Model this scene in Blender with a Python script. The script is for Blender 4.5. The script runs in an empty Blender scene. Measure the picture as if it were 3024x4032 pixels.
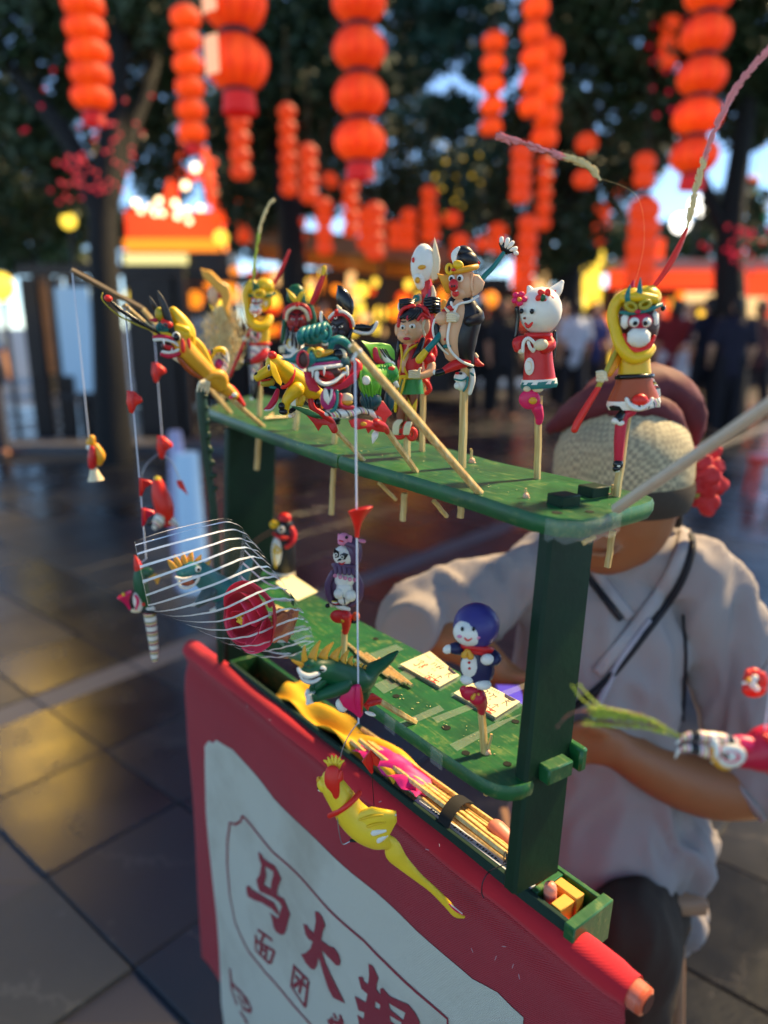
import bpy, bmesh, math, random
import numpy as np
from mathutils import Vector, Matrix, noise
from mathutils.geometry import tessellate_polygon
rnd = random.Random(7)
sc = bpy.context.scene
col = sc.collection
rad = math.radians

# ---------------------------------------------------------------- camera
FPX, CX, CY, PITCH, CAMH = 2900.0, 1512.0, 2016.0, rad(14.5), 1.4
cam_d = bpy.data.cameras.new('camera')
cam = bpy.data.objects.new('camera', cam_d)
col.objects.link(cam)
cam.location = (0, 0, CAMH)
cam.rotation_euler = (math.pi / 2 - PITCH, 0, 0)
cam_d.sensor_fit = 'VERTICAL'
cam_d.sensor_height = 36.0
cam_d.sensor_width = 27.0
cam_d.lens = 36.0 * FPX / 4032.0
cam_d.clip_start = 0.02
cam_d.clip_end = 400
cam_d.dof.use_dof = True
cam_d.dof.focus_distance = 0.775
cam_d.dof.aperture_fstop = 2.0
cam_d.dof.aperture_blades = 0
sc.camera = cam

# ---------------------------------------------------------------- world, sun, exposure
SUN_AZ, SUN_EL = 58.0, 46.0          # azimuth from +Y towards +X
w = bpy.data.worlds.new('World')
sc.world = w
w.use_nodes = True
nt = w.node_tree
bg = nt.nodes['Background']
sky = nt.nodes.new('ShaderNodeTexSky')
sky.sky_type = 'NISHITA'
sky.sun_disc = False
sky.sun_elevation = rad(SUN_EL)
sky.sun_rotation = rad(SUN_AZ)
sky.altitude = 1500
sky.air_density = 0.6
sky.dust_density = 0.0
sky.ozone_density = 6.0
tint = nt.nodes.new('ShaderNodeMix'); tint.data_type = 'RGBA'; tint.blend_type = 'MULTIPLY'; tint.inputs[0].default_value = 1.0
tint.inputs[7].default_value = (1.08, .97, .78, 1)      # evening blue
nt.links.new(sky.outputs[0], tint.inputs[6])
nt.links.new(tint.outputs[2], bg.inputs[0])
bg.inputs[1].default_value = 0.14
sun_d = bpy.data.lights.new('sun', 'SUN')
sun_d.energy = 3.4
sun_d.angle = rad(5)
sun_d.color = (1.0, 0.74, 0.38)
sun = bpy.data.objects.new('sun', sun_d)
col.objects.link(sun)
_el, _az = rad(SUN_EL), rad(SUN_AZ)
SUNDIR = Vector((math.sin(_az) * math.cos(_el), math.cos(_az) * math.cos(_el), math.sin(_el)))
sun.rotation_euler = SUNDIR.to_track_quat('Z', 'Y').to_euler()
sun.location = (6, 5, 8)
sc.view_settings.view_transform = 'Standard'
sc.view_settings.look = 'None'
sc.view_settings.exposure = 1.62
sc.view_settings.gamma = 1.0
sc.view_settings.use_curve_mapping = False
sc.cycles.max_bounces = 8
sc.cycles.transparent_max_bounces = 16
sc.cycles.use_denoising = True
sc.cycles.caustics_reflective = False
sc.cycles.caustics_refractive = False

# ---------------------------------------------------------------- points
V = Vector
C0 = V((0, 0, CAMH))
FW = V((0, math.cos(PITCH), -math.sin(PITCH)))
UP = V((0, math.sin(PITCH), math.cos(PITCH)))
RT = V((1, 0, 0))
def ray(x, y):
    return FW + RT * ((x - CX) / FPX) - UP * ((y - CY) / FPX)
def P(x, y, z):
    return C0 + ray(x, y) * z
def onplane(x, y, pt, n):
    d = ray(x, y)
    return C0 + d * ((pt - C0).dot(n) / d.dot(n))
def ground(x, y, h=0.0):
    return onplane(x, y, V((0, 0, h)), V((0, 0, 1)))
# stand frame: u runs along the shelves to the far end, v towards the vendor, n up (the stand leans 2.6 degrees)
NN = V((math.sin(rad(2.6)), 0, math.cos(rad(2.6))))
_s = P(2298, 2047, .62)
S0 = onplane(2099, 2020, _s, NN)
UU = (onplane(823, 1612, _s, NN) - S0).normalized()
VV = UU.cross(NN)
if VV.x < 0: VV = -VV
def L(a, b, h):
    return S0 + UU * a + VV * b + NN * h
def onsh(x, y, h=0.0):
    return onplane(x, y, S0 + NN * h, NN)
def loc(x, y, h=0.0):
    d = onsh(x, y, h) - S0
    return d.dot(UU), d.dot(VV)

# ---------------------------------------------------------------- materials
MATS = {}
EK = .335      # lamps relative to the exposure
def srgb(r, g, b):
    f = lambda c: (c / 255 / 12.92) if c / 255 <= .04045 else ((c / 255 + .055) / 1.055) ** 2.4
    return (f(r), f(g), f(b), 1)
class N:
    def __init__(s, name):
        s.m = bpy.data.materials.new(name); s.m.use_nodes = True
        s.t = s.m.node_tree; s.b = s.t.nodes['Principled BSDF']
    def node(s, ty, **k):
        n = s.t.nodes.new('ShaderNode' + ty)
        for a, b in k.items():
            if a.startswith('i_'):
                n.inputs[a[2:].replace('_', ' ')].default_value = b
            else: setattr(n, a, b)
        return n
    def link(s, a, b): s.t.links.new(a, b)
    def coord(s, kind='Object'):
        return s.node('TexCoord').outputs[kind]
    def noise(s, scale, detail=3, rough=.55, vec=None, dist=0):
        n = s.node('TexNoise'); n.inputs['Scale'].default_value = scale; n.inputs['Detail'].default_value = detail
        n.inputs['Roughness'].default_value = rough; n.inputs['Distortion'].default_value = dist
        s.link(vec if vec is not None else s.coord(), n.inputs['Vector'])
        return n.outputs['Fac']
    def ramp(s, fac, stops, interp='LINEAR'):
        r = s.node('ValToRGB'); r.color_ramp.interpolation = interp
        e = r.color_ramp.elements
        while len(e) > 1: e.remove(e[-1])
        e[0].position = stops[0][0]; e[0].color = stops[0][1]
        for p, c in stops[1:]:
            q = e.new(p); q.color = c
        s.link(fac, r.inputs[0]); return r.outputs[0]
    def mix(s, fac, a, b, mode='MIX'):
        m = s.node('Mix', data_type='RGBA', blend_type=mode)
        for v, k in ((fac, 0), (a, 6), (b, 7)):
            if hasattr(v, 'is_linked'): s.link(v, m.inputs[k])
            else: m.inputs[k].default_value = v
        return m.outputs[2]
    def bump(s, h, strength=.3, dist=.001):
        b = s.node('Bump'); b.inputs['Strength'].default_value = strength; b.inputs['Distance'].default_value = dist
        s.link(h, b.inputs['Height']); s.link(b.outputs[0], s.b.inputs['Normal'])
    def math(s, op, a, b=0.0):
        m = s.node('Math', operation=op)
        for v, k in ((a, 0), (b, 1)):
            if hasattr(v, 'is_linked'): s.link(v, m.inputs[k])
            else: m.inputs[k].default_value = v
        return m.outputs[0]
def sc4(c, k):
    return (min(c[0] * k, 1), min(c[1] * k, 1), min(c[2] * k, 1), 1)
def dough(name, c, rough=.42, sss=.12, var=.12):
    if name in MATS: return MATS[name]
    k = N(name)
    f = k.noise(55, 3)
    cc = k.mix(f, sc4(c, 1 - var), sc4(c, 1 + var))
    k.link(cc, k.b.inputs['Base Color'])
    r = k.noise(140, 2)
    mr = k.node('MapRange'); mr.inputs[3].default_value = rough - .12; mr.inputs[4].default_value = rough + .1
    k.link(r, mr.inputs[0]); k.link(mr.outputs[0], k.b.inputs['Roughness'])
    k.b.inputs['Specular IOR Level'].default_value = .45
    k.b.inputs['Subsurface Weight'].default_value = sss
    k.b.inputs['Subsurface Radius'].default_value = (1, .5, .3)
    k.b.inputs['Subsurface Scale'].default_value = .003
    k.bump(k.noise(420, 3), .12, .0008)
    MATS[name] = k.m
    return k.m
def plain(name, c, rough=.6, var=.1, scale=40, bump=.15, bscale=300, metal=0, spec=.4):
    if name in MATS: return MATS[name]
    k = N(name)
    k.link(k.mix(k.noise(scale, 4), sc4(c, 1 - var), sc4(c, 1 + var)), k.b.inputs['Base Color'])
    k.b.inputs['Roughness'].default_value = rough
    k.b.inputs['Metallic'].default_value = metal
    k.b.inputs['Specular IOR Level'].default_value = spec
    if bump: k.bump(k.noise(bscale, 3), bump, .001)
    MATS[name] = k.m
    return k.m
def glow(name, c, e, base=None):
    if name in MATS: return MATS[name]
    k = N(name)
    k.b.inputs['Base Color'].default_value = base or c
    k.b.inputs['Roughness'].default_value = .6
    k.b.inputs['Emission Color'].default_value = c
    k.b.inputs['Emission Strength'].default_value = e * EK
    MATS[name] = k.m
    return k.m
def marble(name, cols, scale, rough=.35, dist=2.5, dirn='DIAGONAL'):
    if name in MATS: return MATS[name]
    k = N(name)
    wv = k.node('TexWave', wave_type='BANDS', bands_direction=dirn)
    wv.inputs['Scale'].default_value = scale; wv.inputs['Distortion'].default_value = dist
    wv.inputs['Detail'].default_value = 1; wv.inputs['Detail Scale'].default_value = .6
    k.link(k.coord(), wv.inputs['Vector'])
    n = len(cols)
    k.link(k.ramp(wv.outputs['Fac'], [(i / n, c) for i, c in enumerate(cols)], 'CONSTANT'), k.b.inputs['Base Color'])
    k.b.inputs['Roughness'].default_value = rough
    k.bump(k.noise(300, 2), .1, .001)
    MATS[name] = k.m
    return k.m

D = {}
for nm, c in dict(yellow=(232, 186, 20), orange=(236, 150, 24), gold=(226, 160, 40), white=(236, 230, 214), cream=(232, 212, 172), red=(206, 30, 30),
                  crimson=(196, 22, 56), scarlet=(228, 40, 24), black=(22, 20, 24), green=(40, 132, 50), dgreen=(14, 84, 46), teal=(20, 116, 110),
                  dteal=(12, 66, 72), skin=(228, 176, 132), pink=(222, 130, 160), magenta=(170, 40, 100), purple=(92, 62, 92), navy=(30, 34, 74),
                  indigo=(58, 52, 118), brown=(132, 62, 22), dbrown=(74, 30, 20), facered=(150, 22, 20), facedark=(48, 38, 44), lime=(98, 168, 40),
                  lyellow=(246, 206, 48), olive=(176, 158, 40), hotpink=(226, 28, 92), grey=(120, 112, 110), rust=(168, 74, 24)).items():
    D[nm] = dough('dough ' + nm, srgb(*c))
D['gloss'] = dough('dough glossy black', srgb(16, 15, 18), rough=.22)
_w, _k, _r, _y, _p = srgb(236, 230, 214), srgb(24, 22, 26), srgb(200, 30, 40), srgb(226, 196, 60), srgb(214, 60, 120)
D['swirl'] = marble('dough striped swirl', [_w, _k, _w, _p, _w, _y, _w, _k, _w], 13, dist=2)
D['swirl2'] = marble('dough striped tail', [_w, _k, _y, _w, _r, _k, _w], 11, dist=1, dirn='Z')
D['swirl3'] = marble('dough marbled beak', [_k, _w, _p, _w, _y, _w, _r, _w], 12, dist=1.2, dirn='X')

# ---------------------------------------------------------------- mesh shapes: every function gives (verts, faces)
def xf(seg):
    return [(math.cos(2 * math.pi * i / seg), math.sin(2 * math.pi * i / seg)) for i in range(seg)]
def ell(c, ax, ay, az, seg=16, rings=10):
    vs = [c + az]; fs = []
    for j in range(1, rings):
        t = math.pi * j / rings
        for (ca, sa) in xf(seg):
            vs.append(c + az * math.cos(t) + (ax * ca + ay * sa) * math.sin(t))
    vs.append(c - az)
    for i in range(seg):
        fs.append((0, 1 + i, 1 + (i + 1) % seg))
        for j in range(rings - 2):
            a, b = 1 + j * seg + i, 1 + j * seg + (i + 1) % seg
            fs.append((a, a + seg, b + seg, b))
        k = 1 + (rings - 2) * seg
        fs.append((len(vs) - 1, k + (i + 1) % seg, k + i))
    return vs, fs
def smooth_path(pts, rs, sub):
    n = len(pts)
    if n < 3 or sub < 2: return list(pts), list(rs)
    op, orr = [], []
    for i in range(n - 1):
        p0, p1, p2, p3 = pts[max(i - 1, 0)], pts[i], pts[i + 1], pts[min(i + 2, n - 1)]
        r0, r1, r2, r3 = rs[max(i - 1, 0)], rs[i], rs[i + 1], rs[min(i + 2, n - 1)]
        for k in range(sub):
            t = k / sub
            h = lambda a, b, c, d: .5 * ((2 * b) + (c - a) * t + (2 * a - 5 * b + 4 * c - d) * t * t + (3 * b - a - 3 * c + d) * t ** 3)
            op.append(h(p0, p1, p2, p3)); orr.append(max(h(r0, r1, r2, r3), 1e-5))
    op.append(pts[-1]); orr.append(rs[-1])
    return op, orr
def tube(pts, rs, seg=10, sub=4, flat=None, fk=1.0, closed=False, cap=True):
    """rounded tube through pts; flat = direction along which the section is scaled by fk"""
    pts = [V(p) for p in pts]
    if not hasattr(rs, '__len__'): rs = [rs] * len(pts)
    if closed:
        pts = pts + [pts[0]]; rs = list(rs) + [rs[0]]
    pts, rs = smooth_path(pts, rs, sub)
    if closed: pts, rs = pts[:-1], rs[:-1]
    n = len(pts)
    tg = []
    for i in range(n):
        a = pts[(i - 1) % n] if closed else pts[max(i - 1, 0)]
        b = pts[(i + 1) % n] if closed else pts[min(i + 1, n - 1)]
        d = b - a
        tg.append(d.normalized() if d.length > 1e-9 else V((0, 0, 1)))
    if cap and not closed:   # rounded ends
        def endcap(p, d, r): return [(p + d * (r * s), r * c) for s, c in ((.45, .89), (.78, .62), (.97, .24))]
        e = endcap(pts[-1], tg[-1], rs[-1]); b = endcap(pts[0], -tg[0], rs[0])[::-1]
        pts = [q[0] for q in b] + pts + [q[0] for q in e]
        rs = [q[1] for q in b] + list(rs) + [q[1] for q in e]
        tg = [tg[0]] * 3 + tg + [tg[-1]] * 3
        n = len(pts)
    x = tg[0].orthogonal().normalized()
    vs, fs = [], []
    cs = xf(seg)
    for i in range(n):
        x = (x - tg[i] * x.dot(tg[i]))
        x = x.normalized() if x.length > 1e-6 else tg[i].orthogonal().normalized()
        y = tg[i].cross(x)
        for ca, sa in cs:
            o = (x * ca + y * sa) * rs[i]
            if flat is not None: o = o + flat * (o.dot(flat) * (fk - 1))
            vs.append(pts[i] + o)
    m = n if closed else n - 1
    for i in range(m):
        for k in range(seg):
            a = i * seg + k; b = i * seg + (k + 1) % seg
            c = ((i + 1) % n) * seg + (k + 1) % seg; d = ((i + 1) % n) * seg + k
            fs.append((a, b, c, d))
    if not closed:
        fs.append(tuple(range(seg - 1, -1, -1))); fs.append(tuple(range((n - 1) * seg, n * seg)))
    return vs, fs
def lathe(c, up, prof, ax, ay, seg=24, wav=0, wn=8, wlo=0.5, close=True):
    """prof: (height, radius) up the axis; ax, ay unit-ish radial vectors; wav ruffles the lower part"""
    vs, fs = [], []
    n = len(prof)
    for j, (h, r) in enumerate(prof):
        for i in range(seg):
            a = 2 * math.pi * i / seg
            k = 1 + wav * math.sin(wn * a) * (max(0, j / max(n - 1, 1) - wlo) / (1 - wlo) if wlo < 1 else 1)
            vs.append(c + up * h + (ax * math.cos(a) + ay * math.sin(a)) * (r * k))
    for j in range(n - 1):
        for i in range(seg):
            a, b = j * seg + i, j * seg + (i + 1) % seg
            fs.append((a, b, b + seg, a + seg))
    if close:
        fs.append(tuple(range(seg - 1, -1, -1))); fs.append(tuple(range((n - 1) * seg, n * seg)))
    return vs, fs
def box(c, ax, ay, az, bev=0.12):
    """chamfered box; ax, ay, az half extents as vectors"""
    lx, ly, lz = ax.length, ay.length, az.length
    b = bev * min(lx, ly, lz)
    kx, ky, kz = 1 - b / lx, 1 - b / ly, 1 - b / lz
    vs = []; ids = {}
    for sx in (-1, 1):
        for sy in (-1, 1):
            for sz in (-1, 1):
                for q in range(3):
                    ids[(sx, sy, sz, q)] = len(vs)
                    fx, fy, fz = (1 if q == 0 else kx), (1 if q == 1 else ky), (1 if q == 2 else kz)
                    vs.append(c + ax * (sx * fx) + ay * (sy * fy) + az * (sz * fz))
    fs = []
    def face(l): fs.append(tuple(l))
    for s in (-1, 1):
        face([ids[(s, a, b_, 0)] for a, b_ in ((-1, -1), (1, -1), (1, 1), (-1, 1))][::s])
        face([ids[(a, s, b_, 1)] for a, b_ in ((-1, -1), (-1, 1), (1, 1), (1, -1))][::s])
        face([ids[(a, b_, s, 2)] for a, b_ in ((-1, -1), (1, -1), (1, 1), (-1, 1))][::s])
    for a in (-1, 1):
        for b_ in (-1, 1):
            face([ids[(a, b_, -1, 0)], ids[(a, b_, 1, 0)], ids[(a, b_, 1, 1)], ids[(a, b_, -1, 1)]])
            face([ids[(a, -1, b_, 0)], ids[(a, 1, b_, 0)], ids[(a, 1, b_, 2)], ids[(a, -1, b_, 2)]])
            face([ids[(-1, a, b_, 1)], ids[(1, a, b_, 1)], ids[(1, a, b_, 2)], ids[(-1, a, b_, 2)]])
            for s in (-1, 1):
                face([ids[(a, b_, s, q)] for q in range(3)])
    return vs, fs
def plate(pts, nrm, th, inset=.3):
    """closed outline (world points) made into a puffed plate of thickness th along nrm"""
    pts = [V(p) for p in pts]; n = len(pts)
    nrm = nrm.normalized()
    cen = sum(pts, V((0, 0, 0))) / n
    inn = []
    area = sum(((pts[i] - cen).cross(pts[(i + 1) % n] - cen)).dot(nrm) for i in range(n))
    sg = 1 if area > 0 else -1
    for i in range(n):
        e1 = (pts[i] - pts[i - 1]).normalized(); e2 = (pts[(i + 1) % n] - pts[i]).normalized()
        m = nrm.cross(e1) + nrm.cross(e2)
        m = m.normalized() if m.length > 1e-6 else nrm.cross(e1)
        inn.append(pts[i] + m * (sg * th * inset))
    rings = [[p - nrm * th * .5 for p in inn], [p - nrm * th * .2 for p in pts], [p + nrm * th * .2 for p in pts], [p + nrm * th * .5 for p in inn]]
    vs = [q for r in rings for q in r]; fs = []
    for j in range(3):
        for i in range(n):
            a, b = j * n + i, j * n + (i + 1) % n
            fs.append((a, b, b + n, a + n))
    for base, rv in ((0, True), (3 * n, False)):
        tri = tessellate_polygon([rings[0 if base == 0 else 3]])
        for t in tri:
            t = [base + q for q in t]
            fs.append(tuple(t[::-1] if rv else t))
    return vs, fs
def sheet(fn, nu, nv, th=0.0):
    """grid surface fn(a, b) with a, b in 0..1; th>0 closes it into a thin solid (normal by finite difference)"""
    g = [[fn(i / nu, j / nv) for j in range(nv + 1)] for i in range(nu + 1)]
    W = nv + 1
    vs = [p for r in g for p in r]; fs = []
    for i in range(nu):
        for j in range(nv):
            a = i * W + j; fs.append((a, a + W, a + W + 1, a + 1))
    if th:
        n0 = len(vs); ext = []
        for i in range(nu + 1):
            for j in range(nv + 1):
                du = g[min(i + 1, nu)][j] - g[max(i - 1, 0)][j]; dv = g[i][min(j + 1, nv)] - g[i][max(j - 1, 0)]
                nn = du.cross(dv); nn = nn.normalized() if nn.length > 1e-12 else V((0, 0, 1))
                ext.append(g[i][j] - nn * th)
        vs += ext
        fs += [tuple(n0 + k for k in f[::-1]) for f in fs]
        rim = [j for j in range(nv)] + [i * W + nv for i in range(nu)] + [nu * W + j for j in range(nv, 0, -1)] + [i * W for i in range(nu, 0, -1)]
        for k in range(len(rim)):
            a, b = rim[k], rim[(k + 1) % len(rim)]
            fs.append((a, b, b + n0, a + n0))
    return vs, fs

# ---------------------------------------------------------------- objects
def build(name, shapes, mat, parent=None, ang=38, origin=None, mats=None):
    """one mesh object out of several shapes"""
    vs, fs, mi = [], [], []
    if shapes and not isinstance(shapes, list): shapes = [shapes]
    for s in shapes:
        o = len(vs); vs += list(s[0]); fs += [tuple(o + k for k in f) for f in s[1]]
        mi += [s[2] if len(s) > 2 else 0] * len(s[1])
    org = origin if origin is not None else (parent.matrix_world.translation if parent is not None else V((0, 0, 0)))
    me = bpy.data.meshes.new(name)
    me.from_pydata([tuple(V(v) - org) for v in vs], [], fs)
    me.materials.append(mat)
    if mats:
        for m in mats: me.materials.append(m)
        me.polygons.foreach_set('material_index', mi)
    me.update()
    bm = bmesh.new(); bm.from_mesh(me); bmesh.ops.recalc_face_normals(bm, faces=bm.faces); bm.to_mesh(me); bm.free()
    me.polygons.foreach_set('use_smooth', [True] * len(me.polygons))
    if ang < 180: me.set_sharp_from_angle(angle=rad(ang))
    o = bpy.data.objects.new(name, me)
    col.objects.link(o)
    if parent is not None:
        o.parent = parent
        if origin is not None: o.location = origin - parent.matrix_world.translation
    elif origin is not None: o.location = origin
    elif origin is None and parent is None:
        o.location = org
    o.matrix_world = Matrix.Translation(org)
    return o
def empty(name, at, label, cat, group=None):
    o = bpy.data.objects.new(name, None)
    o.empty_display_size = .02
    col.objects.link(o)
    o.location = at
    o.matrix_world = Matrix.Translation(at)
    tag(o, label, cat, group)
    return o
def tag(o, label=None, cat=None, group=None, kind=None):
    if label: o['label'] = label
    if cat: o['category'] = cat
    if group: o['group'] = group
    if kind: o['kind'] = kind
    return o
class Fig:
    """a small thing traced on an upright plane through its foot; sizes in photo pixels at its own distance"""
    def __init__(s, name, label, cat, foot, nrm=None, group=None, crop=(0, 0, 1.0)):
        s.foot = V(foot); s.cr = crop
        s.n = (nrm if nrm is not None else V((0, 1, 0))).normalized()
        s.o = empty(name, s.foot, label, cat, group)
        s.k = (s.foot - C0).dot(FW) / FPX / crop[2]
        s.ex, s.ey, s.ez = RT, V((0, 0, 1)), V((0, -1, 0))
    def p(s, x, y, d=0):
        d0 = ray(s.cr[0] + x / s.cr[2], s.cr[1] + y / s.cr[2])
        t = (s.foot - C0).dot(s.n) / d0.dot(s.n)
        return C0 + d0 * (t - d * s.k)
    def kk(s, x, y):
        d0 = ray(s.cr[0] + x / s.cr[2], s.cr[1] + y / s.cr[2])
        return (s.foot - C0).dot(s.n) / d0.dot(s.n) / FPX / s.cr[2]
    def E(s, x, y, rx, ry=None, d=0, rd=None, rot=0, seg=16, rings=10):
        ry = rx if ry is None else ry
        rd = (min(rx, ry) if rd is None else rd)
        k = s.kk(x, y); a = rad(rot)
        ax = (s.ex * math.cos(a) + s.ey * math.sin(a)) * (rx * k)
        ay = (-s.ex * math.sin(a) + s.ey * math.cos(a)) * (ry * k)
        return ell(s.p(x, y, d), ax, s.ez * (rd * k), ay, seg, rings)
    def T(s, pts, r, seg=10, sub=4, fk=1.0, closed=False):
        ps = [s.p(*q) for q in pts]
        ks = [s.kk(q[0], q[1]) for q in pts]
        rs = [(r[i] if hasattr(r, '__len__') else r) * ks[i] for i in range(len(pts))]
        return tube(ps, rs, seg, sub, s.ez if fk != 1 else None, fk, closed)
    def Pl(s, pts, d=0, th=14, inset=.3):
        x0 = sum(q[0] for q in pts) / len(pts); y0 = sum(q[1] for q in pts) / len(pts)
        return plate([s.p(q[0], q[1], q[2] if len(q) > 2 else d) for q in pts], -s.ez, th * s.kk(x0, y0), inset)
    def ring(s, x, y, R, r, d=0, ry=None, tilt=0, n=10):
        ry = R if ry is None else ry
        pts = []
        for i in range(n):
            a = 2 * math.pi * i / n
            pts.append((x + R * math.cos(a), y - ry * math.sin(a) + tilt * math.cos(a), d))
        return s.T(pts, r, 8, 2, closed=True)
    def hoop(s, x, y, R, r, d=0, dep=.7, tilt=0, n=14):
        """a ring lying flat round an upright body"""
        pts = [(x + R * math.cos(2 * math.pi * i / n), y + tilt * math.cos(2 * math.pi * i / n), d + R * dep * math.sin(2 * math.pi * i / n)) for i in range(n)]
        return s.T(pts, r, 8, 2, closed=True)
    def La(s, x0, y0, x1, y1, prof, d=0, dep=.75, seg=22, wav=0, wn=9, wlo=.5):
        """turned body from (x0,y0) to (x1,y1); prof = (0..1, radius px)"""
        a, b = s.p(x0, y0, d), s.p(x1, y1, d); up = (b - a); h = up.length; up.normalize()
        k = s.kk(x0, y0)
        ax = (s.ex - up * s.ex.dot(up)).normalized(); ay = up.cross(ax)
        return lathe(a, up, [(t * h, r * k) for t, r in prof], ax, ay * dep, seg, wav, wn, wlo)
    def bx(s, x, y, hx, hy, hd, d=0, rot=0, bev=.5):
        k = s.kk(x, y); a = rad(rot)
        ax = (s.ex * math.cos(a) + s.ey * math.sin(a)) * (hx * k)
        ay = (-s.ex * math.sin(a) + s.ey * math.cos(a)) * (hy * k)
        return box(s.p(x, y, d), ax, ay, s.ez * (hd * k), bev)
    def part(s, name, mat, *shapes, parent=None, ang=50, label=None):
        sh = []
        for q in shapes: sh += q if isinstance(q, list) else [q]
        o = build(name, sh, D[mat] if isinstance(mat, str) else mat, parent or s.o, ang, origin=s.o.matrix_world.translation)
        if label: o['label'] = label
        return o
    def calla(s, throat, mouth, R, mat='red', spad='gold', stem=None, rd=.75, facing=(0, 0, 1), curl=.35, nm='flower'):
        """funnel flower: throat/mouth (x,y,d)"""
        a, b = s.p(*throat), s.p(*mouth); k = s.kk(mouth[0], mouth[1])
        up = (b - a).normalized(); h = (b - a).length
        ax = s.ex - up * s.ex.dot(up)
        if ax.length < .2: ax = s.ey - up * s.ey.dot(up)
        ax.normalize(); ay = up.cross(ax)
        Rm = R * k
        prof = [(0, .16), (.25, .2), (.5, .34), (.75, .62), (.92, .92), (1.0, 1.0)]
        inn = [(1.02, .9), (.9, .78), (.7, .5), (.45, .24), (.2, .08)]
        vs, fs = [], []; seg = 20
        pr = prof + inn
        for t, r in pr:
            for i in range(seg):
                an = 2 * math.pi * i / seg
                lip = 1 + curl * math.cos(an) * max(0, t - .5)
                vs.append(a + up * (h * t * (1 + curl * .5 * math.cos(an + .6) * max(0, t - .4))) + (ax * math.cos(an) + ay * math.sin(an)) * (Rm * r * lip))
        for j in range(len(pr) - 1):
            for i in range(seg):
                q, z = j * seg + i, j * seg + (i + 1) % seg
                fs.append((q, z, z + seg, q + seg))
        fs.append(tuple(range(seg - 1, -1, -1))); fs.append(tuple(range((len(pr) - 1) * seg, len(pr) * seg)))
        f = s.part(nm, mat, (vs, fs))
        if spad:
            s.part('spadix', spad, tube([a + up * h * .45, b + up * h * .06], [Rm * .26, Rm * .2], 8, 2), parent=f)
        return f
def bamboo():
    if 'bamboo' in MATS: return MATS['bamboo']
    k = N('split bamboo stick')
    mp = k.node('Mapping'); mp.inputs['Scale'].default_value = (260, 260, 18)
    k.link(k.coord(), mp.inputs['Vector'])
    f = k.noise(1, 4, .6, mp.outputs[0])
    k.link(k.ramp(f, [(.3, srgb(186, 140, 76)), (.5, srgb(214, 176, 108)), (.72, srgb(232, 204, 146))]), k.b.inputs['Base Color'])
    k.b.inputs['Roughness'].default_value = .5
    k.bump(f, .25, .0006)
    MATS['bamboo'] = k.m
    return k.m
def stick_shape(a, b, hw, ht=None, tap=1.0):
    """square stick from a to b, half width hw"""
    ht = ht or hw * .8
    d = (b - a).normalized(); x = d.cross(V((.3, 1, .1))).normalized(); x = (x * .86 + d.cross(x) * .5).normalized(); y = d.cross(x)
    vs = []
    m = 5
    for j in range(m + 1):
        q = a.lerp(b, j / m); k = 1 + (tap - 1) * j / m
        wob = .0004 * math.sin(j * 2.1 + a.x * 90)
        for sx, sy in ((-1, -.7), (-.7, -1), (.7, -1), (1, -.7), (1, .7), (.7, 1), (-.7, 1), (-1, .7)):
            vs.append(q + x * (sx * hw * k + wob) + y * (sy * ht * k))
    fs = [tuple(range(7, -1, -1)), tuple(range(m * 8, m * 8 + 8))]
    for j in range(m):
        for i in range(8):
            p, r = j * 8 + i, j * 8 + (i + 1) % 8
            fs.append((p, r, r + 8, p + 8))
    return vs, fs
# ================================================================ the setting
# ---------------------------------------------------------------- ground and paving slabs
def stone(name, c, rough, var=.25, vein=.0, vc=None):
    k = N(name); vein *= .3
    f = k.mix(.4, k.noise(9, 6, .65), k.noise(120, 4, .7))
    base = k.ramp(f, [(.3, sc4(c, 1 - var)), (.7, sc4(c, 1 + var))])
    if vein:
        n2 = k.noise(1.6, 6, .62, dist=.3)
        v = k.ramp(n2, [(.485, (0, 0, 0, 1)), (.5, (1, 1, 1, 1)), (.515, (0, 0, 0, 1))])
        base = k.mix(k.math('MULTIPLY', v, vein), base, vc)
    k.link(base, k.b.inputs['Base Color'])
    mr = k.node('MapRange'); mr.inputs[3].default_value = rough - .1; mr.inputs[4].default_value = rough + .14
    k.link(k.noise(5, 4), mr.inputs[0]); k.link(mr.outputs[0], k.b.inputs['Roughness'])
    k.b.inputs['Specular IOR Level'].default_value = .5
    k.bump(k.noise(70, 5), .25, .002)
    return k.m
SL_D = [stone('dark paving stone', srgb(22, 25, 32), .34, .25, .5, srgb(120, 112, 104)),
        stone('charcoal paving stone', srgb(18, 21, 28), .22, .25, .4, srgb(104, 98, 96)),
        stone('brown grey paving stone', srgb(28, 29, 34), .28, .25, .5, srgb(138, 126, 110))]
SL_L = stone('pale granite paving stone', srgb(56, 58, 57), .42, .16, .3, srgb(160, 158, 150))
SL_S = stone('pale border stone', srgb(80, 78, 82), .5, .14)
gm = N('joint sand and far paving')
br = gm.node('TexBrick'); br.inputs['Scale'].default_value = 1.0
br.inputs['Brick Width'].default_value = .42; br.inputs['Row Height'].default_value = .40; br.inputs['Mortar Size'].default_value = .006
br.inputs['Color1'].default_value = srgb(56, 55, 60); br.inputs['Color2'].default_value = srgb(76, 72, 70); br.inputs['Mortar'].default_value = srgb(70, 64, 56)
gm.link(gm.coord(), br.inputs['Vector']); gm.link(br.outputs[0], gm.b.inputs['Base Color'])
gm.b.inputs['Roughness'].default_value = .42
gr = build('ground', [([V((-90, -12, 0)), V((90, -12, 0)), V((90, 160, 0)), V((-90, 160, 0))], [(0, 1, 2, 3)])], gm.m)
gr['kind'] = 'structure'
E1 = V((.755, -.655, 0)).normalized(); E2 = V((.655, .755, 0)).normalized()
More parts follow.
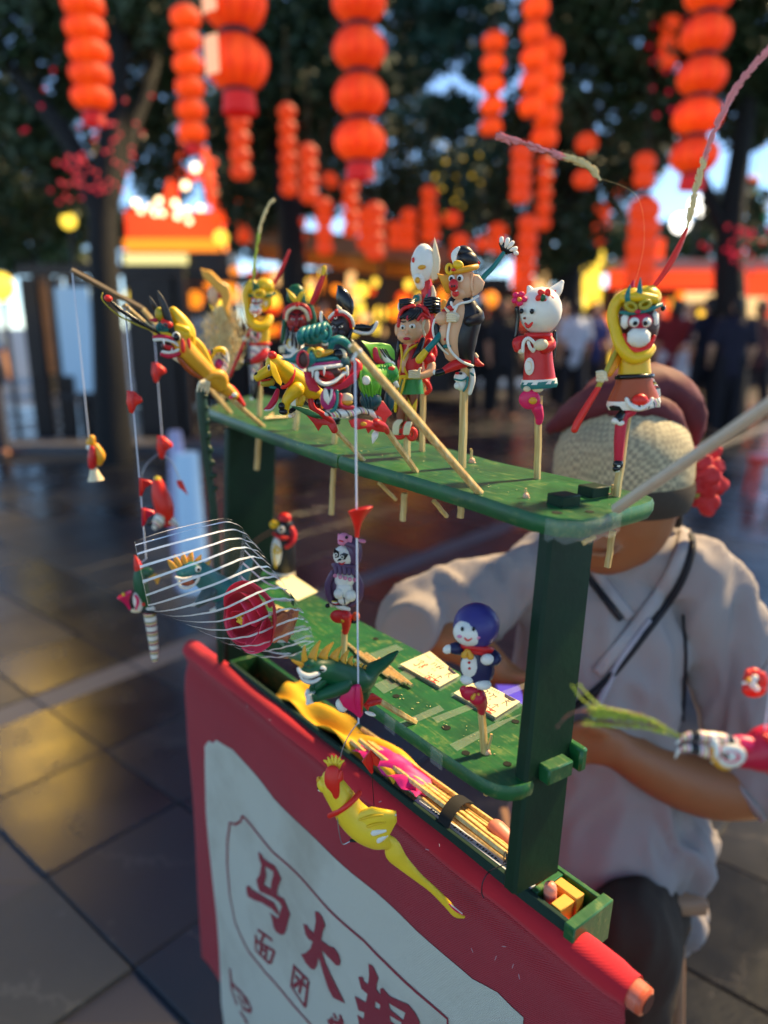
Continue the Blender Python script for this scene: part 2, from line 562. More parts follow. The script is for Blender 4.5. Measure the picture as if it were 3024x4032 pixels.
def cells():
    out = []
    for i in range(-34, 12):
        a1 = -1.293 - .42 * i if False else None
    lines = [-2.553 + .42 * k for k in range(0, 24)]
    far = [-2.69 - .42 * k for k in range(0, 30)]
    spans = [(lines[k], lines[k + 1], 0) for k in range(len(lines) - 1)] + [(far[k + 1], far[k], 0) for k in range(len(far) - 1)] + [(-2.69, -2.553, 1)]
    for (a0, a1, strip) in spans:
        for j in range(-8, 34):
            b0 = .64 + .40 * j; out.append((a0, a1, b0, b0 + .40, strip, j))
    return out
def inframe(p, m=260):
    d = p - C0; z = d.dot(FW)
    if z < .4: return False
    x = CX + FPX * d.dot(RT) / z; y = CY - FPX * d.dot(UP) / z
    return -m < x < 3024 + m and -m < y < 4032 + m
cl = []
for c in cells():
    m = E1 * ((c[0] + c[1]) / 2) + E2 * ((c[2] + c[3]) / 2)
    if m.length < 14 and inframe(m): cl.append((m.length, c, m))
cl.sort(key=lambda q: q[0])
slab_me = {}
def slab_shape(c, m, h):
    return box(m + V((0, 0, h)), E1 * ((c[1] - c[0]) / 2 - .0028), E2 * ((c[3] - c[2]) / 2 - .0028), V((0, 0, .011)), .22)
rest = []
for i, (d, c, m) in enumerate(cl):
    if c[4]: mt = SL_S
    elif c[5] < 0: mt = SL_L
    else: mt = SL_D[rnd.choice((0, 0, 1, 1, 2))]
    h = rnd.uniform(-.001, .0012) + .001
    if i < 290:
        key = (round(c[1] - c[0], 3), mt.name)
        if key not in slab_me:
            o = build('paving_slab', [slab_shape(c, m, h)], mt, gr, 20, origin=m)
            slab_me[key] = o.data
        else:
            o = bpy.data.objects.new('paving_slab', slab_me[key]); col.objects.link(o); o.parent = gr
            o.location = m + V((0, 0, h)); o.rotation_euler = (rnd.uniform(-.002, .002), rnd.uniform(-.002, .002), rnd.choice((0, math.pi)))
    else:
        rest.append(slab_shape(c, m, h) + ({SL_D[0].name: 0, SL_D[1].name: 1, SL_D[2].name: 2, SL_L.name: 3, SL_S.name: 4}[mt.name],))
o = build('paving_slabs', rest, SL_D[0], gr, 20, mats=[SL_D[1], SL_D[2], SL_L, SL_S]); o['kind'] = 'stuff'

# ---------------------------------------------------------------- trees
bark = N('dark wet bark')
bark.link(bark.ramp(bark.noise(14, 6, .65, dist=.6), [(.3, srgb(5, 5, 5)), (.7, srgb(18, 15, 14))]), bark.b.inputs['Base Color'])
bark.b.inputs['Roughness'].default_value = .85; bark.bump(bark.noise(30, 5), .8, .02)
LEAF = []
for i, c in enumerate(((40, 60, 32), (50, 72, 38), (34, 70, 56))):
    k = N('leaf green %d' % i); 
    k.link(k.mix(k.noise(3, 2), sc4(srgb(*c), .7), sc4(srgb(*c), 1.35)), k.b.inputs['Base Color'])
    k.b.inputs['Roughness'].default_value = .6; LEAF.append(k.m)
def leaves(name, clusters, per, size, mat, parent, seed):
    """clusters: (centre, radius); many small leaf faces spread through the volume"""
    r = np.random.RandomState(seed)
    vs = []; 
    for (c, R, den) in clusters:
        n = int(per * den * 1.5)
        d = r.normal(size=(n, 3)); d /= np.linalg.norm(d, axis=1)[:, None]
        q = np.array(c)[None, :] + d * (R * (r.uniform(.15, 1, n) ** .5))[:, None] * np.array([1, 1, .8])
        a = r.normal(size=(n, 3)); a /= np.linalg.norm(a, axis=1)[:, None]
        b = np.cross(a, r.normal(size=(n, 3))); b /= np.linalg.norm(b, axis=1)[:, None]
        s = size * r.uniform(.6, 1.3, n)[:, None]
        vs.append(np.stack([q - a * s, q + b * s * .42, q + a * s, q - b * s * .42], 1))
    vs = np.concatenate(vs).reshape(-1, 3)
    n = len(vs) // 4
    vs = vs - np.array(parent.matrix_world.translation)[None, :]
    me = bpy.data.meshes.new(name)
    me.vertices.add(len(vs)); me.vertices.foreach_set('co', vs.ravel())
    me.loops.add(len(vs)); me.loops.foreach_set('vertex_index', np.arange(len(vs)))
    me.polygons.add(n); me.polygons.foreach_set('loop_start', np.arange(n) * 4); me.polygons.foreach_set('loop_total', np.full(n, 4))
    me.update(calc_edges=True); me.materials.append(mat)
    o = bpy.data.objects.new(name, me); col.objects.link(o); o.parent = parent
    return o
def tree(label, base, limbs, crown, mat, per=420, size=.075, seed=1, group=None, r0=.2):
    root = empty('tree', base, label, 'tree', group)
    sh = []
    for pts, rs in limbs: sh.append(tube(pts, rs, 12, 3))
    build('trunk', sh, bark.m, root, 60, origin=base)
    leaves('crown', crown, per, size, mat, root, seed)
    return root
def cluster(px, py, z, Rpx, den=1.0):
    return (P(px, py, z), Rpx * z / FPX, den)
# big near tree at the left: forked trunk
b0 = ground(455, 1830)
z0 = (b0 - C0).dot(FW)
T = lambda x, y, dz=0: P(x, y, z0 + dz)
tree('broad dark tree with forked trunk at the left of the square', b0,
     [([b0 - V((0, 0, .1)), T(425, 1300), T(405, 900), T(430, 600), T(470, 250), T(480, -200)], [.20, .155, .14, .125, .1, .08]),
      ([T(405, 880), T(300, 600), T(170, 420), T(20, 250)], [.12, .1, .08, .05]),
      ([T(425, 800), T(520, 500, .3), T(600, 280, .5), T(640, 0, .8)], [.11, .085, .065, .05])],
     [cluster(60, 120, z0, 210), cluster(60, 420, z0 + 1, 230), cluster(250, -60, z0, 200, .7), cluster(480, 60, z0 + .6, 230), cluster(110, 720, z0 + 2, 220, 1.1), cluster(330, 330, z0 + .8, 120, .5),
      cluster(700, 140, z0 + 1.5, 260, 1.1), cluster(660, 300, z0 + 1, 90, .3), cluster(20, 900, z0 + 2.5, 160, .8), cluster(330, 60, z0 + .4, 200, .8), cluster(620, 40, z0, 200, 1), cluster(560, 430, z0 + 2, 150, .8), cluster(620, 620, z0 + 3, 130, .5), cluster(200, 560, z0 + 1, 200, .8)], LEAF[0], 620, .085, 3)
b1 = ground(1180, 1560)
z1 = 11.0
b1 = V((P(1180, 1560, z1).x, P(1180, 1560, z1).y, 0))
tree('dark tree behind the middle of the stall roofs', b1,
     [([b1 - V((0, 0, .1)), P(1150, 1000, z1), P(1130, 500, z1), P(1160, 0, z1)], [.24, .2, .16, .1]), ([P(1140, 700, z1), P(1000, 450, z1), P(930, 250, z1)], [.12, .09, .05])],
     [cluster(1130, 100, z1, 260, 1.3), cluster(1180, 420, z1, 230, 1.2), cluster(960, 500, z1, 170, .9), cluster(1240, 700, z1 + .5, 200, 1), cluster(1030, 760, z1 + 1, 190, .8),
      cluster(1480, 640, z1 + 2, 230, 1.2), cluster(1560, 860, z1 + 2, 200, 1), cluster(960, 120, z1, 160, .8), cluster(1330, -20, z1, 200, .9), cluster(1400, 330, z1, 180, .9), cluster(1100, 260, z1, 240, 1.2)], LEAF[0], 780, .10, 5)
z2 = 9.5
b2 = V((P(2890, 1500, z2).x, P(2890, 1500, z2).y, 0))
tree('dark tree at the right edge with red lights on its trunk', b2,
     [([b2 - V((0, 0, .1)), P(2880, 1300, z2), P(2870, 1000, z2), P(2900, 700, z2), P(2960, 300, z2)], [.23, .2, .18, .14, .1]), ([P(2870, 950, z2), P(2760, 700, z2), P(2640, 420, z2)], [.11, .08, .06])],
     [cluster(2700, 250, z2, 260, 1.2), cluster(2930, 150, z2, 230, 1.1), cluster(2480, 120, z2, 240, 1.2), cluster(2560, 450, z2 + .6, 200, 1), cluster(2960, 480, z2 + .4, 130, .6), cluster(2300, 330, z2 + .8, 210, 1.1), cluster(2890, 830, z2 + 1, 140, .5), cluster(2250, 60, z2, 200, 1), cluster(2800, 20, z2, 260, 1.2), cluster(3000, 300, z2, 160, 1)], LEAF[0], 720, .09, 8)
z3 = 13.0
b3 = V((P(2250, 1500, z3).x, P(2250, 1500, z3).y, 0))
tree('leafy tree behind the pig headed figure, hung with lanterns', b3,
     [([b3 - V((0, 0, .1)), P(2240, 1000, z3), P(2230, 600, z3), P(2200, 150, z3)], [.26, .22, .18, .1]), ([P(2235, 800, z3), P(2400, 560, z3), P(2520, 380, z3)], [.13, .1, .06])],
     [cluster(2150, 120, z3, 200, 1), cluster(2150, 480, z3, 200, 1.2), cluster(2330, 700, z3, 230, 1.2), cluster(2050, 800, z3 + .5, 200, 1.1), cluster(2480, 620, z3, 170, 1), cluster(2200, 950, z3, 190, 1)], LEAF[0], 820, .11, 11)
z4 = 17.0
b4 = V((P(1800, 1450, z4).x, P(1800, 1450, z4).y, 0))
tree('blue green tree strung with small yellow fairy lights', b4,
     [([b4 - V((0, 0, .1)), P(1800, 1000, z4), P(1790, 600, z4)], [.3, .25, .15])],
     [cluster(1820, 720, z4, 230, 1.2), cluster(1680, 800, z4, 200, 1), cluster(1970, 620, z4, 170, 1), cluster(1850, 920, z4, 220, 1.1), cluster(1640, 480, z4, 130, .6), cluster(1560, 280, z4 - 3, 130, .6), cluster(1640, 60, z4 - 5, 170, .5), cluster(1850, 40, z4 - 5, 170, .55), cluster(1930, 260, z4 - 5, 110, .35), cluster(1720, 200, z4 - 5, 120, .22), cluster(1780, 460, z4 - 4, 120, .4)], LEAF[2], 820, .13, 13)
z5 = 19.0
b5 = V((P(900, 1430, z5).x, P(900, 1430, z5).y, 0))
tree('grey green tree behind the lit red shop front', b5,
     [([b5 - V((0, 0, .1)), P(900, 1000, z5), P(890, 500, z5)], [.3, .25, .15])],
     [cluster(860, 500, z5, 190, 1), cluster(950, 720, z5, 170, 1), cluster(1000, 900, z5, 150, .8), cluster(1010, 560, z5, 90, .6), cluster(560, 480, z5, 120, .5), cluster(640, 720, z5, 120, .45), cluster(520, 900, z5, 110, .5)], LEAF[2], 900, .14, 17)
z6 = 15.0
b6 = V((P(160, 1420, z6).x, P(160, 1420, z6).y, 0))
tree('bushy tree at the far left behind the timber fence', b6,
     [([b6 - V((0, 0, .1)), P(160, 1000, z6), P(150, 700, z6)], [.26, .2, .12])],
     [cluster(130, 700, z6, 180, 1), cluster(260, 860, z6, 140, .9), cluster(60, 860, z6, 140, .9), cluster(150, 480, z6, 150, .6), cluster(30, 1010, z6, 100, .6), cluster(250, 1010, z6, 100, .5)], LEAF[1], 760, .12, 19)
z7 = 24.0
b7 = V((P(2760, 1400, z7).x, P(2760, 1400, z7).y, 0))
tree('distant tree between the right hand lantern strings', b7,
     [([b7 - V((0, 0, .1)), P(2760, 1000, z7), P(2750, 800, z7)], [.3, .25, .15])],
     [cluster(2600, 980, z7, 130, .8), cluster(2760, 950, z7, 110, .6), cluster(2950, 980, z7, 130, .8), cluster(2420, 950, z7, 130, .9)], LEAF[1], 760, .16, 23)

bR = V((6.6, 7.6, 0))  # tree added out of view, its crown keeps sun off the paving
rr = random.Random(15)
shade_crown = [(V((rr.uniform(1.2, 9.0), rr.uniform(4.6, 10.6), rr.uniform(5.7, 6.9))), rr.uniform(.7, 1.1), 1.0) for _ in range(46)]
tree('added spreading tree, out of view, whose crown shades the paving', bR,
     [([bR - V((0, 0, .1)), bR + V((-.1, 0, 2.5)), bR + V((-.3, 0, 4.6)), bR + V((-.5, .2, 6.4))], [.3, .25, .2, .12]), ([bR + V((-.3, 0, 4.4)), bR + V((-2.2, -.8, 5.6)), bR + V((-4, -1.4, 6.1))], [.14, .1, .05]), ([bR + V((-.3, 0, 4.6)), bR + V((-1.6, 1.4, 5.8)), bR + V((-3.2, 2.4, 6.3))], [.12, .09, .05])],
     shade_crown, LEAF[0], 190, .15, 33)

# ---------------------------------------------------------------- lanterns
LAN = N('lit red lantern fabric')
LAN.b.inputs['Base Color'].default_value = srgb(130, 20, 4)
LAN.b.inputs['Roughness'].default_value = .7
LAN.link(LAN.ramp(LAN.noise(6, 2), [(.35, srgb(236, 46, 2)), (.65, srgb(255, 84, 8))]), LAN.b.inputs['Emission Color'])
_g = LAN.node('SeparateXYZ'); LAN.link(LAN.coord('Generated'), _g.inputs[0])
_m = LAN.math('SUBTRACT', 1.12, LAN.math('MULTIPLY', LAN.math('ABSOLUTE', LAN.math('SUBTRACT', _g.outputs[2], .46)), 1.15))  # glow of a bulb inside put into the fabric, brightest near mid height
_o = LAN.node('ObjectInfo')
LAN.link(LAN.math('MULTIPLY', LAN.math('MULTIPLY', _m, LAN.math('ADD', LAN.math('MULTIPLY', _o.outputs['Random'], .35), .78)), 1.0 * EK), LAN.b.inputs['Emission Strength'])
LAN2 = glow('dim red lantern fabric', srgb(246, 72, 22), .66, srgb(120, 24, 10))
LRIB = glow('lantern rib wire', srgb(170, 30, 8), .5, srgb(120, 20, 8))
LCAP = plain('dark red lantern cap', srgb(70, 14, 12), .6)
LBOX = glow('lantern tassel', srgb(200, 16, 10), .6, srgb(150, 20, 14))
LTXT = glow('cream lantern panel', srgb(255, 150, 90), .9, srgb(220, 200, 160))
CORD = plain('dark cord', srgb(40, 28, 24), .8)
def lantern_shape(c, r, seg=24, hk=.86):
    prof = []
    for i in range(11):
        t = -1 + 2 * i / 10
        prof.append((t * r * hk, r * max(.44, (1 - abs(t) ** 2.3 * .84) ** .6)))
    vs, fs = lathe(c, V((0, 0, 1)), prof, V((1, 0, 0)), V((0, 1, 0)), seg)
    for i, v in enumerate(vs):
        if i % 2 and i < seg * 11:
            k = v - c; vs[i] = c + V((k.x * .94, k.y * .94, k.z))
    return vs, fs
def lantern_string(px, py0, n, rpx, z, step, dx=0, label=None, group='red lantern strings hung among the trees', dim=False, tas=True, hk=.86, txt=False, cord=300, top=None):
    """n lanterns one under another, first centre at (px, py0)"""
    k = z / FPX; r = rpx * k
    top = P(px, py0, z); 
    root = empty('lantern_string', top + V((0, 0, r)), label, 'lanterns', group)
    zs = None
    rl = random.Random(int(px))
    for i in range(n):
        c = top - V((rl.uniform(-.03, .03) * r, rl.uniform(-.03, .03) * r, step * k * i))
        lo = build('lantern', [lantern_shape(c, r, 16 if rpx < 45 else 24, hk)], LAN2 if dim else LAN.m, root, 60, origin=c)
        if rpx >= 40:
            for s_ in (1, -1):
                build('cap', [lathe(c + V((0, 0, r * hk * s_)), V((0, 0, s_)), [(-.04 * r, .48 * r), (.1 * r, .48 * r)], V((1, 0, 0)), V((0, 1, 0)), 14)], LCAP, lo, 40, origin=c)
        if rpx >= 80:
            rb = []
            for q_ in range(12):
                a_ = 2 * math.pi * q_ / 12
                rb.append(tube([c + V((math.cos(a_) * r * rr_ * 1.0, math.sin(a_) * r * rr_ * 1.0, t_ * r * hk)) for t_, rr_ in ((-.96, .52), (-.7, .8), (-.35, .96), (0, 1.0), (.35, .96), (.7, .8), (.96, .52))], r * .016, 5, 2, cap=False))
            build('ribs', rb, LRIB, lo, 60, origin=c)['kind'] = 'stuff'
        if txt:
            pl = sheet(lambda a, b: c + V((math.sin(-2.15 + a * .8) * r * 1.03, -math.cos(-2.15 + a * .8) * r * 1.03 * -1 if False else -math.cos(-.95 + a * .8) * r * 1.03, (b - .5) * r * 1.0)) if False else
                       c + V((math.sin(-.98 + a * .62) * r * 1.035, -math.cos(-.98 + a * .62) * r * 1.035, (b - .5) * r * 1.05)), 6, 4, .004)
            build('text_panel', [pl], LTXT, lo, 60, origin=c)
    e = top - V((0, 0, step * k * (n - 1)))
    build('cord', [tube([top + V((0, 0, cord * k)), e - V((0, 0, r))], .006 + .02 * r, 6, 1)], CORD, root, 60)
    if tas:
        build('tassel', [lathe(e - V((0, 0, r * hk + .1 * r)), V((0, 0, -1)), [(0, .5 * r), (.55 * r, .56 * r), (.6 * r, .3 * r)], V((1, 0, 0)), V((0, 1, 0)), 14)], LBOX, root, 60)
    return root
lantern_string(330, 20, 5, 82, 4.6, 82, label='stacked red lanterns hanging before the fork of the left trunk', cord=500, hk=.6)
lantern_string(730, 70, 6, 60, 5.2, 82, label='slim chain of small red lanterns left of the big pair with pale panels', hk=.7)
lantern_string(925, 10, 2, 128, 3.4, 215, label='pair of very large red lanterns with pale lettered panels', txt=True, cord=400, hk=.76)
lantern_string(1413, 5, 4, 106, 4.4, 168, label='chain of four big round red lanterns at the top middle', hk=.72)
lantern_string(1945, 165, 5, 46, 6.4, 76, label='slim lantern chain left of the double chain, above the pig figure', tas=False, hk=.8)
lantern_string(2110, 30, 5, 52, 6.2, 88, label='taller half of the double lantern chain above the cat doll', tas=False)
lantern_string(2160, 200, 5, 54, 6.6, 78, label='lower half of the double lantern chain above the cat doll', tas=False)
lantern_string(2795, -30, 5, 96, 4.8, 148, label='chain of big round red lanterns at the upper right beside the long feather', hk=.7)
for q, lb in (((940, 480, 4, 42, 8, 60), 'short pale red lantern string under the very large pair'),
              ((1190, 360, 3, 34, 12, 62), 'pinkish lantern string high left of the four big lanterns'),
              ((1130, 440, 6, 36, 10, 56), 'pinkish red lantern string beside the slim tall one left of the four big lanterns'),
              ((1213, 600, 4, 38, 9, 52), 'slim lantern string between the pink string and the four big lanterns'),
              ((2057, 600, 4, 42, 8.5, 52), 'short lantern string behind the drooping grass tip'),
              ((2310, 565, 2, 44, 10, 130), 'pair of spaced lanterns right of the drooping grass tip'),
              ((2540, 640, 2, 44, 9, 60), 'upper small lantern pair between the grass tip and the long feather'),
              ((2540, 830, 5, 62, 9.2, 64), 'wide low lantern string left of the bright white lamps')):
    lantern_string(*q, label=lb, dim=True, tas=False, hk=.8)
small = [(1296, 710, 1, 34, 11, 50), (1380, 740, 4, 34, 10, 52), (1275, 810, 4, 36, 10, 52), (1475, 830, 4, 40, 10, 52), (1440, 850, 3, 36, 11, 50),
         (1170, 880, 3, 34, 11, 52), (1060, 700, 1, 26, 12, 40), (960, 780, 2, 30, 13, 48), (960, 880, 2, 30, 13, 48), (1610, 850, 3, 32, 12, 50), (1690, 760, 4, 32, 12, 52),
         (1700, 870, 2, 34, 12, 50), (1780, 860, 1, 34, 12, 50), (2080, 880, 6, 40, 10, 56), (2150, 640, 5, 32, 12, 56), (1960, 910, 2, 36, 13, 54), (2370, 830, 3, 34, 13, 50), (2430, 750, 1, 30, 13, 40), (1560, 900, 2, 34, 12, 48),
         (1810, 950, 2, 36, 12, 48), (1900, 960, 1, 32, 12, 48), (2215, 180, 1, 26, 13, 48), (2640, 100, 3, 40, 9, 62), (2920, 130, 3, 34, 12, 56), (2960, 720, 2, 30, 13, 56)]
SMALL_LABELS = ['small lantern just right of the slim tall string, level with its lowest lantern', 'small string directly under the four big lanterns', 'slim string left of and below the four big lanterns', 'narrow string under the right edge of the four big lanterns', 'three lanterns behind the string under the right edge of the four big lanterns', 'low short string over the red faced warrior', 'single small lantern over the grass plume of the far monkey', 'two small lanterns right of the gable', 'two lower lanterns right of the gable', 'three small lanterns left of the plume of the white dancer', 'string high above the white dancer', 'pair of lanterns above the white dancer', 'single lantern above the hat of the pig', 'tall low string right of the rake head', 'slim string behind the drooping grass tip, right of the short one', 'two low lanterns right of the rake', 'three lanterns between the rake and the wide low string', 'single lantern under the spaced pair', 'two lanterns just left of the white dancer plume', 'two lanterns over the pig hat', 'single lantern beside the rake head', 'single small lantern at the foot of the double chain', 'three lanterns left of the big upper right chain', 'three faint lanterns right of the big upper right chain', 'two faint lanterns under the right hand trunk fork']
for q, lb in zip(small, SMALL_LABELS):
    lantern_string(*q, label='far red ' + lb, group='small far lantern strings', dim=True, tas=False, hk=.8)
# ================================================================ background stalls, lamps, people
def G(px, z, h=0.0):
    """ground point under photo column px at distance z along the view"""
    q = P(px, 1266, z); return V((q.x, q.y, h))
def pbox(x0, y0, x1, y1, z, th, bev=.04):
    """box whose front face covers the photo rectangle at distance z"""
    a, b = P(x0, y0, z), P(x1, y1, z)
    w_, h_ = abs(b.x - a.x) / 2, abs(b.z - a.z) / 2
    return box(V(((a.x + b.x) / 2, max(a.y, b.y) + th / 2, (a.z + b.z) / 2)), V((w_, 0, 0)), V((0, th / 2, 0)), V((0, 0, h_)), bev)
WD = plain('dark lacquered timber', srgb(36, 26, 26), .5, .25, 6, .3, 40)
WB = plain('brown roof timber', srgb(158, 118, 88), .6, .25, 6, .3, 40)
TILE = plain('dark roof tiles', srgb(44, 44, 50), .55, .25, 10, .4, 30)
PLB = glow('pale blue with added glow', srgb(120, 160, 200), .42, srgb(150, 178, 200))  # glow added so the notice board does not look dark in shade
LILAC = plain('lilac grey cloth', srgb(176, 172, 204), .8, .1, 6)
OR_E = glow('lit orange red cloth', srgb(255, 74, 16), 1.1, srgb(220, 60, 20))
YEL_E = glow('yellow lamp glass', srgb(255, 214, 70), 1.9)
WHT_E = glow('warm white bulb', srgb(255, 222, 170), 5.0)
COOL_E = glow('cool white lamp', srgb(255, 250, 235), 4.5)
STRIP_E = glow('pale light strip', srgb(236, 220, 140), 1.2)
AMB_E = glow('amber glowing wares', srgb(255, 140, 30), 1.5)
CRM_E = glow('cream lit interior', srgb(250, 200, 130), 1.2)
RED_E = glow('small red light', srgb(200, 14, 50), .55)
GRN_E = glow('green light', srgb(20, 150, 90), .6)
LIME_E = glow('lime lamp', srgb(196, 196, 40), .9)
# --- lit red shop front at the left
z = 14.5
rt = empty('lit_shop', G(690, z), 'red shop front with rows of bright bulbs and a pointed gable', 'shop')
build('sign_wall', [pbox(490, 830, 870, 965, z, .25)], OR_E, rt)
build('eave', [pbox(470, 990, 900, 1075, z - .4, .9)], TILE, rt)
build('light_strip', [pbox(486, 1000, 735, 1040, z - .5, .05)], STRIP_E, rt)
build('cornice', [pbox(485, 940, 880, 985, z - .1, .3)], AMB_E, rt)
build('wall', [pbox(480, 1075, 900, 1500, z, .2)], WD, rt)
build('gable', [tube([P(660, 830, z), P(700, 640, z), P(720, 560, z)], [.14, .1, .05], 8, 2), tube([P(870, 850, z), P(820, 690, z), P(805, 590, z)], [.16, .11, .05], 8, 2), tube([P(690, 640, z), P(760, 700, z), P(840, 640, z)], .07, 8, 2)], OR_E, rt)
for (x, y, r) in ((535, 800, 30), (555, 830, 24), (590, 815, 22), (625, 790, 28), (640, 840, 24), (690, 800, 30), (700, 850, 30), (735, 830, 26), (730, 730, 34), (770, 660, 36), (790, 820, 26), (670, 590, 26), (685, 620, 24), (560, 530, 26), (590, 500, 28), (610, 840, 22), (745, 870, 26)):
    build('bulb', [ell(P(x, y, z - .45), V((r * .42 * z / FPX, 0, 0)), V((0, r * .42 * z / FPX, 0)), V((0, 0, r * .42 * z / FPX)), 10, 6)], WHT_E, rt)
# --- timber fence and notice board at the left
z = 8.6
rt = empty('timber_fence', G(260, z), 'dark timber fence with tall posts beside the left tree', 'fence')
for x, wd in ((110, 34), (205, 16), (305, 40), (385, 26), (560, 50), (650, 40), (700, 26)):
    a = P(x, 1060, z); 
    build('post', [box(V((a.x, a.y, .95)), V((wd * z / FPX, 0, 0)), V((0, .06, 0)), V((0, 0, .95)), .05)], WD, rt)
for x0, x1 in ((125, 190), (220, 285)):
    build('panel', [pbox(x0, 1480, x1, 1760, z + .05, .05)], WD, rt)
build('rail', [pbox(60, 1040, 720, 1085, z, .08)], WD, rt)
for x in (150, 165, 180, 235, 255, 270):
    build('slat', [pbox(x - 4, 1090, x + 4, 1480, z + .03, .04)], WB, rt)
bd = empty('notice_board', G(275, z - .2), 'tall pale blue notice board on the timber fence', 'notice board')
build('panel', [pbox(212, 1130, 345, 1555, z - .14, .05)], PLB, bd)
build('lower_rail', [pbox(215, 1555, 350, 1575, z - .15, .07)], TILE, bd)
kb = build('kerb', [box(G(300, 7.8, .06), V((2.3, 0, 0)), V((0, .25, 0)), V((0, 0, .06)), .1)], SL_S); kb['kind'] = 'structure'
# --- pale post in front of the far end of the stand
rt = empty('cloth_wrapped_post', ground(770, 2330), 'pale blue post wrapped in lilac cloth behind the far end of the stand', 'post')
zz = (ground(770, 2330) - C0).dot(FW)
q = ground(770, 2330)
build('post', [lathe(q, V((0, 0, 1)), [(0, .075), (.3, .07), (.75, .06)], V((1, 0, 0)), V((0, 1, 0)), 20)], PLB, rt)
build('cloth', [lathe(q + V((-.06, .03, 0)), V((0, 0, 1)), [(0, .05), (.4, .06), (.86, .03)], V((1, 0, 0)), V((0, 1, 0)), 20, .12, 7, 0)], LILAC, rt)
# --- middle stalls
z = 13.0
rt = empty('market_stall', G(1350, z), 'long brown roofed stall behind the bearded figures', 'stall')
a, b = P(1000, 950, z), P(1760, 1040, z)
build('roof', [box((a + b) / 2 + V((0, .3, 0)), (b - a) / 2, V((0, .7, -.1)), V((0, 0, .16)), .1)], WB, rt)
build('back_wall', [pbox(1000, 1060, 1790, 1560, z + 1.2, .1)], WD, rt)
build('counter', [pbox(1010, 1330, 1780, 1560, z, .6)], WD, rt)
for x in (1010, 1250, 1500, 1770):
    build('post', [pbox(x - 9, 1040, x + 9, 1560, z - .05, .1)], WD, rt)
rn = random.Random(4)
for i in range(64):  # balls with their own glow, for lit wares and stall lights
    x = rn.uniform(1010, 1760); y = rn.uniform(1075, 1310)
    r = rn.uniform(22, 50) * z / FPX * .6
    build('bright_patch', [ell(P(x, y, z + rn.uniform(.3, .9)), V((r, 0, 0)), V((0, r, 0)), V((0, 0, r * rn.uniform(.6, 1.3))), 10, 6)], rn.choice((AMB_E, CRM_E, YEL_E, OR_E, AMB_E)), rt)
z = 12.0
rt = empty('market_stall', G(760, z), 'stall of amber glowing wares below the red shop front', 'stall')
build('counter', [pbox(500, 1270, 960, 1600, z, .6)], WD, rt)
build('awning', [pbox(480, 1080, 990, 1110, z - .2, 1.0)], WD, rt)
for x in (505, 730, 955):
    build('post', [pbox(x - 8, 1100, x + 8, 1600, z - .05, .08)], WD, rt)
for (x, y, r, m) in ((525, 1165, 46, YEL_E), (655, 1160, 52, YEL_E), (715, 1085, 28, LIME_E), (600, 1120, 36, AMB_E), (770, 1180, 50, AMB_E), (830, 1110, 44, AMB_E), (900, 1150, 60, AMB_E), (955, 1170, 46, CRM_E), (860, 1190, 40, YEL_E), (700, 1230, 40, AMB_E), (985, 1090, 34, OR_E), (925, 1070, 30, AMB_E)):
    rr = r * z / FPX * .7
    build('bright_patch', [ell(P(x, y, z + .3), V((rr, 0, 0)), V((0, rr, 0)), V((0, 0, rr)), 12, 8)], m, rt)
# --- right hand stalls
z = 15.0
rn = random.Random(70)
rt = empty('market_stall', G(2640, z), 'row of stalls under orange red awnings at the right', 'stall')
build('roof', [pbox(2440, 1020, 3100, 1062, z - .3, 1.4)], plain('grey roof sheet', srgb(150, 142, 132), .6), rt)
build('awning', [pbox(2400, 1064, 2880, 1135, z - .5, .1)], OR_E, rt)
build('awning', [pbox(2890, 1064, 3130, 1340, z - .5, .1)], OR_E, rt)
build('back_wall', [pbox(2380, 1135, 3130, 1560, z + 1, .1)], WD, rt)
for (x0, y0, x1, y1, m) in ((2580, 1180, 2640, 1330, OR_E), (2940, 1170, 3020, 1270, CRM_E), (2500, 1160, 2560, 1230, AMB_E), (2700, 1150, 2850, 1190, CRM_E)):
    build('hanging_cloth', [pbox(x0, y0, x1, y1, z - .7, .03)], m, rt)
rn = random.Random(77)
for i in range(26):  # panels, most of them glowing, added to brighten the stalls
    x = rn.uniform(2390, 3060); y = rn.uniform(1150, 1400); w_ = rn.uniform(16, 50)
    build('bright_patch', [pbox(x, y, x + w_, y + rn.uniform(20, 70), z + .6 - i * .01, .05)], rn.choice((CRM_E, AMB_E, OR_E, YEL_E, PLB, LILAC, AMB_E)), rt)
z = 16.0
rt = empty('market_stall', G(2050, z), 'far stall with upright orange banners behind the white doll', 'stall')
for (x0, y0, x1, y1, m) in ((2025, 880, 2105, 1130, OR_E), (2110, 960, 2180, 1180, CRM_E), (2190, 1010, 2260, 1130, plain('teal banner', srgb(40, 120, 110), .7)), (2290, 980, 2380, 1200, YEL_E), (2520, 940, 2620, 1080, OR_E)):
    build('banner', [pbox(x0, y0, x1, y1, z, .05)], m, rt)
for i in range(22):  # more panels, mostly glowing, added to brighten the far stall
    x = rn.uniform(1800, 2420); y = rn.uniform(1150, 1380); w_ = rn.uniform(16, 44)
    build('bright_patch', [pbox(x, y, x + w_, y + rn.uniform(20, 60), z + .2 - i * .008, .05)], rn.choice((CRM_E, AMB_E, LIME_E, YEL_E, PLB, LILAC, OR_E)), rt)
build('back_wall', [pbox(1780, 1130, 2450, 1500, z + .5, .1)], WD, rt)
build('roof', [pbox(1770, 1090, 2010, 1140, z - .3, 1.0)], TILE, rt)
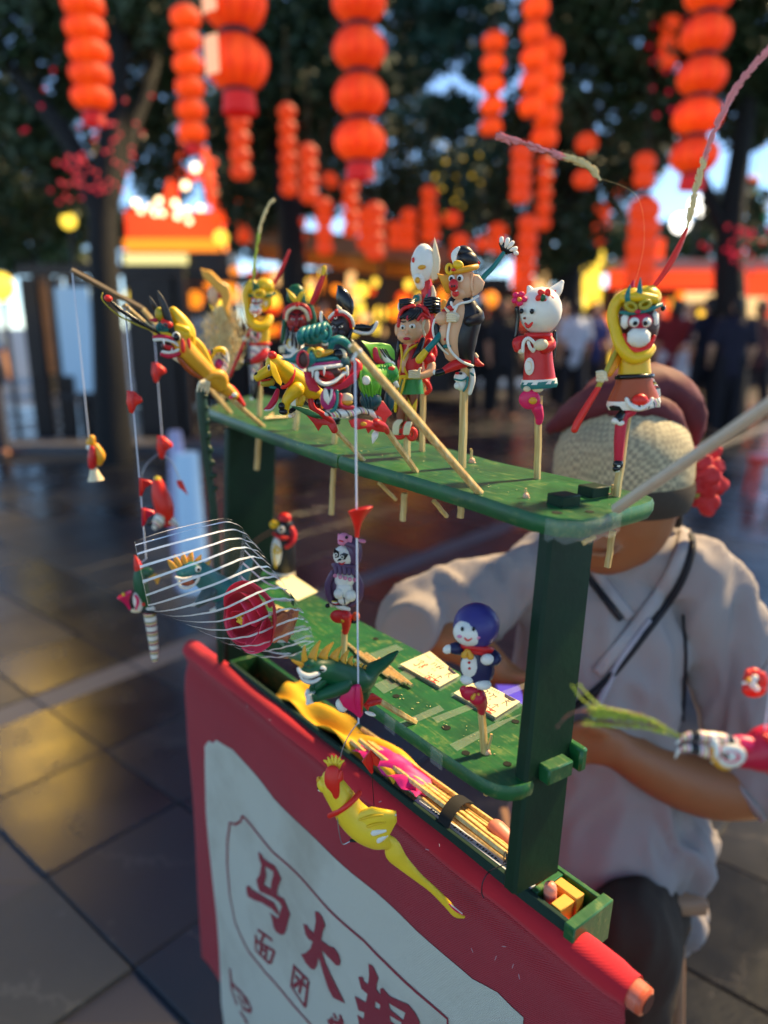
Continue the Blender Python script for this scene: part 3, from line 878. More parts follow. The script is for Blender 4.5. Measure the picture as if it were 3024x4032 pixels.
# --- lamps
def lamp(px, py, z, rpx, mat, label, pole=True, cat='lamp', group='lit lamps round the square'):
    rr = rpx * z / FPX
    c = P(px, py, z)
    rt = empty('street_lamp', V((c.x, c.y, 0)), label, cat, group)
    build('globe', [ell(c, V((rr, 0, 0)), V((0, rr, 0)), V((0, 0, rr)), 14, 9)], mat, rt)
    if pole: build('pole', [tube([V((c.x, c.y + rr * .3, -.02)), V((c.x, c.y + rr * .3, c.z - rr * .8))], .03, 8, 1)], WD, rt)
lamp(2755, 810, 18, 36, COOL_E, 'upper of the two bright white lamps beside the red staff tip')
lamp(2680, 880, 18, 34, COOL_E, 'lower of the two bright white lamps beside the red staff tip')
lamp(2572, 838, 16, 20, COOL_E, 'single round white lamp in front of the wide lantern string')
lamp(2170, 1020, 16, 26, CRM_E, 'dim cream lamp right of the rake held by the pig')
lamp(2265, 1200, 14, 44, YEL_E, 'big soft yellow lamp right of the cat doll')
lamp(1930, 1180, 14, 30, AMB_E, 'amber lamp between the pig and the cat doll')
lamp(270, 870, 9.5, 30, YEL_E, 'yellow lamp in front of the left trunk')
lamp(870, 935, 13, 28, YEL_E, 'yellow lamp at the right corner of the red shop front')
lamp(-2, 1130, 8.0, 56, YEL_E, 'large pale yellow lamp cut by the left edge of the picture')
lamp(425, 1350, 9.0, 28, CRM_E, 'small cream lamp low on the dark fence beside the notice board')
lamp(375, 580, 10.5, 28, CRM_E, 'upper cream lamp seen through the left fork')
lamp(370, 690, 10.5, 34, CRM_E, 'middle cream lamp seen through the left fork')
# street lamp whose glow shines back from the slabs at the lower left
q = ground(205, 3010)
hd = V((q.x, q.y, 0)); D_ = hd.length; tanv = CAMH / D_
LH = 10.0
ctr = hd * ((LH + CAMH) / tanv / D_); ctr.z = LH
rt = empty('street_lamp', V((ctr.x, ctr.y, 0)), 'tall street lamp whose yellow glow shines on the dark slabs', 'lamp')
build('globe', [ell(ctr, V((.6, 0, 0)), V((0, .6, 0)), V((0, 0, .6)), 16, 10)], glow('bright yellow lamp glass', srgb(255, 200, 80), 85.0), rt)
build('pole', [tube([V((ctr.x, ctr.y, -.02)), V((ctr.x, ctr.y, LH - .5))], .06, 10, 1)], WD, rt)
# fairy lights and red lights wound round trunks
def fairy(name, label, pts, mat, rpx, z, cat):
    sh = []
    for x, y in pts:
        r = rpx * z / FPX
        sh.append(ell(P(x, y, z + rn.uniform(-.2, .2)), V((r, 0, 0)), V((0, r, 0)), V((0, 0, r)), 6, 4))
    o = build(name, sh, mat); tag(o, label, cat, kind='stuff')
fairy('fairy_lights', 'small yellow fairy lights scattered over the blue green tree', [(rn.gauss(1850, 110), rn.gauss(740, 90)) for _ in range(42)], glow('yellow fairy light', srgb(220, 180, 60), 1.3), 7, 16.2, 'lights')
fairy('trunk_lights', 'crimson lights wound round the left trunk and its branches', [(rn.gauss(430, 40), rn.uniform(480, 760)) for _ in range(26)] + [(rn.gauss(290, 45), rn.uniform(600, 800)) for _ in range(30)] + [(rn.uniform(80, 640), rn.uniform(260, 560)) for _ in range(14)], RED_E, 8, z0 - .45, 'lights')
fairy('trunk_lights', 'crimson lights wound round the right hand trunk', [(rn.gauss(2900, 60), rn.uniform(880, 1080)) for _ in range(28)] + [(rn.uniform(2550, 2700), rn.uniform(20, 460)) for _ in range(24)], RED_E, 9, z2 - .4, 'lights')
fairy('green_lights', 'green lights glinting among the right hand branches', [(2630, 460), (2650, 475), (2600, 450), (2990, 800), (3010, 860), (2980, 760)], GRN_E, 16, 11, 'lights')

# ---------------------------------------------------------------- people in the crowd
def fuse(shapes, voxel, smooth=4, name='body'):
    """one continuous skin out of overlapping shapes"""
    vs, fs = [], []
    for s in shapes:
        o = len(vs); vs += list(s[0]); fs += [tuple(o + k for k in f) for f in s[1]]
    me = bpy.data.meshes.new(name); me.from_pydata([tuple(v) for v in vs], [], fs); me.update()
    bm = bmesh.new(); bm.from_mesh(me); bmesh.ops.recalc_face_normals(bm, faces=bm.faces); bm.to_mesh(me); bm.free()
    ob = bpy.data.objects.new(name, me); col.objects.link(ob)
    m = ob.modifiers.new('r', 'REMESH'); m.mode = 'VOXEL'; m.voxel_size = voxel; m.use_smooth_shade = True
    if smooth:
        s = ob.modifiers.new('s', 'SMOOTH'); s.factor = .5; s.iterations = smooth
    dg = bpy.context.evaluated_depsgraph_get()
    out = bpy.data.meshes.new_from_object(ob.evaluated_get(dg))
    bpy.data.objects.remove(ob); bpy.data.meshes.remove(me)
    out.name = name
    out.polygons.foreach_set('use_smooth', [True] * len(out.polygons))
    return out
def meobj(name, me, mat, parent=None):
    me.materials.clear(); me.materials.append(mat)
    o = bpy.data.objects.new(name, me); col.objects.link(o)
    if parent: o.parent = parent
    return o
def crowd_meshes(stride, arm):
    v = lambda x, y, z: V((x, y, z))
    legs = [tube([v(s * .09, 0, .9), v(s * .1, -stride * s * .5, .5), v(s * .1, -stride * s, .1)], [.085, .06, .042], 10, 3) for s in (-1, 1)]
    feet = [ell(v(s * .1, -stride * s - .06, .045), v(.045, 0, 0), v(0, .12, 0), v(0, 0, .045), 10, 6) for s in (-1, 1)]
    torso = [tube([v(0, 0, .88), v(0, 0, 1.1), v(0, 0, 1.32), v(0, 0, 1.42)], [.15, .14, .165, .09], 12, 3, V((0, 1, 0)), .65)]
    arms = [tube([v(s * .19, 0, 1.38), v(s * .25, .02 * s, 1.1), v(s * (.25 - arm * .1), -.08 - arm * .18, .9 + arm * .15)], [.052, .042, .034], 10, 3) for s in (-1, 1)]
    hands = []
    for s in (-1, 1):
        c = v(s * (.25 - arm * .1), -.1 - arm * .2, .86 + arm * .15)
        hands.append(ell(c, v(.022, 0, 0), v(0, .035, 0), v(0, 0, .045), 8, 6))
        for q in range(4): hands.append(tube([c + v((q - 1.5) * .013 * s, -.02, -.02), c + v((q - 1.5) * .014 * s, -.03, -.085 + abs(q - 1.5) * .01)], [.009, .007], 6, 1))
        hands.append(tube([c + v(-.02 * s, -.02, 0), c + v(-.035 * s, -.05, -.04)], [.01, .008], 6, 1))
    head = [tube([v(0, 0, 1.38), v(0, -.01, 1.5)], [.055, .05], 10, 1), ell(v(0, -.01, 1.59), v(.075, 0, 0), v(0, .092, 0), v(0, 0, .112), 14, 10), ell(v(0, -.105, 1.575), v(.014, 0, 0), v(0, .02, 0), v(0, 0, .022), 8, 6)]
    body = fuse(legs + feet + torso + arms + hands + head, .016, 3, 'body')
    shirt = fuse([tube([v(0, 0, .84), v(0, 0, 1.1), v(0, 0, 1.33), v(0, 0, 1.42)], [.172, .16, .185, .1], 12, 3, V((0, 1, 0)), .7)] + [tube([v(s * .17, 0, 1.39), v(s * .235, .01 * s, 1.16)], [.075, .068], 10, 2) for s in (-1, 1)], .018, 4, 'shirt')
    tr = fuse([tube([v(s * .085, 0, .93), v(s * .1, -stride * s * .5, .5), v(s * .1, -stride * s, .1)], [.108, .085, .072], 10, 3) for s in (-1, 1)] + [ell(v(0, 0, .9), v(.165, 0, 0), v(0, .12, 0), v(0, 0, .11), 12, 8)], .018, 3, 'trousers')
    hair = fuse([ell(v(0, .015, 1.625), v(.085, 0, 0), v(0, .098, 0), v(0, 0, .098), 12, 8), ell(v(0, .06, 1.56), v(.075, 0, 0), v(0, .05, 0), v(0, 0, .1), 12, 8)], .018, 2, 'hair')
    return body, shirt, tr, hair
SK = [plain('skin light', srgb(206, 156, 126), .55, .06, 8, 0), plain('skin tan', srgb(176, 122, 92), .55, .06, 8, 0)]
CM = [crowd_meshes(.0, .2), crowd_meshes(.16, 0), crowd_meshes(.08, 1.0)]
CLO = {}
def cloth(c):
    if c not in CLO: CLO[c] = plain('clothes %d %d %d' % c, srgb(*c), .85, .15, 9, .3, 60)
    return CLO[c]
HAIRM = plain('black hair', srgb(24, 20, 20), .5, .2, 30)
def passer(px, z, rot, kind, shirt, trous, label, k=1.0):
    rt = empty('person', G(px, z), label, 'person', 'people in the evening crowd')
    rt.rotation_euler = (0, 0, rad(rot)); rt.scale = (k, k, k)
    ms = CM[kind]
    for nm, me, mt in (('body', ms[0], SK[kind % 2]), ('shirt', ms[1], cloth(shirt)), ('trousers', ms[2], cloth(trous)), ('hair', ms[3], HAIRM)):
        o = bpy.data.objects.new(nm, me); col.objects.link(o); o.parent = rt
        if not me.materials: me.materials.append(None)
        o.material_slots[0].link = 'OBJECT'; o.material_slots[0].material = mt
for a in ((-110, 7.6, 40, 1, (120, 140, 170), (52, 50, 58), 'person in a pale blue top walking at the left edge of the picture'),
          (590, 10.2, 150, 0, (120, 160, 214), (40, 44, 60), 'person in a sky blue top behind the hanging red hearts'),
          (665, 11.2, 20, 2, (150, 26, 32), (30, 28, 34), 'person in a dark red top behind the hanging red hearts'),
          (820, 10.6, 200, 0, (190, 186, 180), (34, 34, 40), 'person in a grey top behind the dragon with black horns'),
          (1270, 11.5, 30, 2, (60, 44, 44), (24, 22, 26), 'person in dark brown clothes behind the black faced figure'),
          (1900, 11.0, 170, 0, (24, 22, 26), (18, 18, 22), 'person in black between the pig and the cat doll'),
          (1990, 10.6, 10, 1, (30, 28, 32), (22, 22, 26), 'person in charcoal clothes just left of the cat doll'),
          (2270, 11.5, 190, 1, (206, 210, 222), (34, 36, 44), 'person in a white top just right of the cat doll'),
          (2345, 12.5, 20, 0, (50, 60, 120), (30, 30, 40), 'person in a royal blue top right of the cat doll'),
          (2215, 12.0, 340, 2, (190, 170, 150), (24, 24, 28), 'person in a beige top behind the cat doll'),
          (2660, 10.4, 160, 1, (120, 30, 36), (196, 196, 206), 'person in a maroon top and pale trousers right of the monkey'),
          (2700, 12.0, 30, 0, (200, 204, 214), (190, 194, 206), 'person all in white farther right of the monkey'),
          (2790, 9.6, 200, 2, (26, 26, 44), (16, 16, 24), 'person in midnight blue behind the right hand stick'),
          (2900, 9.0, 170, 0, (30, 28, 46), (20, 18, 26), 'person in dark indigo near the right edge of the picture'),
          (3000, 10.8, 20, 1, (80, 40, 44), (30, 26, 34), 'person in wine coloured clothes cut by the right edge'),
          (2590, 13.5, 10, 2, (180, 120, 110), (60, 50, 60), 'person in a salmon top beyond the monkey figure'),
          (2480, 14.0, 200, 0, (120, 140, 130), (40, 40, 46), 'person in a grey green top hidden partly by the monkey figure')):
    passer(*a)
for (px, y0, zz_, cc, lb) in ((3005, 1960, 6.0, (226, 60, 44), 'bright red plastic stool beyond the hat flower'),):
    q = ground(px, y0); rt = empty('plastic_stool', q, lb, 'stool')
    build('seat', [lathe(q + V((0, 0, .3)), V((0, 0, 1)), [(0, .15), (.02, .16), (.045, .14)], V((1, 0, 0)), V((0, 1, 0)), 20)], plain('red plastic', srgb(*cc), .35, .05), rt)
    for s in range(4):
        a = s * math.pi / 2 + .6
        build('leg', [tube([q + V((math.cos(a) * .12, math.sin(a) * .12, .3)), q + V((math.cos(a) * .16, math.sin(a) * .16, .0))], [.025, .018], 8, 1)], MATS['red plastic'], rt)
# ================================================================ the display stand
def paint():
    k = N('worn green wood paint')
    mp = k.node('Mapping'); mp.inputs['Rotation'].default_value = (0, 0, -math.atan2(UU.y, UU.x)); 
    k.link(k.coord(), mp.inputs['Vector'])
    m2 = k.node('Mapping'); m2.inputs['Scale'].default_value = (14, 160, 60); k.link(mp.outputs[0], m2.inputs['Vector'])
    gr_ = k.noise(1, 5, .6, m2.outputs[0])
    big = k.noise(16, 4, .6)
    base = k.ramp(big, [(.3, srgb(16, 76, 38)), (.55, srgb(26, 102, 48)), (.75, srgb(48, 116, 52))])
    base = k.mix(k.math('MULTIPLY', gr_, .5), base, srgb(8, 44, 26))
    n3 = k.noise(64, 7, .72)
    m3 = k.node('Mapping'); m3.inputs['Scale'].default_value = (26, 190, 90); k.link(mp.outputs[0], m3.inputs['Vector'])
    n4 = k.noise(1, 5, .65, m3.outputs[0])
    wear = k.ramp(k.math('ADD', k.math('MULTIPLY', n3, .5), k.math('MULTIPLY', n4, .5)), [(.53, (0, 0, 0, 1)), (.62, (1, 1, 1, 1))])
    base = k.mix(k.math('MULTIPLY', wear, .42), base, srgb(132, 138, 74))
    k.link(base, k.b.inputs['Base Color'])
    mr = k.node('MapRange'); mr.inputs[3].default_value = .26; mr.inputs[4].default_value = .55
    k.link(n3, mr.inputs[0]); k.link(mr.outputs[0], k.b.inputs['Roughness'])
    k.bump(k.math('ADD', gr_, k.math('MULTIPLY', n3, .5)), .35, .0012)
    return k.m
PAINT = paint()
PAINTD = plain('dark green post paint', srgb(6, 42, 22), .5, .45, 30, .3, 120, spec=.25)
TAPE = N('clear sticky tape'); TAPE.b.inputs['Base Color'].default_value = (.9, .92, .8, 1); TAPE.b.inputs['Roughness'].default_value = .12
TAPE.b.inputs['Alpha'].default_value = .06; TAPE.b.inputs['Specular IOR Level'].default_value = .8
TAPE.bump(TAPE.noise(90, 3), .5, .002)
SHH = -.25
st = empty('display_stand', L(.3, .04, -.45), 'green painted wooden display stand with two shelves and a tray of sticks', 'stand')
SO = st.matrix_world.translation.copy()
def sp(name, shapes, mat, ang=40, parent=st, origin=None): return build(name, shapes, mat, parent, ang, origin=origin if origin is not None else SO)
def curve_outline(pts, n=3):
    q, _ = smooth_path([V(p) for p in pts], [1] * len(pts), n)
    return q
def shelf(pts, h, th):
    return plate([onsh(x, y, h) - NN * (th / 2) for x, y in pts], NN, th, .14)
near = [(1333, 1793), (1420, 1821), (1582, 1864), (1740, 1910), (1890, 1955), (2000, 1992), (2099, 2022), (2200, 2043), (2298, 2048), (2380, 2034), (2447, 2011), (2530, 1990), (2570, 1976), (2579, 1962), (2560, 1952), (2497, 1935), (2300, 1890), (1950, 1816), (1800, 1774), (1662, 1742)]
far = [(1658, 1741), (1500, 1690), (1300, 1628), (1120, 1574), (1040, 1558), (990, 1556), (930, 1570), (850, 1592), (822, 1603), (823, 1613), (880, 1634), (960, 1663), (1040, 1694), (1180, 1742), (1328, 1791)]
sb = sp('shelf_board', [shelf(near, 0, .0165)], PAINT, 50)
sp('shelf_board', [shelf(far, 0, .0165)], PAINT, 50)
lowp = [(930, 2410), (1200, 2595), (1454, 2767), (1500, 2799), (1717, 2951), (1860, 3046), (1912, 3076), (1960, 3095), (2015, 3103), (2060, 3098), (2100, 3083), (2104, 3072), (2078, 3066), (2140, 3020), (2222, 2976), (2270, 2952), (2262, 2930), (2200, 2845), (2042, 2761), (1690, 2582), (1587, 2528), (1420, 2444), (1240, 2339), (1040, 2240)]
lw = sp('shelf_board', [shelf(lowp, SHH, .0155)], PAINT, 50)
lw['label'] = 'lower shelf board with price cards taped on it'
sb['label'] = 'near half of the upper shelf, with rounded end'
# posts: slabs between two edge lines
def slab4(a_top, b_top, a_bot, b_bot, thv, bev=.003):
    """front face quad (a = left edge, b = right edge) pushed back by thv, with small chamfers"""
    def sec(a, b):
        w_ = (b - a).normalized(); t = thv.normalized()
        return [a + w_ * bev, b - w_ * bev, b + t * bev, b + thv - t * bev, b + thv - w_ * bev, a + thv + w_ * bev, a + thv - t * bev, a + t * bev]
    vs, fs = [], []
    m = 6
    for j in range(m + 1):
        vs += sec(a_top.lerp(a_bot, j / m), b_top.lerp(b_bot, j / m))
    for j in range(m):
        for i in range(8):
            p, r = j * 8 + i, j * 8 + (i + 1) % 8
            fs.append((p, r, r + 8, p + 8))
    fs.append(tuple(range(8))); fs.append(tuple(range(m * 8 + 7, m * 8 - 1, -1)))
    return vs, fs
aT = L(.005, .031, -.010); aB = onsh(2070, 3085, SHH); aE = aT + (aB - aT) * 1.44
WID = .0625
bT, bE = aT + VV * WID, aE + VV * WID * .97
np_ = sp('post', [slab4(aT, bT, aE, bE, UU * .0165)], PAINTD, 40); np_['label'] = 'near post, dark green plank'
fa, fb = P(898, 1690, 1.19), P(888, 2640, 1.27)
fc = fa + VV * .088; fd = fb + VV * .086
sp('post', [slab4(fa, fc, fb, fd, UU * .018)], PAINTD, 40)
def tenon(px_, py_, h, hu, hv, up):
    c = onsh(px_, py_, h)
    return box(c + NN * (up / 2 - .002), UU * hu, VV * hv, NN * (up / 2 + .002), .16)
sp('tenon', [tenon(2217, 1986, 0, .0095, .0125, .010)], PAINTD)
sp('tenon', [tenon(2334, 1950, 0, .0095, .0125, .010)], PAINTD)
# tenon and ear that pierce the near post at the lower shelf
cc = aT.lerp(aE, .69) + VV * .0335
sp('tenon', [box(cc - UU * .003 + NN * .004, UU * .009, VV * .0165, NN * .0085, .2)], PAINT)
sp('tenon', [box(cc - UU * .002 + VV * .030 + NN * .008, UU * .011, VV * .005, NN * .0125, .5)], PAINT)
# drill holes as thin dark discs, the shade inside put into their colour
HOLE = plain('drill hole painted shade', srgb(10, 18, 12), .9, .3, 60, 0)
for (x, y, h) in ((1757, 2866, SHH), (1560, 2742, SHH), (1834, 2966, SHH), (1998, 3009, SHH), (2030, 2842, SHH), (1480, 2516, SHH), (2193, 2020, 0), (2322, 2016, 0)):
    c = onsh(x, y, h); r = .0042 * (1.0 if x % 2 else .85)
    sp('drill_hole', [lathe(c + NN * .0006, NN, [(0, r * 1.15), (-.0004, r), (-.0005, .0005)], UU, VV, 14)], HOLE, 30)
# glued peg stubs
GLUE = plain('pink glue lump', srgb(232, 176, 140), .4, .1, 60)
for (x, y, h, hh, tx) in ((2070, 1960, 0, 38, 0), (1857, 1822, 0, 56, -2), (1918, 2968, SHH, 78, 18)):
    f_ = Fig('stick_stub', {2070: 'broken peg stub in pale glue in front of the cat doll', 1857: 'broken peg stub behind the stick of the pig figure', 1918: 'short leaning peg in pink glue beside the hooded doll'}[x], 'peg', onsh(x, y, h))
    f_.part('peg', bamboo(), stick_shape(f_.p(x, y + 4), f_.p(x + tx, y - hh), 5.5 * f_.k, tap=.8))
    f_.part('glue', GLUE, f_.E(x + 1, y - 6, 13, 15, d=2), f_.E(x + 6, y + 1, 11, 6, d=4))
f_ = Fig('stick_stub', 'small glued peg just behind the stick of the near monkey', 'peg', onsh(2408, 1948, 0))
f_.part('peg', bamboo(), stick_shape(f_.p(2412, 1950), f_.p(2414, 1908), 6 * f_.k)); f_.part('glue', GLUE, f_.E(2402, 1948, 12, 6))
f_ = Fig('twig', 'loose splinter of bamboo lying on the far half of the upper shelf', 'twig', onsh(1090, 1652, 0))
f_.part('splinter', bamboo(), stick_shape(onsh(1040, 1657) + NN * .003, onsh(1134, 1650) + NN * .003, .0028, .0015)); f_.part('chip', bamboo(), stick_shape(onsh(1056, 1655) + NN * .004, onsh(1075, 1647) + NN * .006, .003, .001))
# crumbs and paint chips
rn = random.Random(12)
cr = []
for (x0, x1, y0, y1, h, nn_) in ((1150, 1900, 1720, 1860, 0, 16), (1900, 2500, 1900, 2010, 0, 14), (1450, 2000, 2640, 3000, SHH, 22)):
    for i in range(nn_):
        x = rn.uniform(x0, x1); t = (x - x0) / (x1 - x0); y = y0 + (y1 - y0) * min(1, max(0, t * .8 + rn.uniform(0, .25)))
        c = onsh(x, y, h) + NN * .0008; r = rn.uniform(.0003, .0008)
        a = rn.uniform(0, 3.14)
        cr.append(ell(c, (UU * math.cos(a) + VV * math.sin(a)) * r * 2, (VV * math.cos(a) - UU * math.sin(a)) * r, NN * r * .8, 6, 4))
o = build('crumbs', cr, plain('dough crumbs', srgb(200, 196, 130), .6, .3, 200, 0)); tag(o, 'tiny dough crumbs and chips scattered on both shelves', 'crumbs', kind='stuff')
# tape
def strip(pts, lift=.0012, nm='tape'):
    return plate([onsh(x, y, SHH) + NN * lift for x, y in pts], NN, .0004, .1)
sp('tape', [strip([(1700, 2830), (2072, 2690), (2090, 2706), (1722, 2850)])], TAPE.m)
sp('tape', [strip([(1570, 2850), (1730, 2780), (1750, 2800), (1592, 2868)])], TAPE.m)
sp('tape', [strip([(1770, 2935), (1950, 2850), (2060, 2812), (1972, 2862), (1800, 2962)])], TAPE.m)
sp('tape', [strip([(1470, 2700), (1600, 2640), (1640, 2668), (1512, 2735)])], TAPE.m)
sp('tape', [strip([(1390, 2600), (1560, 2540), (1590, 2560), (1425, 2625)])], TAPE.m)
for (x, y) in ((1540, 2826), (1724, 2958)):
    c = onsh(x, y, SHH)
    sp('tape', [box(c - NN * .0075 - VV * .0012, UU * .009, VV * .0006, NN * .0085, .2)], TAPE.m)
# wide tape wrapped round the near end of the upper shelf
tp = []
ring_ = [(2150, 2034), (2200, 2045), (2298, 2050), (2380, 2036), (2447, 2013)]
def tfn(a, b):
    i = a * (len(ring_) - 1); j = min(int(i), len(ring_) - 2); t = i - j
    q = onsh(ring_[j][0] * (1 - t) + ring_[j + 1][0] * t, ring_[j][1] * (1 - t) + ring_[j + 1][1] * t) - VV * .0028 - UU * .0028
    return q - NN * (.0002 + b * (.0185 + .002 * math.sin(a * 23) * b))
sp('tape', [sheet(tfn, 28, 4, .0003)], TAPE.m, 180)

# ---------------------------------------------------------------- tray
hR = -.375
rA, rB = onsh(1985, 3432, hR), onsh(944, 2633, hR)
tu = (rB - rA).normalized(); tv = (VV - tu * VV.dot(tu)).normalized()
n0 = rA - tu * .078; n1 = rB + tu * .03
DEP, WALL, THV = .042, .0055, .05
def wall(p0, p1, t):
    d = (p1 - p0); m = (p0 + p1) / 2
    return box(m - NN * (DEP / 2), d / 2, t / 2, NN * (DEP / 2), .25)
FRN = plain('dark green felt edge', srgb(20, 48, 38), .9, .3, 120, .5, 400)
sp('tray_front', [wall(n0, n1, tv * WALL)], FRN)
sp('tray_back', [wall(n0 + tv * THV, n1 + tv * THV, tv * WALL)], PAINT)
sp('tray_end', [box((n0 + n0 + tv * THV) / 2 - NN * (DEP / 2) - tu * .006, tu * .006, tv * (THV / 2 + .006), NN * (DEP / 2 + .002), .2)], PAINT)
sp('tray_end', [wall(n1, n1 + tv * THV, tu * WALL)], PAINT)
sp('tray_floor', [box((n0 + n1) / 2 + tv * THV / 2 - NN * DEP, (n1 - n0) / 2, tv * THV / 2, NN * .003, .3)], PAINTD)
sp('tray_divider', [wall(rA - tu * .035 + tv * .004, rA - tu * .035 + tv * (THV - .004), tu * .007)], PAINT)
for q in (n0 + tu * .01 + tv * .045, n1 - tu * .05 + tv * .02, n1 - tu * .05 + tv * .045):
    b_ = V((q.x, q.y, 0)); sp('leg', [tube([q - NN * .06, V((q.x - .02, q.y, 0.0))], .011, 8, 1)], PAINTD)
def tr(a, b, h): return rA + tu * a + tv * b + NN * h       # tray coordinates
# sticks in the tray
rn = random.Random(21)
STK = 'bundle of split bamboo sticks strapped together in the tray'
root = empty('stick_bundle', tr(.12, .045, -.02), STK, 'sticks')
for i in range(30):
    r_ = i // 7; b = .009 + (i % 7) * .0056 + rn.uniform(-.001, .001) + r_ * .002
    h = -.022 + r_ * .0065 + rn.uniform(-.001, .001)
    a0 = rn.uniform(-.025, -.01); a1 = .235 + rn.uniform(-.03, .045) + (b - .02) * .8
    build('stick', [stick_shape(tr(a0, b, h), tr(a1, b + rn.uniform(-.006, .006), h + rn.uniform(.0, .014)), .0026, .0024)], bamboo(), root, 40)
ELA = plain('black elastic strap', srgb(20, 19, 20), .75, .2, 200, .5, 600)
for (a, wd) in ((.088, .0085), (-.012, .008)):
    def sf(s, t, a=a, wd=wd):
        b = -.002 + s * .054
        return tr(a + (t - .5) * wd * 2 + s * .012, b, .003 + math.sin(s * math.pi) * .012 - (s < .08) * .004)
    o = build('elastic_strap', [sheet(sf, 18, 2, .0012)], ELA, root, 60)
LBL = plain('white printed label', srgb(206, 214, 226), .4, .05, 60, .1)
INK = plain('black print', srgb(28, 30, 36), .6, .1)
lb = empty('packet', tr(.05, .008, -.004), 'white printed strip of packaging along the front of the tray', 'packet')
build('strip', [box(tr(.055, .0085, -.002), tu * .085, tv * .0042, NN * .0008, .3)], LBL, lb)
for j in range(26):
    a = .12 - j * .0042
    if j in (8, 9, 17): continue
    for q in range(2):
        build('printed_mark', [box(tr(a + rn.uniform(-.0003, .0003), .0075 + q * .0016, -.001), tu * rn.uniform(.0009, .0014), tv * .0005, NN * .0002, .2)], INK, lb) if q == 0 or rn.random() < .7 else None
# yellow cloth, pink tissue, dough rolls, blocks
YC = plain('yellow cloth', srgb(222, 168, 34), .8, .12, 20, .4, 160)
def yf(a, b):
    q = tr(.175 + a * .275, .003 + b * .05, .004 + .007 * math.sin(a * 17 + b * 5) * (1 - b * .3) + .004 * math.sin(b * 9 + a * 4) - .004)
    return q
o = build('cloth', [sheet(yf, 40, 14, .001)], YC, None, 180, origin=tr(.3, .04, -.01)); tag(o, 'crumpled yellow cloth lying in the far part of the tray', 'cloth')
PK = plain('hot pink tissue', srgb(224, 40, 130), .55, .15, 40, .5, 120)
def pf(a, b):
    return tr(.135 + a * .12, .002 + b * .045, .006 + .014 * math.sin(a * 3.1) * math.sin(b * 3.1) + .003 * math.sin(a * 23 + b * 11) - .01 * b)
o = build('tissue_paper', [sheet(pf, 24, 10, .0008)], PK, None, 40, origin=tr(.2, .03, 0)); tag(o, 'crumpled hot pink tissue paper in the tray under the green dinosaur', 'tissue paper')
f_ = Fig('dough_roll', 'pink roll of dough standing out of the tray left of the near post', 'dough', tr(.0, .06, -.02))
f_.part('roll', dough('dough salmon', srgb(232, 140, 116)), tube([P(1955, 3265, .80), P(2040, 3350, .785)], .0105, 14, 1))
f_ = Fig('dough_roll', 'short pink roll of dough in the tray right of the near post', 'dough', tr(-.06, .03, -.02))
f_.part('roll', MATS['dough salmon'], tube([tr(-.043, .022, -.03), tr(-.046, .014, .006)], .0065, 12, 1))
WBK = plain('yellow wooden block', srgb(214, 160, 62), .5, .12, 50, .2)
for (c_, hu, hv, lb_) in ((tr(-.053, .035, -.012), .014, .0065, 'far one of the two yellow wooden blocks in the tray corner'), (tr(-.060, .016, -.013), .0062, .011, 'near one of the two yellow wooden blocks in the tray corner')):
    o = build('wooden_block', [box(c_, tu * hu, tv * hv, NN * .012, .15)], WBK, None, 40, origin=c_); tag(o, lb_, 'block')
WIRE = plain('dark thin wire', srgb(40, 42, 48), .35, .1, metal=.6)
WIRES = plain('bright thin wire', srgb(170, 170, 176), .3, .1, metal=.8)
o = build('wire', [tube([P(1996, 3390, .74), P(1992, 3352, .742), P(1984, 3380, .735), P(1998, 3400, .732), P(1978, 3408, .73), P(1930, 3430, .705), P(1902, 3470, .70), P(1897, 3515, .70), P(1905, 3535, .70)], .0006, 6, 5),
                   tube([P(1998, 3365, .742), P(1990, 3396, .735), P(2000, 3378, .735), P(1982, 3398, .732)], .0006, 6, 5)], WIRE, None, 180, origin=P(1990, 3390, .74)); tag(o, 'twisted dark wire tying the banner roll to the near post', 'wire')
# knobbly dark green pole at the far end
f_ = Fig('bound_pole', 'knobbly dark green pole with pale claw top at the far end of the stand', 'pole', P(870, 2600, 1.16))
POLE = plain('mottled green pole', srgb(18, 52, 34), .4, .5, 60, .6, 60)
f_.part('pole', POLE, f_.T([(790, 1540), (796, 1600), (806, 1720), (822, 1860), (842, 2020), (856, 2250), (868, 2600)], [19, 22, 19, 16, 16, 15, 14]),
        *[f_.E(800 + i * 6.2, 1560 + i * 52, 19, 12, rot=i * 30, d=4) for i in range(8)])
f_.part('claw', 'cream', f_.T([(800, 1500), (790, 1520), (782, 1545)], [12, 10, 4], 8), f_.T([(806, 1504), (804, 1530), (800, 1552)], [12, 10, 4], 8), f_.T([(814, 1502), (818, 1525), (816, 1548)], [11, 9, 4], 8))

# ---------------------------------------------------------------- price cards, loose sticks
CARD = plain('cream price card', srgb(232, 218, 172), .5, .06, 30, .05)
ACR = N('clear acrylic sleeve'); ACR.b.inputs['Base Color'].default_value = (.95, .96, .9, 1); ACR.b.inputs['Alpha'].default_value = .07; ACR.b.inputs['Roughness'].default_value = .08
RINK = plain('red ink', srgb(206, 50, 40), .6, .1); GINK = plain('grey ink', srgb(120, 108, 92), .6, .1); VINK = plain('violet black print', srgb(50, 40, 60), .6, .1)
def strokes(fn, segs, wd, nrm):
    out = []
    for s in segs:
        pts = [fn(*q) for q in s]
        out.append(tube(pts, wd, 5, 1, nrm, .15))
    return out
THREE = [(0, .9), (.5, 1), (.8, .8), (.4, .55), (.85, .35), (.5, 0), (0, .12)]
EIGHT = [(.8, .85), (.4, 1), (.1, .8), (.4, .55), (.8, .25), (.4, 0), (.05, .25), (.45, .55), (.8, .85)]
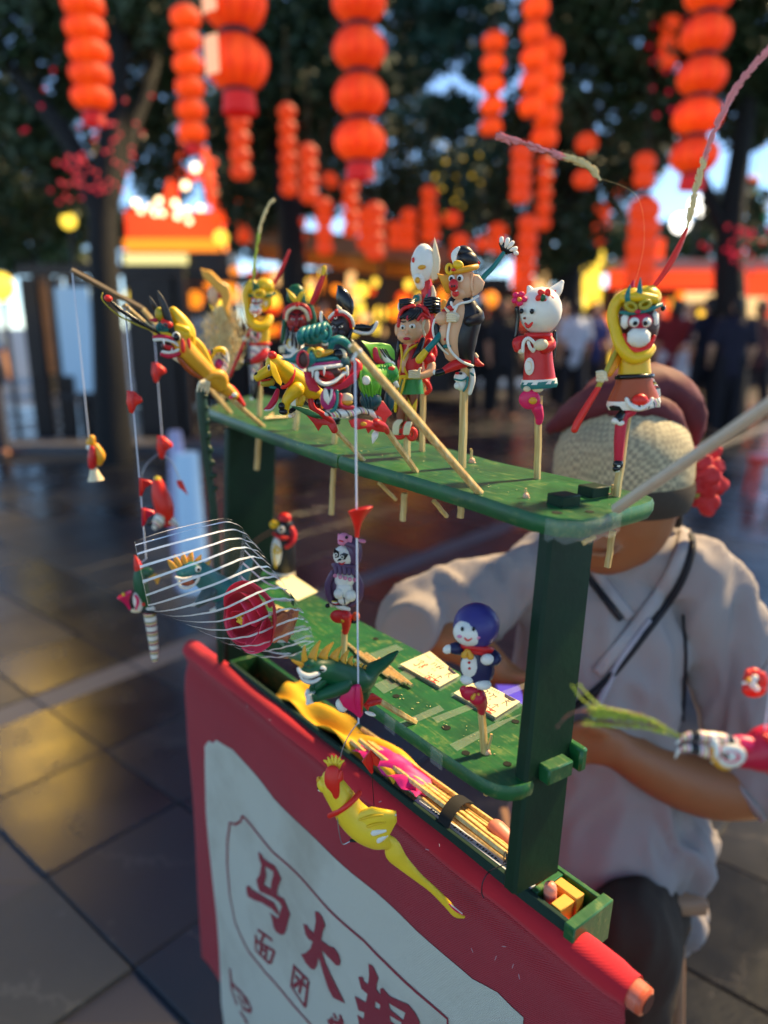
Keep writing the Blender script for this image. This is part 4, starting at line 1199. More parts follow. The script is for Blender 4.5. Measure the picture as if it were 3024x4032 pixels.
for q4, lab, num in (([(1575, 2628), (1692, 2577), (1808, 2672), (1730, 2716)], 'price card with a red 38 taped to the lower shelf left of the hooded doll', True), ([(1786, 2742), (1880, 2690), (2046, 2776), (1950, 2838)], 'price card taped to the lower shelf behind the hooded doll', False)):
    c4 = [onsh(x, y, SHH) for x, y in q4]
    cen = sum(c4, V()) / 4
    rt = empty('price_card', cen, lab, 'price card')
    build('sleeve', [plate([c + (c - cen) * .1 + NN * .0016 for c in c4], NN, .003, .1)], ACR.m, rt)
    build('card', [plate([c + NN * .0038 for c in c4], NN, .0012, .1)], CARD, rt)
    def cf(a, b, c4=c4):    # a along the long edge from the far left corner, b down towards the viewer
        return (c4[1] * (1 - a) + c4[2] * a) * (1 - b) + (c4[0] * (1 - a) + c4[3] * a) * b + NN * .0047
    segs = []; rn = random.Random(5 if num else 9)
    def textrow(a, b, n, st, sz):
        for i in range(n):
            x = a + i * st
            segs.append([(x, b), (x + sz * rn.uniform(.4, 1), b + sz * rn.uniform(-.5, .5))])
            segs.append([(x + sz * .3, b - sz * .8), (x + sz * .5, b + sz * .9)])
    textrow(.06, .2, 4, .05, .03); textrow(.3, .1, 6, .05, .03); textrow(.08, .5, 2, .07, .04); textrow(.5, .5, 2, .07, .04); textrow(.55, .72, 3, .07, .04); textrow(.3, .92, 9, .045, .025)
    build('printed_text', strokes(cf, segs, .00035, NN), GINK, rt)
    hw = [[(.35 + i * .075 + rn.uniform(-.01, .02), .28 + rn.uniform(-.08, .08)), (.4 + i * .075, .25 + rn.uniform(-.1, .1)), (.38 + i * .075, .38 + rn.uniform(-.05, .05))] for i in range(4)]
    hw += [[(.8, .25), (.9, .2)], [(.84, .15), (.82, .42)], [(.85, .28), (.93, .42)], [(.74, .62), (.79, .54), (.84, .62)], [(.79, .54), (.79, .78)]]
    build('handwriting', strokes(cf, hw, .00045, NN), VINK, rt)
    build('printed_mark', [plate([cf(*q) for q in ((.66, .02), (.93, .03), (.9, .14), (.72, .13))], NN, .0006, .1)], VINK, rt)
    fr = [(.62, .82), (.9, .82), (.9, .98), (.62, .98), (.62, .82)]
    build('stamp', strokes(cf, [fr, [(.66, .86), (.74, .94)], [(.7, .85), (.68, .95)], [(.78, .86), (.86, .86)], [(.82, .86), (.82, .95)], [(.78, .95), (.87, .95)]], .0005, NN), RINK, rt)
    if num:
        nf = lambda ch, x0: [(x0 + p[0] * .085, .78 - p[1] * .34) for p in ch]
        build('price_number', strokes(cf, [nf(THREE, .17), nf(EIGHT, .29)], .0007, NN), RINK, rt)
for i, (a, b) in enumerate((((1370, 2545), (1452, 2611)), ((1415, 2580), (1560, 2690)), ((1440, 2590), (1585, 2700)), ((1462, 2598), (1606, 2706)), ((1400, 2580), (1530, 2675)), ((1490, 2610), (1622, 2712)))):
    o = build('loose_stick', [stick_shape(onsh(*a, SHH) + NN * (.003 + (i % 3) * .0015), onsh(*b, SHH) + NN * (.003 + (i % 2) * .001), .0019, .0017)], bamboo(), None, 40, origin=onsh(*a, SHH))
    tag(o, 'loose bamboo stick on the lower shelf, ' + ('farthest and shortest, by the panda flower', 'leftmost of the five under the dinosaur tail', 'second from the left under the dinosaur tail', 'middle one of those under the dinosaur tail', 'lying across the others under the dinosaur tail', 'nearest the price card with the red 38')[i], 'stick', 'loose sticks on the lower shelf')
o = build('paper_card', [plate([onsh(x, y, SHH) + NN * .002 for x, y in ((1085, 2300), (1140, 2262), (1250, 2335), (1170, 2372))], NN, .0015, .1)], plain('pale yellow card', srgb(236, 226, 178), .6, .05), None, 40, origin=onsh(1160, 2320, SHH)); tag(o, 'blank pale yellow card under the penguin on the lower shelf', 'card')

# ---------------------------------------------------------------- banner
def twill(name, c, kd):
    k = N(name)
    n = k.noise(9, 5, .6)
    base = k.mix(n, sc4(c, 1 - kd), sc4(c, 1 + kd))
    k.link(base, k.b.inputs['Base Color']); k.b.inputs['Roughness'].default_value = .85
    k.b.inputs['Specular IOR Level'].default_value = .2
    k.b.inputs['Sheen Weight'].default_value = .15
    uv = k.node('TexCoord').outputs['UV']
    wv = k.node('TexWave', wave_type='BANDS', bands_direction='X'); wv.inputs['Scale'].default_value = 1.0; wv.inputs['Distortion'].default_value = .3; wv.inputs['Detail'].default_value = 1
    mp = k.node('Mapping'); mp.inputs['Rotation'].default_value = (0, 0, rad(68)); mp.inputs['Scale'].default_value = (150, 150, 150)
    k.link(uv, mp.inputs['Vector']); k.link(mp.outputs[0], wv.inputs['Vector'])
    fine = k.noise(900, 2)
    k.bump(k.math('ADD', wv.outputs['Fac'], k.math('MULTIPLY', fine, .6)), .9, .0016)
    return k
RC = twill('red canvas', srgb(190, 34, 46), .16); WC = twill('off white printed canvas', srgb(226, 228, 218), .06)
wn = WC.noise(6, 5, .6); st_ = WC.ramp(wn, [(.5, srgb(234, 230, 208)), (.72, srgb(212, 204, 180))]); WC.link(st_, WC.b.inputs['Base Color'])
RP = twill('red printed lettering', srgb(172, 28, 44), .06)
q0, q1 = P(2478, 3896, .645), P(752, 2552, 1.245)     # roll axis, near and far
ru = (q1 - q0).normalized()
q0 = q0 - ru * .004
rn_h = V((ru.y, -ru.x, 0)); rn_h = -rn_h if rn_h.x > 0 else rn_h; rn_h.normalize()   # horizontal, out of the banner towards the viewer
bn = empty('banner', (q0 + q1) / 2, 'red canvas banner with white printed panel hanging from a roll', 'banner')
def uvbuild(name, shapes, mat, uvf, parent, ang=180):
    o = build(name, shapes, mat, parent, ang)
    me = o.data; uv = me.uv_layers.new(name='UVMap'); org = o.matrix_world.translation
    buf = np.zeros(len(me.loops) * 2); 
    for i, l in enumerate(me.loops):
        a, b = uvf(V(me.vertices[l.vertex_index].co) + org); buf[2 * i] = a; buf[2 * i + 1] = b
    uv.data.foreach_set('uv', buf)
    return o
RR = .0158
downv = (V((0, 0, -1)) + rn_h * .02)
downv = (downv - ru * downv.dot(ru) * .0).normalized()
def buv(p):
    d = p - q0; return d.dot(ru), d.dot(downv)
def rollfn(a, b):
    c = q0.lerp(q1, a); t = 2 * math.pi * b
    r = RR * (1 + .05 * math.sin(a * 31) + .04 * math.sin(a * 13 + 1) + .03 * math.sin(t * 3 + a * 9)) * (1.0 if .02 < a < .99 else .93)
    return c + (rn_h * math.cos(t) + ru.cross(rn_h) * math.sin(t)) * r
RC2 = twill('red canvas roll', srgb(190, 34, 46), .2).m
for n_ in RC2.node_tree.nodes:
    if n_.type == 'BUMP': n_.inputs['Strength'].default_value = .12
uvbuild('roll', [sheet(rollfn, 90, 26)], RC2, lambda p: (buv(p)[0], buv(p)[1] * 1.3), bn)
RODM = plain('orange plastic rod end', srgb(214, 96, 62), .35, .12, 60, .2)
build('rod_end_disc', [lathe(q0 - ru * .0148, ru, [(0, .0088), (.002, .0088)], rn_h, ru.cross(rn_h), 18)], plain('painted pipe shade', srgb(60, 20, 14), .8), bn, 40)  # dark disc on the rod end, shade of the hollow painted in
build('rod', [lathe(q0 - ru * .014, ru, [(0, .0085), (.002, .0125), (.02, .0132), (.05, .0125)], rn_h, ru.cross(rn_h), 18)], RODM, bn, 40)
build('rod_tape', [lathe(q0 - ru * .009, ru, [(0, .0137), (.006, .0142), (.014, .0139), (.02, .0136)], rn_h, ru.cross(rn_h), 18, close=False)], TAPE.m, bn, 180)
rn = random.Random(3)
top0 = q0 + rn_h * (RR * .82) + downv * (RR * .5)
BL = (q1 - q0).length
def bpt(a, b, off=0.0):      # banner plane, metres along the roll and down
    w_ = .0030 * math.sin(a * 17 + b * 6) * min(1, b * 6) + .0014 * math.sin(a * 41 - b * 15) * min(1, b * 6) + .0022 * math.sin(b * 60 + a * 4) * math.exp(-b * 14) - .0045 * math.exp(-((b - .018) / .010) ** 2)
    return top0 + ru * a + downv * b + rn_h * (w_ + off)
NB = rn_h.copy()
BNRM = ru.cross(downv).normalized(); BNRM = BNRM if BNRM.dot(rn_h) > 0 else -BNRM
def bpx(x, y):               # photo point on the flat banner plane -> (a, b)
    q = onplane(x, y, top0, BNRM) - top0
    g = ru.dot(downv); a_, b_ = q.dot(ru), q.dot(downv)
    return (a_ - g * b_) / (1 - g * g), (b_ - g * a_) / (1 - g * g)
uvbuild('cloth', [sheet(lambda a, b: bpt(a * BL, b * .62 - .004), 110, 60, .0012)], RC.m, buv, bn)
def bprint(outline, off, holes=(), maxe=.02):
    """flat printed shape lying on the cloth: triangulated, split finely and bent along with the cloth"""
    bm = bmesh.new()
    loops = [outline] + list(holes)
    flat = [[V((p[0], p[1], 0)) for p in l] for l in loops]
    allp = [p for l in flat for p in l]
    vs = [bm.verts.new(p) for p in allp]
    for t in tessellate_polygon(flat):
        try: bm.faces.new([vs[i] for i in t])
        except ValueError: pass
    for _ in range(5):
        es = [e for e in bm.edges if e.calc_length() > maxe]
        if not es: break
        bmesh.ops.subdivide_edges(bm, edges=es, cuts=1); bmesh.ops.triangulate(bm, faces=bm.faces)
    bm.verts.index_update()
    out = ([bpt(v.co.x, v.co.y, off) for v in bm.verts], [tuple(v.index for v in f.verts) for f in bm.faces])
    bm.free(); return out
def px2(pts): return [bpx(*p) for p in pts]
panel = px2([(826, 2915), (842, 2925), (856, 2912), (920, 2952), (980, 3025), (1080, 3145), (1180, 3240), (1480, 3510), (1640, 3665), (1860, 3855), (1960, 3905), (2020, 3960), (2068, 4000), (2066, 4110), (1700, 4700), (900, 4700), (905, 4200), (870, 3950), (855, 3650), (838, 3400), (820, 3190), (812, 2960), (810, 2938)])
uvbuild('printed_panel', [bprint(panel, .0012, maxe=.03)], WC.m, buv, bn)
def band(path, w):
    """outline of a line of width w (metres) through banner points"""
    l, r = [], []
    for i in range(len(path)):
        a = V(path[max(i - 1, 0)]); b = V(path[min(i + 1, len(path) - 1)])
        d = (b - a); d = d.normalized() if d.length > 0 else V((1, 0))
        n = V((-d.y, d.x)) * (w / 2); p = V(path[i])
        l.append((p.x + n.x, p.y + n.y)); r.append((p.x - n.x, p.y - n.y))
    return l + r[::-1]
bl = px2([(912, 3240), (952, 3212)]); 
border = px2([(955, 3212), (1075, 3355), (1130, 3405), (1265, 3530), (1440, 3700), (1480, 3745), (1640, 3902), (1757, 4016), (1760, 4110)])
uvbuild('printed_border', [bprint(band(border, .0042), .0022)], RP.m, buv, bn)
border2 = px2([(955, 3212), (948, 3234), (930, 3244), (912, 3236), (903, 3310), (902, 3400), (912, 3520), (935, 3620), (990, 3740), (1050, 3830), (1180, 3985), (1250, 4070), (1330, 4160)])
uvbuild('printed_border', [bprint(band(border2, .0042), .0022)], RP.m, buv, bn)
# characters: outlines read off the canvas
cz = lambda pts, ox=780, oy=3150, k=2.37: px2([(ox + x / k, oy + y / k) for x, y in pts])
MA = [cz([(565, 478), (590, 500), (612, 540), (660, 578), (712, 610), (742, 665), (770, 735), (756, 775), (738, 820), (730, 890), (790, 925), (815, 990), (848, 1070), (828, 1140), (806, 1230), (790, 1262), (762, 1262), (722, 1235), (700, 1190), (690, 1130), (682, 1082), (666, 1050), (738, 1112), (752, 1070), (772, 1000), (752, 960), (700, 912), (640, 876), (588, 850), (570, 800), (556, 738), (585, 690), (597, 600), (575, 540)]),
      cz([(470, 790), (500, 795), (520, 825), (600, 880), (680, 940), (705, 960), (740, 1040), (748, 1075), (735, 1078), (690, 1020), (600, 948), (545, 925), (488, 890), (474, 850)])]
MAH = cz([(628, 615), (700, 665), (704, 695), (684, 770), (680, 830), (620, 785), (640, 710)])
DA = [cz([(1112, 1025), (1150, 1030), (1188, 1070), (1218, 1150), (1190, 1210), (1172, 1290), (1250, 1345), (1296, 1358), (1340, 1430), (1352, 1490), (1340, 1530), (1310, 1525), (1268, 1480), (1172, 1380), (1200, 1480), (1262, 1630), (1340, 1790), (1388, 1885), (1330, 1862), (1270, 1835), (1225, 1745), (1180, 1590), (1145, 1455), (1125, 1530), (1098, 1575), (1065, 1570), (1010, 1515), (960, 1435), (1000, 1430), (1058, 1380), (1086, 1310), (1040, 1290), (1008, 1250), (985, 1155), (1025, 1160), (1040, 1190), (1098, 1230), (1120, 1120)])]
NIE = [px2([(1350 + x / 2.074, 3500 + y / 2.074) for x, y in l]) for l in (
    [(225, 598), (262, 622), (308, 715), (296, 760), (292, 805), (330, 850), (325, 800), (345, 795), (400, 860), (548, 935), (600, 1010), (632, 1085), (620, 1180), (560, 1280), (420, 1330), (330, 1230), (300, 1120), (285, 1240), (250, 1330), (200, 1280), (165, 1120), (140, 1010), (195, 1045), (200, 990), (150, 975), (115, 860), (210, 910), (222, 842), (170, 800), (145, 705), (180, 705), (190, 740), (225, 765), (232, 690)],)]
NIEH = [px2([(1350 + x / 2.074, 3500 + y / 2.074) for x, y in l]) for l in ([(395, 915), (525, 1000), (508, 1060), (405, 965)], [(405, 1015), (500, 1080), (470, 1110), (410, 1060)], [(290, 900), (330, 930), (325, 965), (285, 950)])]
for nm, outs, holes in (('printed_character', MA[:1], [MAH]), ('printed_character', MA[1:], []), ('printed_character', DA, []), ('printed_character', NIE, NIEH)):
    uvbuild(nm, [bprint(o_, .0024, holes if i == 0 else ()) for i, o_ in enumerate(outs)], RP.m, buv, bn)
def glyph(segs, w, k=2.37, ox=780, oy=3150):
    out = []
    for s in segs: out.append(bprint(band(px2([(ox + x / k, oy + y / k) for x, y in s]), w), .0024 + .0003 * len(out) / max(1, len(segs))))
    uvbuild('printed_character', out, RP.m, buv, bn)
glyph([[(572, 1200), (690, 1310)], [(620, 1260), (600, 1310)], [(560, 1250), (556, 1390), (670, 1525)], [(556, 1300), (690, 1400), (712, 1420)], [(710, 1410), (675, 1520)], [(600, 1330), (598, 1430)], [(645, 1370), (636, 1470)], [(600, 1370), (640, 1410)]], .0052)
glyph([[(895, 1540), (868, 1740), (1000, 1930)], [(895, 1560), (1035, 1680)], [(1035, 1680), (1000, 1925)], [(985, 1640), (945, 1800)], [(905, 1640), (1010, 1740)], [(960, 1690), (890, 1740)]], .0055)
glyph([[(1210, 2050), (1240, 2100)], [(1270, 1985), (1300, 2040)], [(1330, 1995), (1370, 2070)], [(1230, 2060), (1370, 2090)], [(1260, 2030), (1230, 2140)], [(1340, 2040), (1300, 2160)]], .006)
glyph([[(318, 1560), (335, 1760), (380, 1900)], [(320, 1680), (400, 1760)], [(400, 1750), (480, 1850), (515, 1930), (500, 1960), (440, 1930), (400, 1800)], [(410, 1960), (480, 2080)], [(440, 1840), (480, 1900)]], .0065)
# lint specks and creases on the cloth
sp_ = []
for (x, y) in ((1370, 3150), (1520, 3260), (1700, 3340), (1735, 3320), (1510, 3150), (1960, 3760), (2030, 3790), (2000, 3720), (1860, 3730), (2050, 3830), (1620, 3420), (985, 2770), (1080, 2830)):
    a, b = bpx(x, y); l = rn.uniform(.002, .005); an = rn.uniform(0, 3)
    sp_.append(tube([bpt(a, b, .003), bpt(a + l * math.cos(an), b + l * math.sin(an), .004)], .0004, 5, 1))
build('lint', sp_, plain('pale lint', srgb(200, 170, 170), .8, .1), bn, 60)['kind'] = 'stuff'
# ================================================================ dough figures
CR1, CR2, CR3, CR4, CR5, CR6, CR7 = (350, 850, 2.074), (1050, 1000, 2.552), (1500, 900, 2.458), (1950, 1050, 2.011), (400, 1900, 1.843), (1050, 1950, 2.106), (1500, 2300, 1.843)
FELT = plain('dried grass', srgb(230, 204, 146), .8, .2, 90, 0)
GPINK = plain('pink dyed grass', srgb(232, 146, 142), .8, .25, 90, 0)
GGREEN = plain('yellow green grass', srgb(176, 190, 70), .7, .3, 90, 0)
def spike(path, r, n, mat_split, f, blade=22, spread=.5, seed=1, names=('straw_tip', 'coloured_tip'), mats=(FELT, GPINK)):
    """grass flower spike: a thin stem with many small scales; mat_split = part of the length in the first colour"""
    rr = random.Random(seed)
    pts, _ = smooth_path([f.p(*q) for q in path], [1] * len(path), 8)
    k = f.kk(path[0][0], path[0][1])
    sh = [[], []]
    cut = int(len(pts) * mat_split)
    if cut > 1: sh[0].append(tube(pts[:cut + 1], r * .35 * k, 5, 1))
    if cut < len(pts) - 1: sh[1].append(tube(pts[cut:], r * .3 * k, 5, 1))
    for i in range(n):
        t = rr.uniform(.04, 1) * (len(pts) - 2); j = int(t)
        q = pts[j].lerp(pts[j + 1], t - j); dr = (pts[j + 1] - pts[j]).normalized()
        o = V((rr.gauss(0, 1), rr.gauss(0, 1), rr.gauss(0, 1))); o = (o - dr * o.dot(dr)).normalized()
        e = q + dr * (blade * k) + o * (blade * spread * k * rr.uniform(.4, 1))
        sh[0 if j < cut else 1].append(tube([q, q.lerp(e, .5) + o * r * .2 * k, e], [r * .2 * k, r * .38 * k, r * .08 * k], 4, 1, cap=False))
    for i in (0, 1):
        if sh[i]:
            o = f.part(names[i], mats[i], sh[i]); o['kind'] = 'stuff'
def stick_part(f, a, b, hw, below=None, tap=1.0):
    """a, b full crop coordinates of the bare stick, hw half width px"""
    sh = [stick_shape(f.p(*a), f.p(*b), hw * f.kk(*b[:2]), tap=1.0)]
    f.part('stick', bamboo(), sh)
def fingers(f, x, y, dx, dy, n, gap, r, d, dirx=0, diry=1):
    return [f.T([(x + (i - (n - 1) / 2) * gap * dirx * -1 if False else x + (i - (n - 1) / 2) * gap * diry, y + (i - (n - 1) / 2) * gap * dirx, d), (x + (i - (n - 1) / 2) * gap * diry + dx, y + (i - (n - 1) / 2) * gap * dirx + dy, d)], r, 8, 1) for i in range(n)]

# ---- monkey with staff at the near end (crop 4 pixels)
f = Fig('dough_monkey', 'big yellow dough monkey in a brown skirt at the near end of the upper shelf', 'dough figure', onsh(2425, 1955), crop=CR4)
stick_part(f, (1046, 1180, -14), (960, 1822, -4), 27)
f.part('stick_end', bamboo(), stick_shape(f.p(930, 2090, 10), f.p(890, 2380, 10), 24 * f.k))
f.part('leg', 'crimson', f.T([(1075, 1140, 20), (1010, 1190, 34), (985, 1350, 36), (975, 1530, 34)], [45, 46, 43, 34], 14))
f.part('shoe', 'gloss', f.E(972, 1565, 40, 48, d=40), f.T([(968, 1600, 52), (955, 1600, 60)], 26))
f.part('shoe_tip', 'white', f.E(964, 1615, 22, 14, d=64), f.E(978, 1580, 14, 8, d=78))
f.part('raised_shoe', 'gloss', f.T([(1000, 1165, 70), (975, 1205, 92)], [30, 36]))
f.part('shoe_tip', 'white', f.E(955, 1222, 36, 26, d=100), f.E(992, 1238, 30, 22, d=104))
f.part('skirt', 'rust', f.La(1102, 870, 1094, 1075, [(0, 140), (.3, 152), (.7, 190), (1, 212)], dep=.62, wav=.035, wn=11))
f.part('hem', D['swirl'], f.La(1094, 1048, 1094, 1118, [(0, 206), (.5, 214), (1, 196)], dep=.62, wav=.03, wn=11, wlo=0), f.E(1130, 1095, 118, 50, d=75, rd=70))
f.part('hem_patch', 'scarlet', f.E(1145, 1058, 64, 50, d=120, rd=34), label='red half round patch on the skirt hem')
f.part('hem_patch', 'white', f.T([(1040, 1050, 118), (1070, 1100, 132), (1140, 1128, 136), (1215, 1090, 126), (1240, 1050, 108)], 17, 10), label='white scalloped edging')
f.part('fringe', D['swirl2'], *[f.T([(1250 + i * 14, 900 + i * 22, 20 - i * 8), (1268 + i * 10, 1000, 10 - i * 8), (1262 + i * 12, 1105, -i * 8)], 10, 8) for i in range(4)])
f.part('belt', 'gloss', f.hoop(1102, 870, 140, 20, dep=.62, tilt=-6))
f.part('torso', 'yellow', f.La(1102, 640, 1102, 872, [(0, 100), (.35, 122), (.7, 126), (1, 134)], dep=.66))
f.part('raised_arm', 'yellow', f.T([(1050, 215, 20), (965, 280, 20), (930, 390, 14), (955, 520, 50), (1005, 650, 105), (1085, 725, 120), (1180, 705, 110), (1230, 650, 60)], [44, 48, 46, 44, 46, 48, 46, 42], 14))
f.part('staff_arm', 'orange', f.T([(985, 640, -30), (945, 740, 10), (900, 840, 40)], [54, 46, 34], 12))
f.part('hand', 'cream', f.E(842, 862, 44, 40, d=58), *[f.T([(808 + i * 8, 838 + i * 20, 88), (845 + i * 8, 832 + i * 20, 100), (872 + i * 4, 842 + i * 18, 86)], 12, 8) for i in range(4)], f.T([(812, 898, 66), (850, 905, 86)], 14, 8))
f.part('staff', 'olive', f.T([(800, 985, 64), (960, 670, 40), (1150, 320, -70), (1262, 150, -90)], [21, 19, 17, 18], 12))
f.part('staff_end', 'scarlet', f.T([(628, 1290, 80), (670, 1200, 78), (815, 960, 64)], [28, 29, 22], 14)); f.part('staff_end', 'scarlet', f.T([(1262, 150, -90), (1330, 60, -94), (1420, -90, -96), (1520, -296, -100)], [19, 22, 26, 12], 14))
f.part('head', 'dbrown', f.E(1145, 470, 150, 190, rd=120))
f.part('cap', 'yellow', f.E(1195, 245, 118, 92, rd=100, d=10), f.E(1085, 262, 88, 92, rd=88, d=14), f.T([(1020, 250, 60), (1130, 240, 96), (1260, 260, 80)], [40, 44, 40], 12))
f.part('eye_mask', 'crimson', f.E(1148, 430, 98, 66, d=98, rd=50))
f.part('cheek', 'white', f.bx(1030, 432, 34, 58, 30, d=80, bev=.9)); f.part('cheek', 'white', f.bx(1262, 415, 32, 62, 30, d=70, rot=4, bev=.9))
for x, y in ((1100, 440), (1196, 440)):
    e = f.part('eye', 'white', f.E(x, y, 38, 38, d=130)); f.part('pupil', 'gloss', f.E(x + (8 if x < 1150 else -6), y + 8, 19, 19, d=158), parent=e)
f.part('muzzle', 'white', f.E(1136, 566, 84, 74, d=116, rd=60), f.bx(1136, 560, 86, 68, 50, d=124, bev=.75))
f.part('chin', 'scarlet', f.T([(1020, 545, 80), (1045, 630, 92), (1140, 672, 96), (1215, 625, 92), (1258, 555, 84)], [20, 32, 38, 28, 14], 12))
f.part('headband', 'teal', f.T([(1000, 362, 70), (1080, 368, 112), (1180, 350, 120), (1262, 322, 96), (1312, 300, 50)], [16, 17, 18, 19, 16]))
f.part('bow', 'olive', f.ring(1075, 318, 40, 15, d=132, ry=30, tilt=8), f.ring(1185, 300, 42, 15, d=134, ry=28, tilt=-10))
f.part('bow_bead', 'crimson', f.E(1128, 356, 24, 18, d=142))
f.part('plume', 'teal', f.T([(1052, 280, 96), (1048, 220, 104), (1068, 150, 96)], [22, 20, 5]), f.T([(1150, 272, 104), (1142, 190, 108), (1150, 88, 92)], [22, 22, 4]))
f.part('hat_tip', 'crimson', f.T([(1080, 160, 10), (1096, 112, 0)], [22, 8]))
f.part('ear_bead', 'gloss', f.E(1328, 330, 20, 22, d=10))
spike([(1520, -300, -100), (1570, -520, -110), (1640, -800, -120), (1780, -1170, -130), (1915, -1420, -140), (2090, -1640, -150), (2270, -1820, -160)], 30, 340, .34, f, 66, .5, 2)
# drooping second feather
spike([(1100, 150, -40), (1180, -200, -60), (1120, -560, -80), (830, -700, -90)], 2, 2, 1, f, 4, .3, 9)
spike([(830, -690, -90), (760, -780, -92), (640, -840, -96), (420, -910, -100), (110, -1010, -110), (70, -1022, -112)], 32, 240, .45, f, 70, .5, 4, names=('drooping_straw', 'drooping_tip'))

# ---- cat doll in a red dress (crop 4)
f = Fig('dough_cat', 'plain white dough cat in a red dress with teal hem on a stick, upper shelf', 'dough figure', onsh(2115, 1885), crop=CR4)
stick_part(f, (345, 1020, -10), (333, 1682, 0), 25)
f.part('head', 'white', f.E(358, 350, 172, 184, rd=160))
f.part('ear', 'white', f.T([(430, 240, -20), (490, 180, -24), (528, 124, -26)], [64, 46, 18], 14)); f.part('ear', 'white', f.T([(290, 215, -70), (268, 168, -80)], [50, 20], 14))
f.part('inner_ear', 'crimson', f.T([(440, 225, 40), (478, 190, 20)], [24, 8], 10, fk=.5))
for x, y in ((208, 352), (290, 354)): f.part('eye', 'gloss', f.E(x, y, 17, 21, d=(86 if x < 250 else 138), rd=16))
f.part('nose', 'brown', f.E(232, 408, 13, 10, d=128))
f.part('mouth', 'scarlet', f.T([(238, 450, 124), (262, 476, 136), (292, 446, 142)], [9, 14, 9]))
f.part('hair_flower', 'hotpink', *[f.E(190 + 38 * math.cos(a), 252 + 38 * math.sin(a), 26, 22, d=70 + 10 * math.sin(a), rd=14) for a in (0.2, 1.45, 2.7, 3.95, 5.2)])
f.part('flower_centre', 'gold', f.E(192, 260, 18, 18, d=88)); 
f.part('hair_flower', 'scarlet', *[f.E(392 + 46 * math.cos(a), 236 + 36 * math.sin(a), 32, 24, d=118 - 20 * math.cos(a), rd=14, rot=-50 * a) for a in (0.4, 1.7, 2.9, 4.1, 5.3)])
f.part('flower_centre', 'dgreen', f.E(376, 246, 24, 28, d=140, rd=14))
f.part('hair_tail', 'gloss', f.T([(172, 330, 20), (176, 430, 16), (160, 560, 20)], [16, 17, 12])); f.part('hair_tail', 'gloss', f.T([(470, 520, -40), (474, 620, -40), (458, 735, -36)], [16, 16, 12]))
f.part('collar', 'red', f.hoop(340, 545, 92, 24, dep=.7, d=6))
f.part('dress', 'red', f.La(336, 540, 348, 905, [(0, 104), (.25, 108), (.6, 116), (1, 134)], dep=.7))
f.part('hem', 'white', f.La(348, 888, 348, 925, [(0, 138), (1, 146)], dep=.72, wav=.06, wn=13, wlo=0)); f.part('hem', 'teal', f.La(348, 905, 349, 958, [(0, 142), (.6, 148), (1, 140)], dep=.72, wav=.07, wn=13, wlo=0), label='teal ruffle')
f.part('sleeve', 'red', f.T([(420, 570, 20), (432, 620, 34), (390, 648, 70)], [36, 50, 44], 14)); f.part('sleeve', 'red', f.T([(230, 585, 40), (180, 600, 46), (176, 650, 60)], [40, 46, 30], 14))
f.part('hand', 'cream', f.E(362, 618, 58, 44, d=112, rot=8, rd=36)); f.part('hand', 'cream', f.E(205, 672, 26, 20, d=78))
f.part('cord_loop', 'white', f.T([(218, 672, 92), (224, 600, 96), (258, 566, 100), (296, 590, 102), (320, 628, 96), (300, 668, 92)], 14), f.T([(262, 600, 100), (275, 640, 102), (296, 664, 94)], 14))
f.part('badge', 'white', f.E(270, 790, 38, 68, d=84, rd=18, rot=3)); f.part('badge_rim', 'cream', f.T([(258, 752, 98), (282, 760, 100), (284, 812, 98), (262, 822, 98)], 5))
f.part('foot', 'cream', f.E(252, 968, 30, 24, d=60)); f.part('foot', 'cream', f.E(336, 972, 44, 24, d=58))
f.part('flower', 'hotpink', f.E(272, 1052, 86, 78, d=56, rd=22, rot=-10), f.T([(330, 1120, 30), (348, 1180, 14), (346, 1228, 8)], [46, 36, 28], 14))
f.part('spadix', 'gold', f.E(298, 1062, 34, 28, d=88, rd=18))

# ---- pig headed figure (crop 3)
f = Fig('dough_pig', 'pig headed dough figure in a black coat holding a rake on a tall stick', 'dough figure', onsh(1818, 1842), crop=CR3)
stick_part(f, (812, 1330, -6), (785, 2316, 0), 36)
f.part('stick_end', bamboo(), stick_shape(f.p(778, 2640, 10), f.p(770, 2800, 10), 30 * f.k))
f.part('head', 'skin', f.E(805, 545, 125, 155, rd=118), f.E(760, 620, 85, 70, d=40))
f.part('hat', 'black', f.E(838, 300, 110, 85, rot=-20, rd=96), f.T([(740, 215, 20), (820, 232, 10), (945, 330, 0)], [38, 60, 22], 14)); f.part('hat_flap', 'white', f.T([(755, 185, 50), (708, 250, 66), (712, 330, 80)], [14, 30, 18], 12, fk=.5))
f.part('hat_edge', 'red', f.T([(760, 180, 20), (850, 225, 30), (950, 335, 20)], 8))
f.part('headband', 'gold', f.T([(690, 420, 60), (760, 408, 112), (860, 385, 116), (926, 368, 60)], [26, 30, 30, 26], 12))
f.part('bow', 'yellow', f.ring(662, 392, 28, 16, d=92, ry=44), f.E(748, 352, 54, 42, d=118, rd=22, rot=-20))
f.part('bow_bead', 'scarlet', f.E(700, 398, 22, 15, d=132))
f.part('ear', 'gold', f.Pl([(540, 432), (610, 446), (704, 442), (700, 560), (668, 628), (630, 622), (590, 540)], d=30, th=34)); f.part('ear', 'skin', f.Pl([(882, 440), (945, 448), (1004, 520), (985, 590), (930, 640), (880, 660), (866, 600), (872, 500)], d=62, th=44), f.T([(884, 450, 86), (872, 540, 92), (880, 600, 86)], 14))
for x, y, d in ((766, 482, 118), (686, 486, 108)):
    e = f.part('eye', 'white', f.E(x, y, 32, 36, d=d, rd=22)); f.part('pupil', 'gloss', f.E(x - 6, y + 2, 18, 20, d=d + 14, rd=16), parent=e)
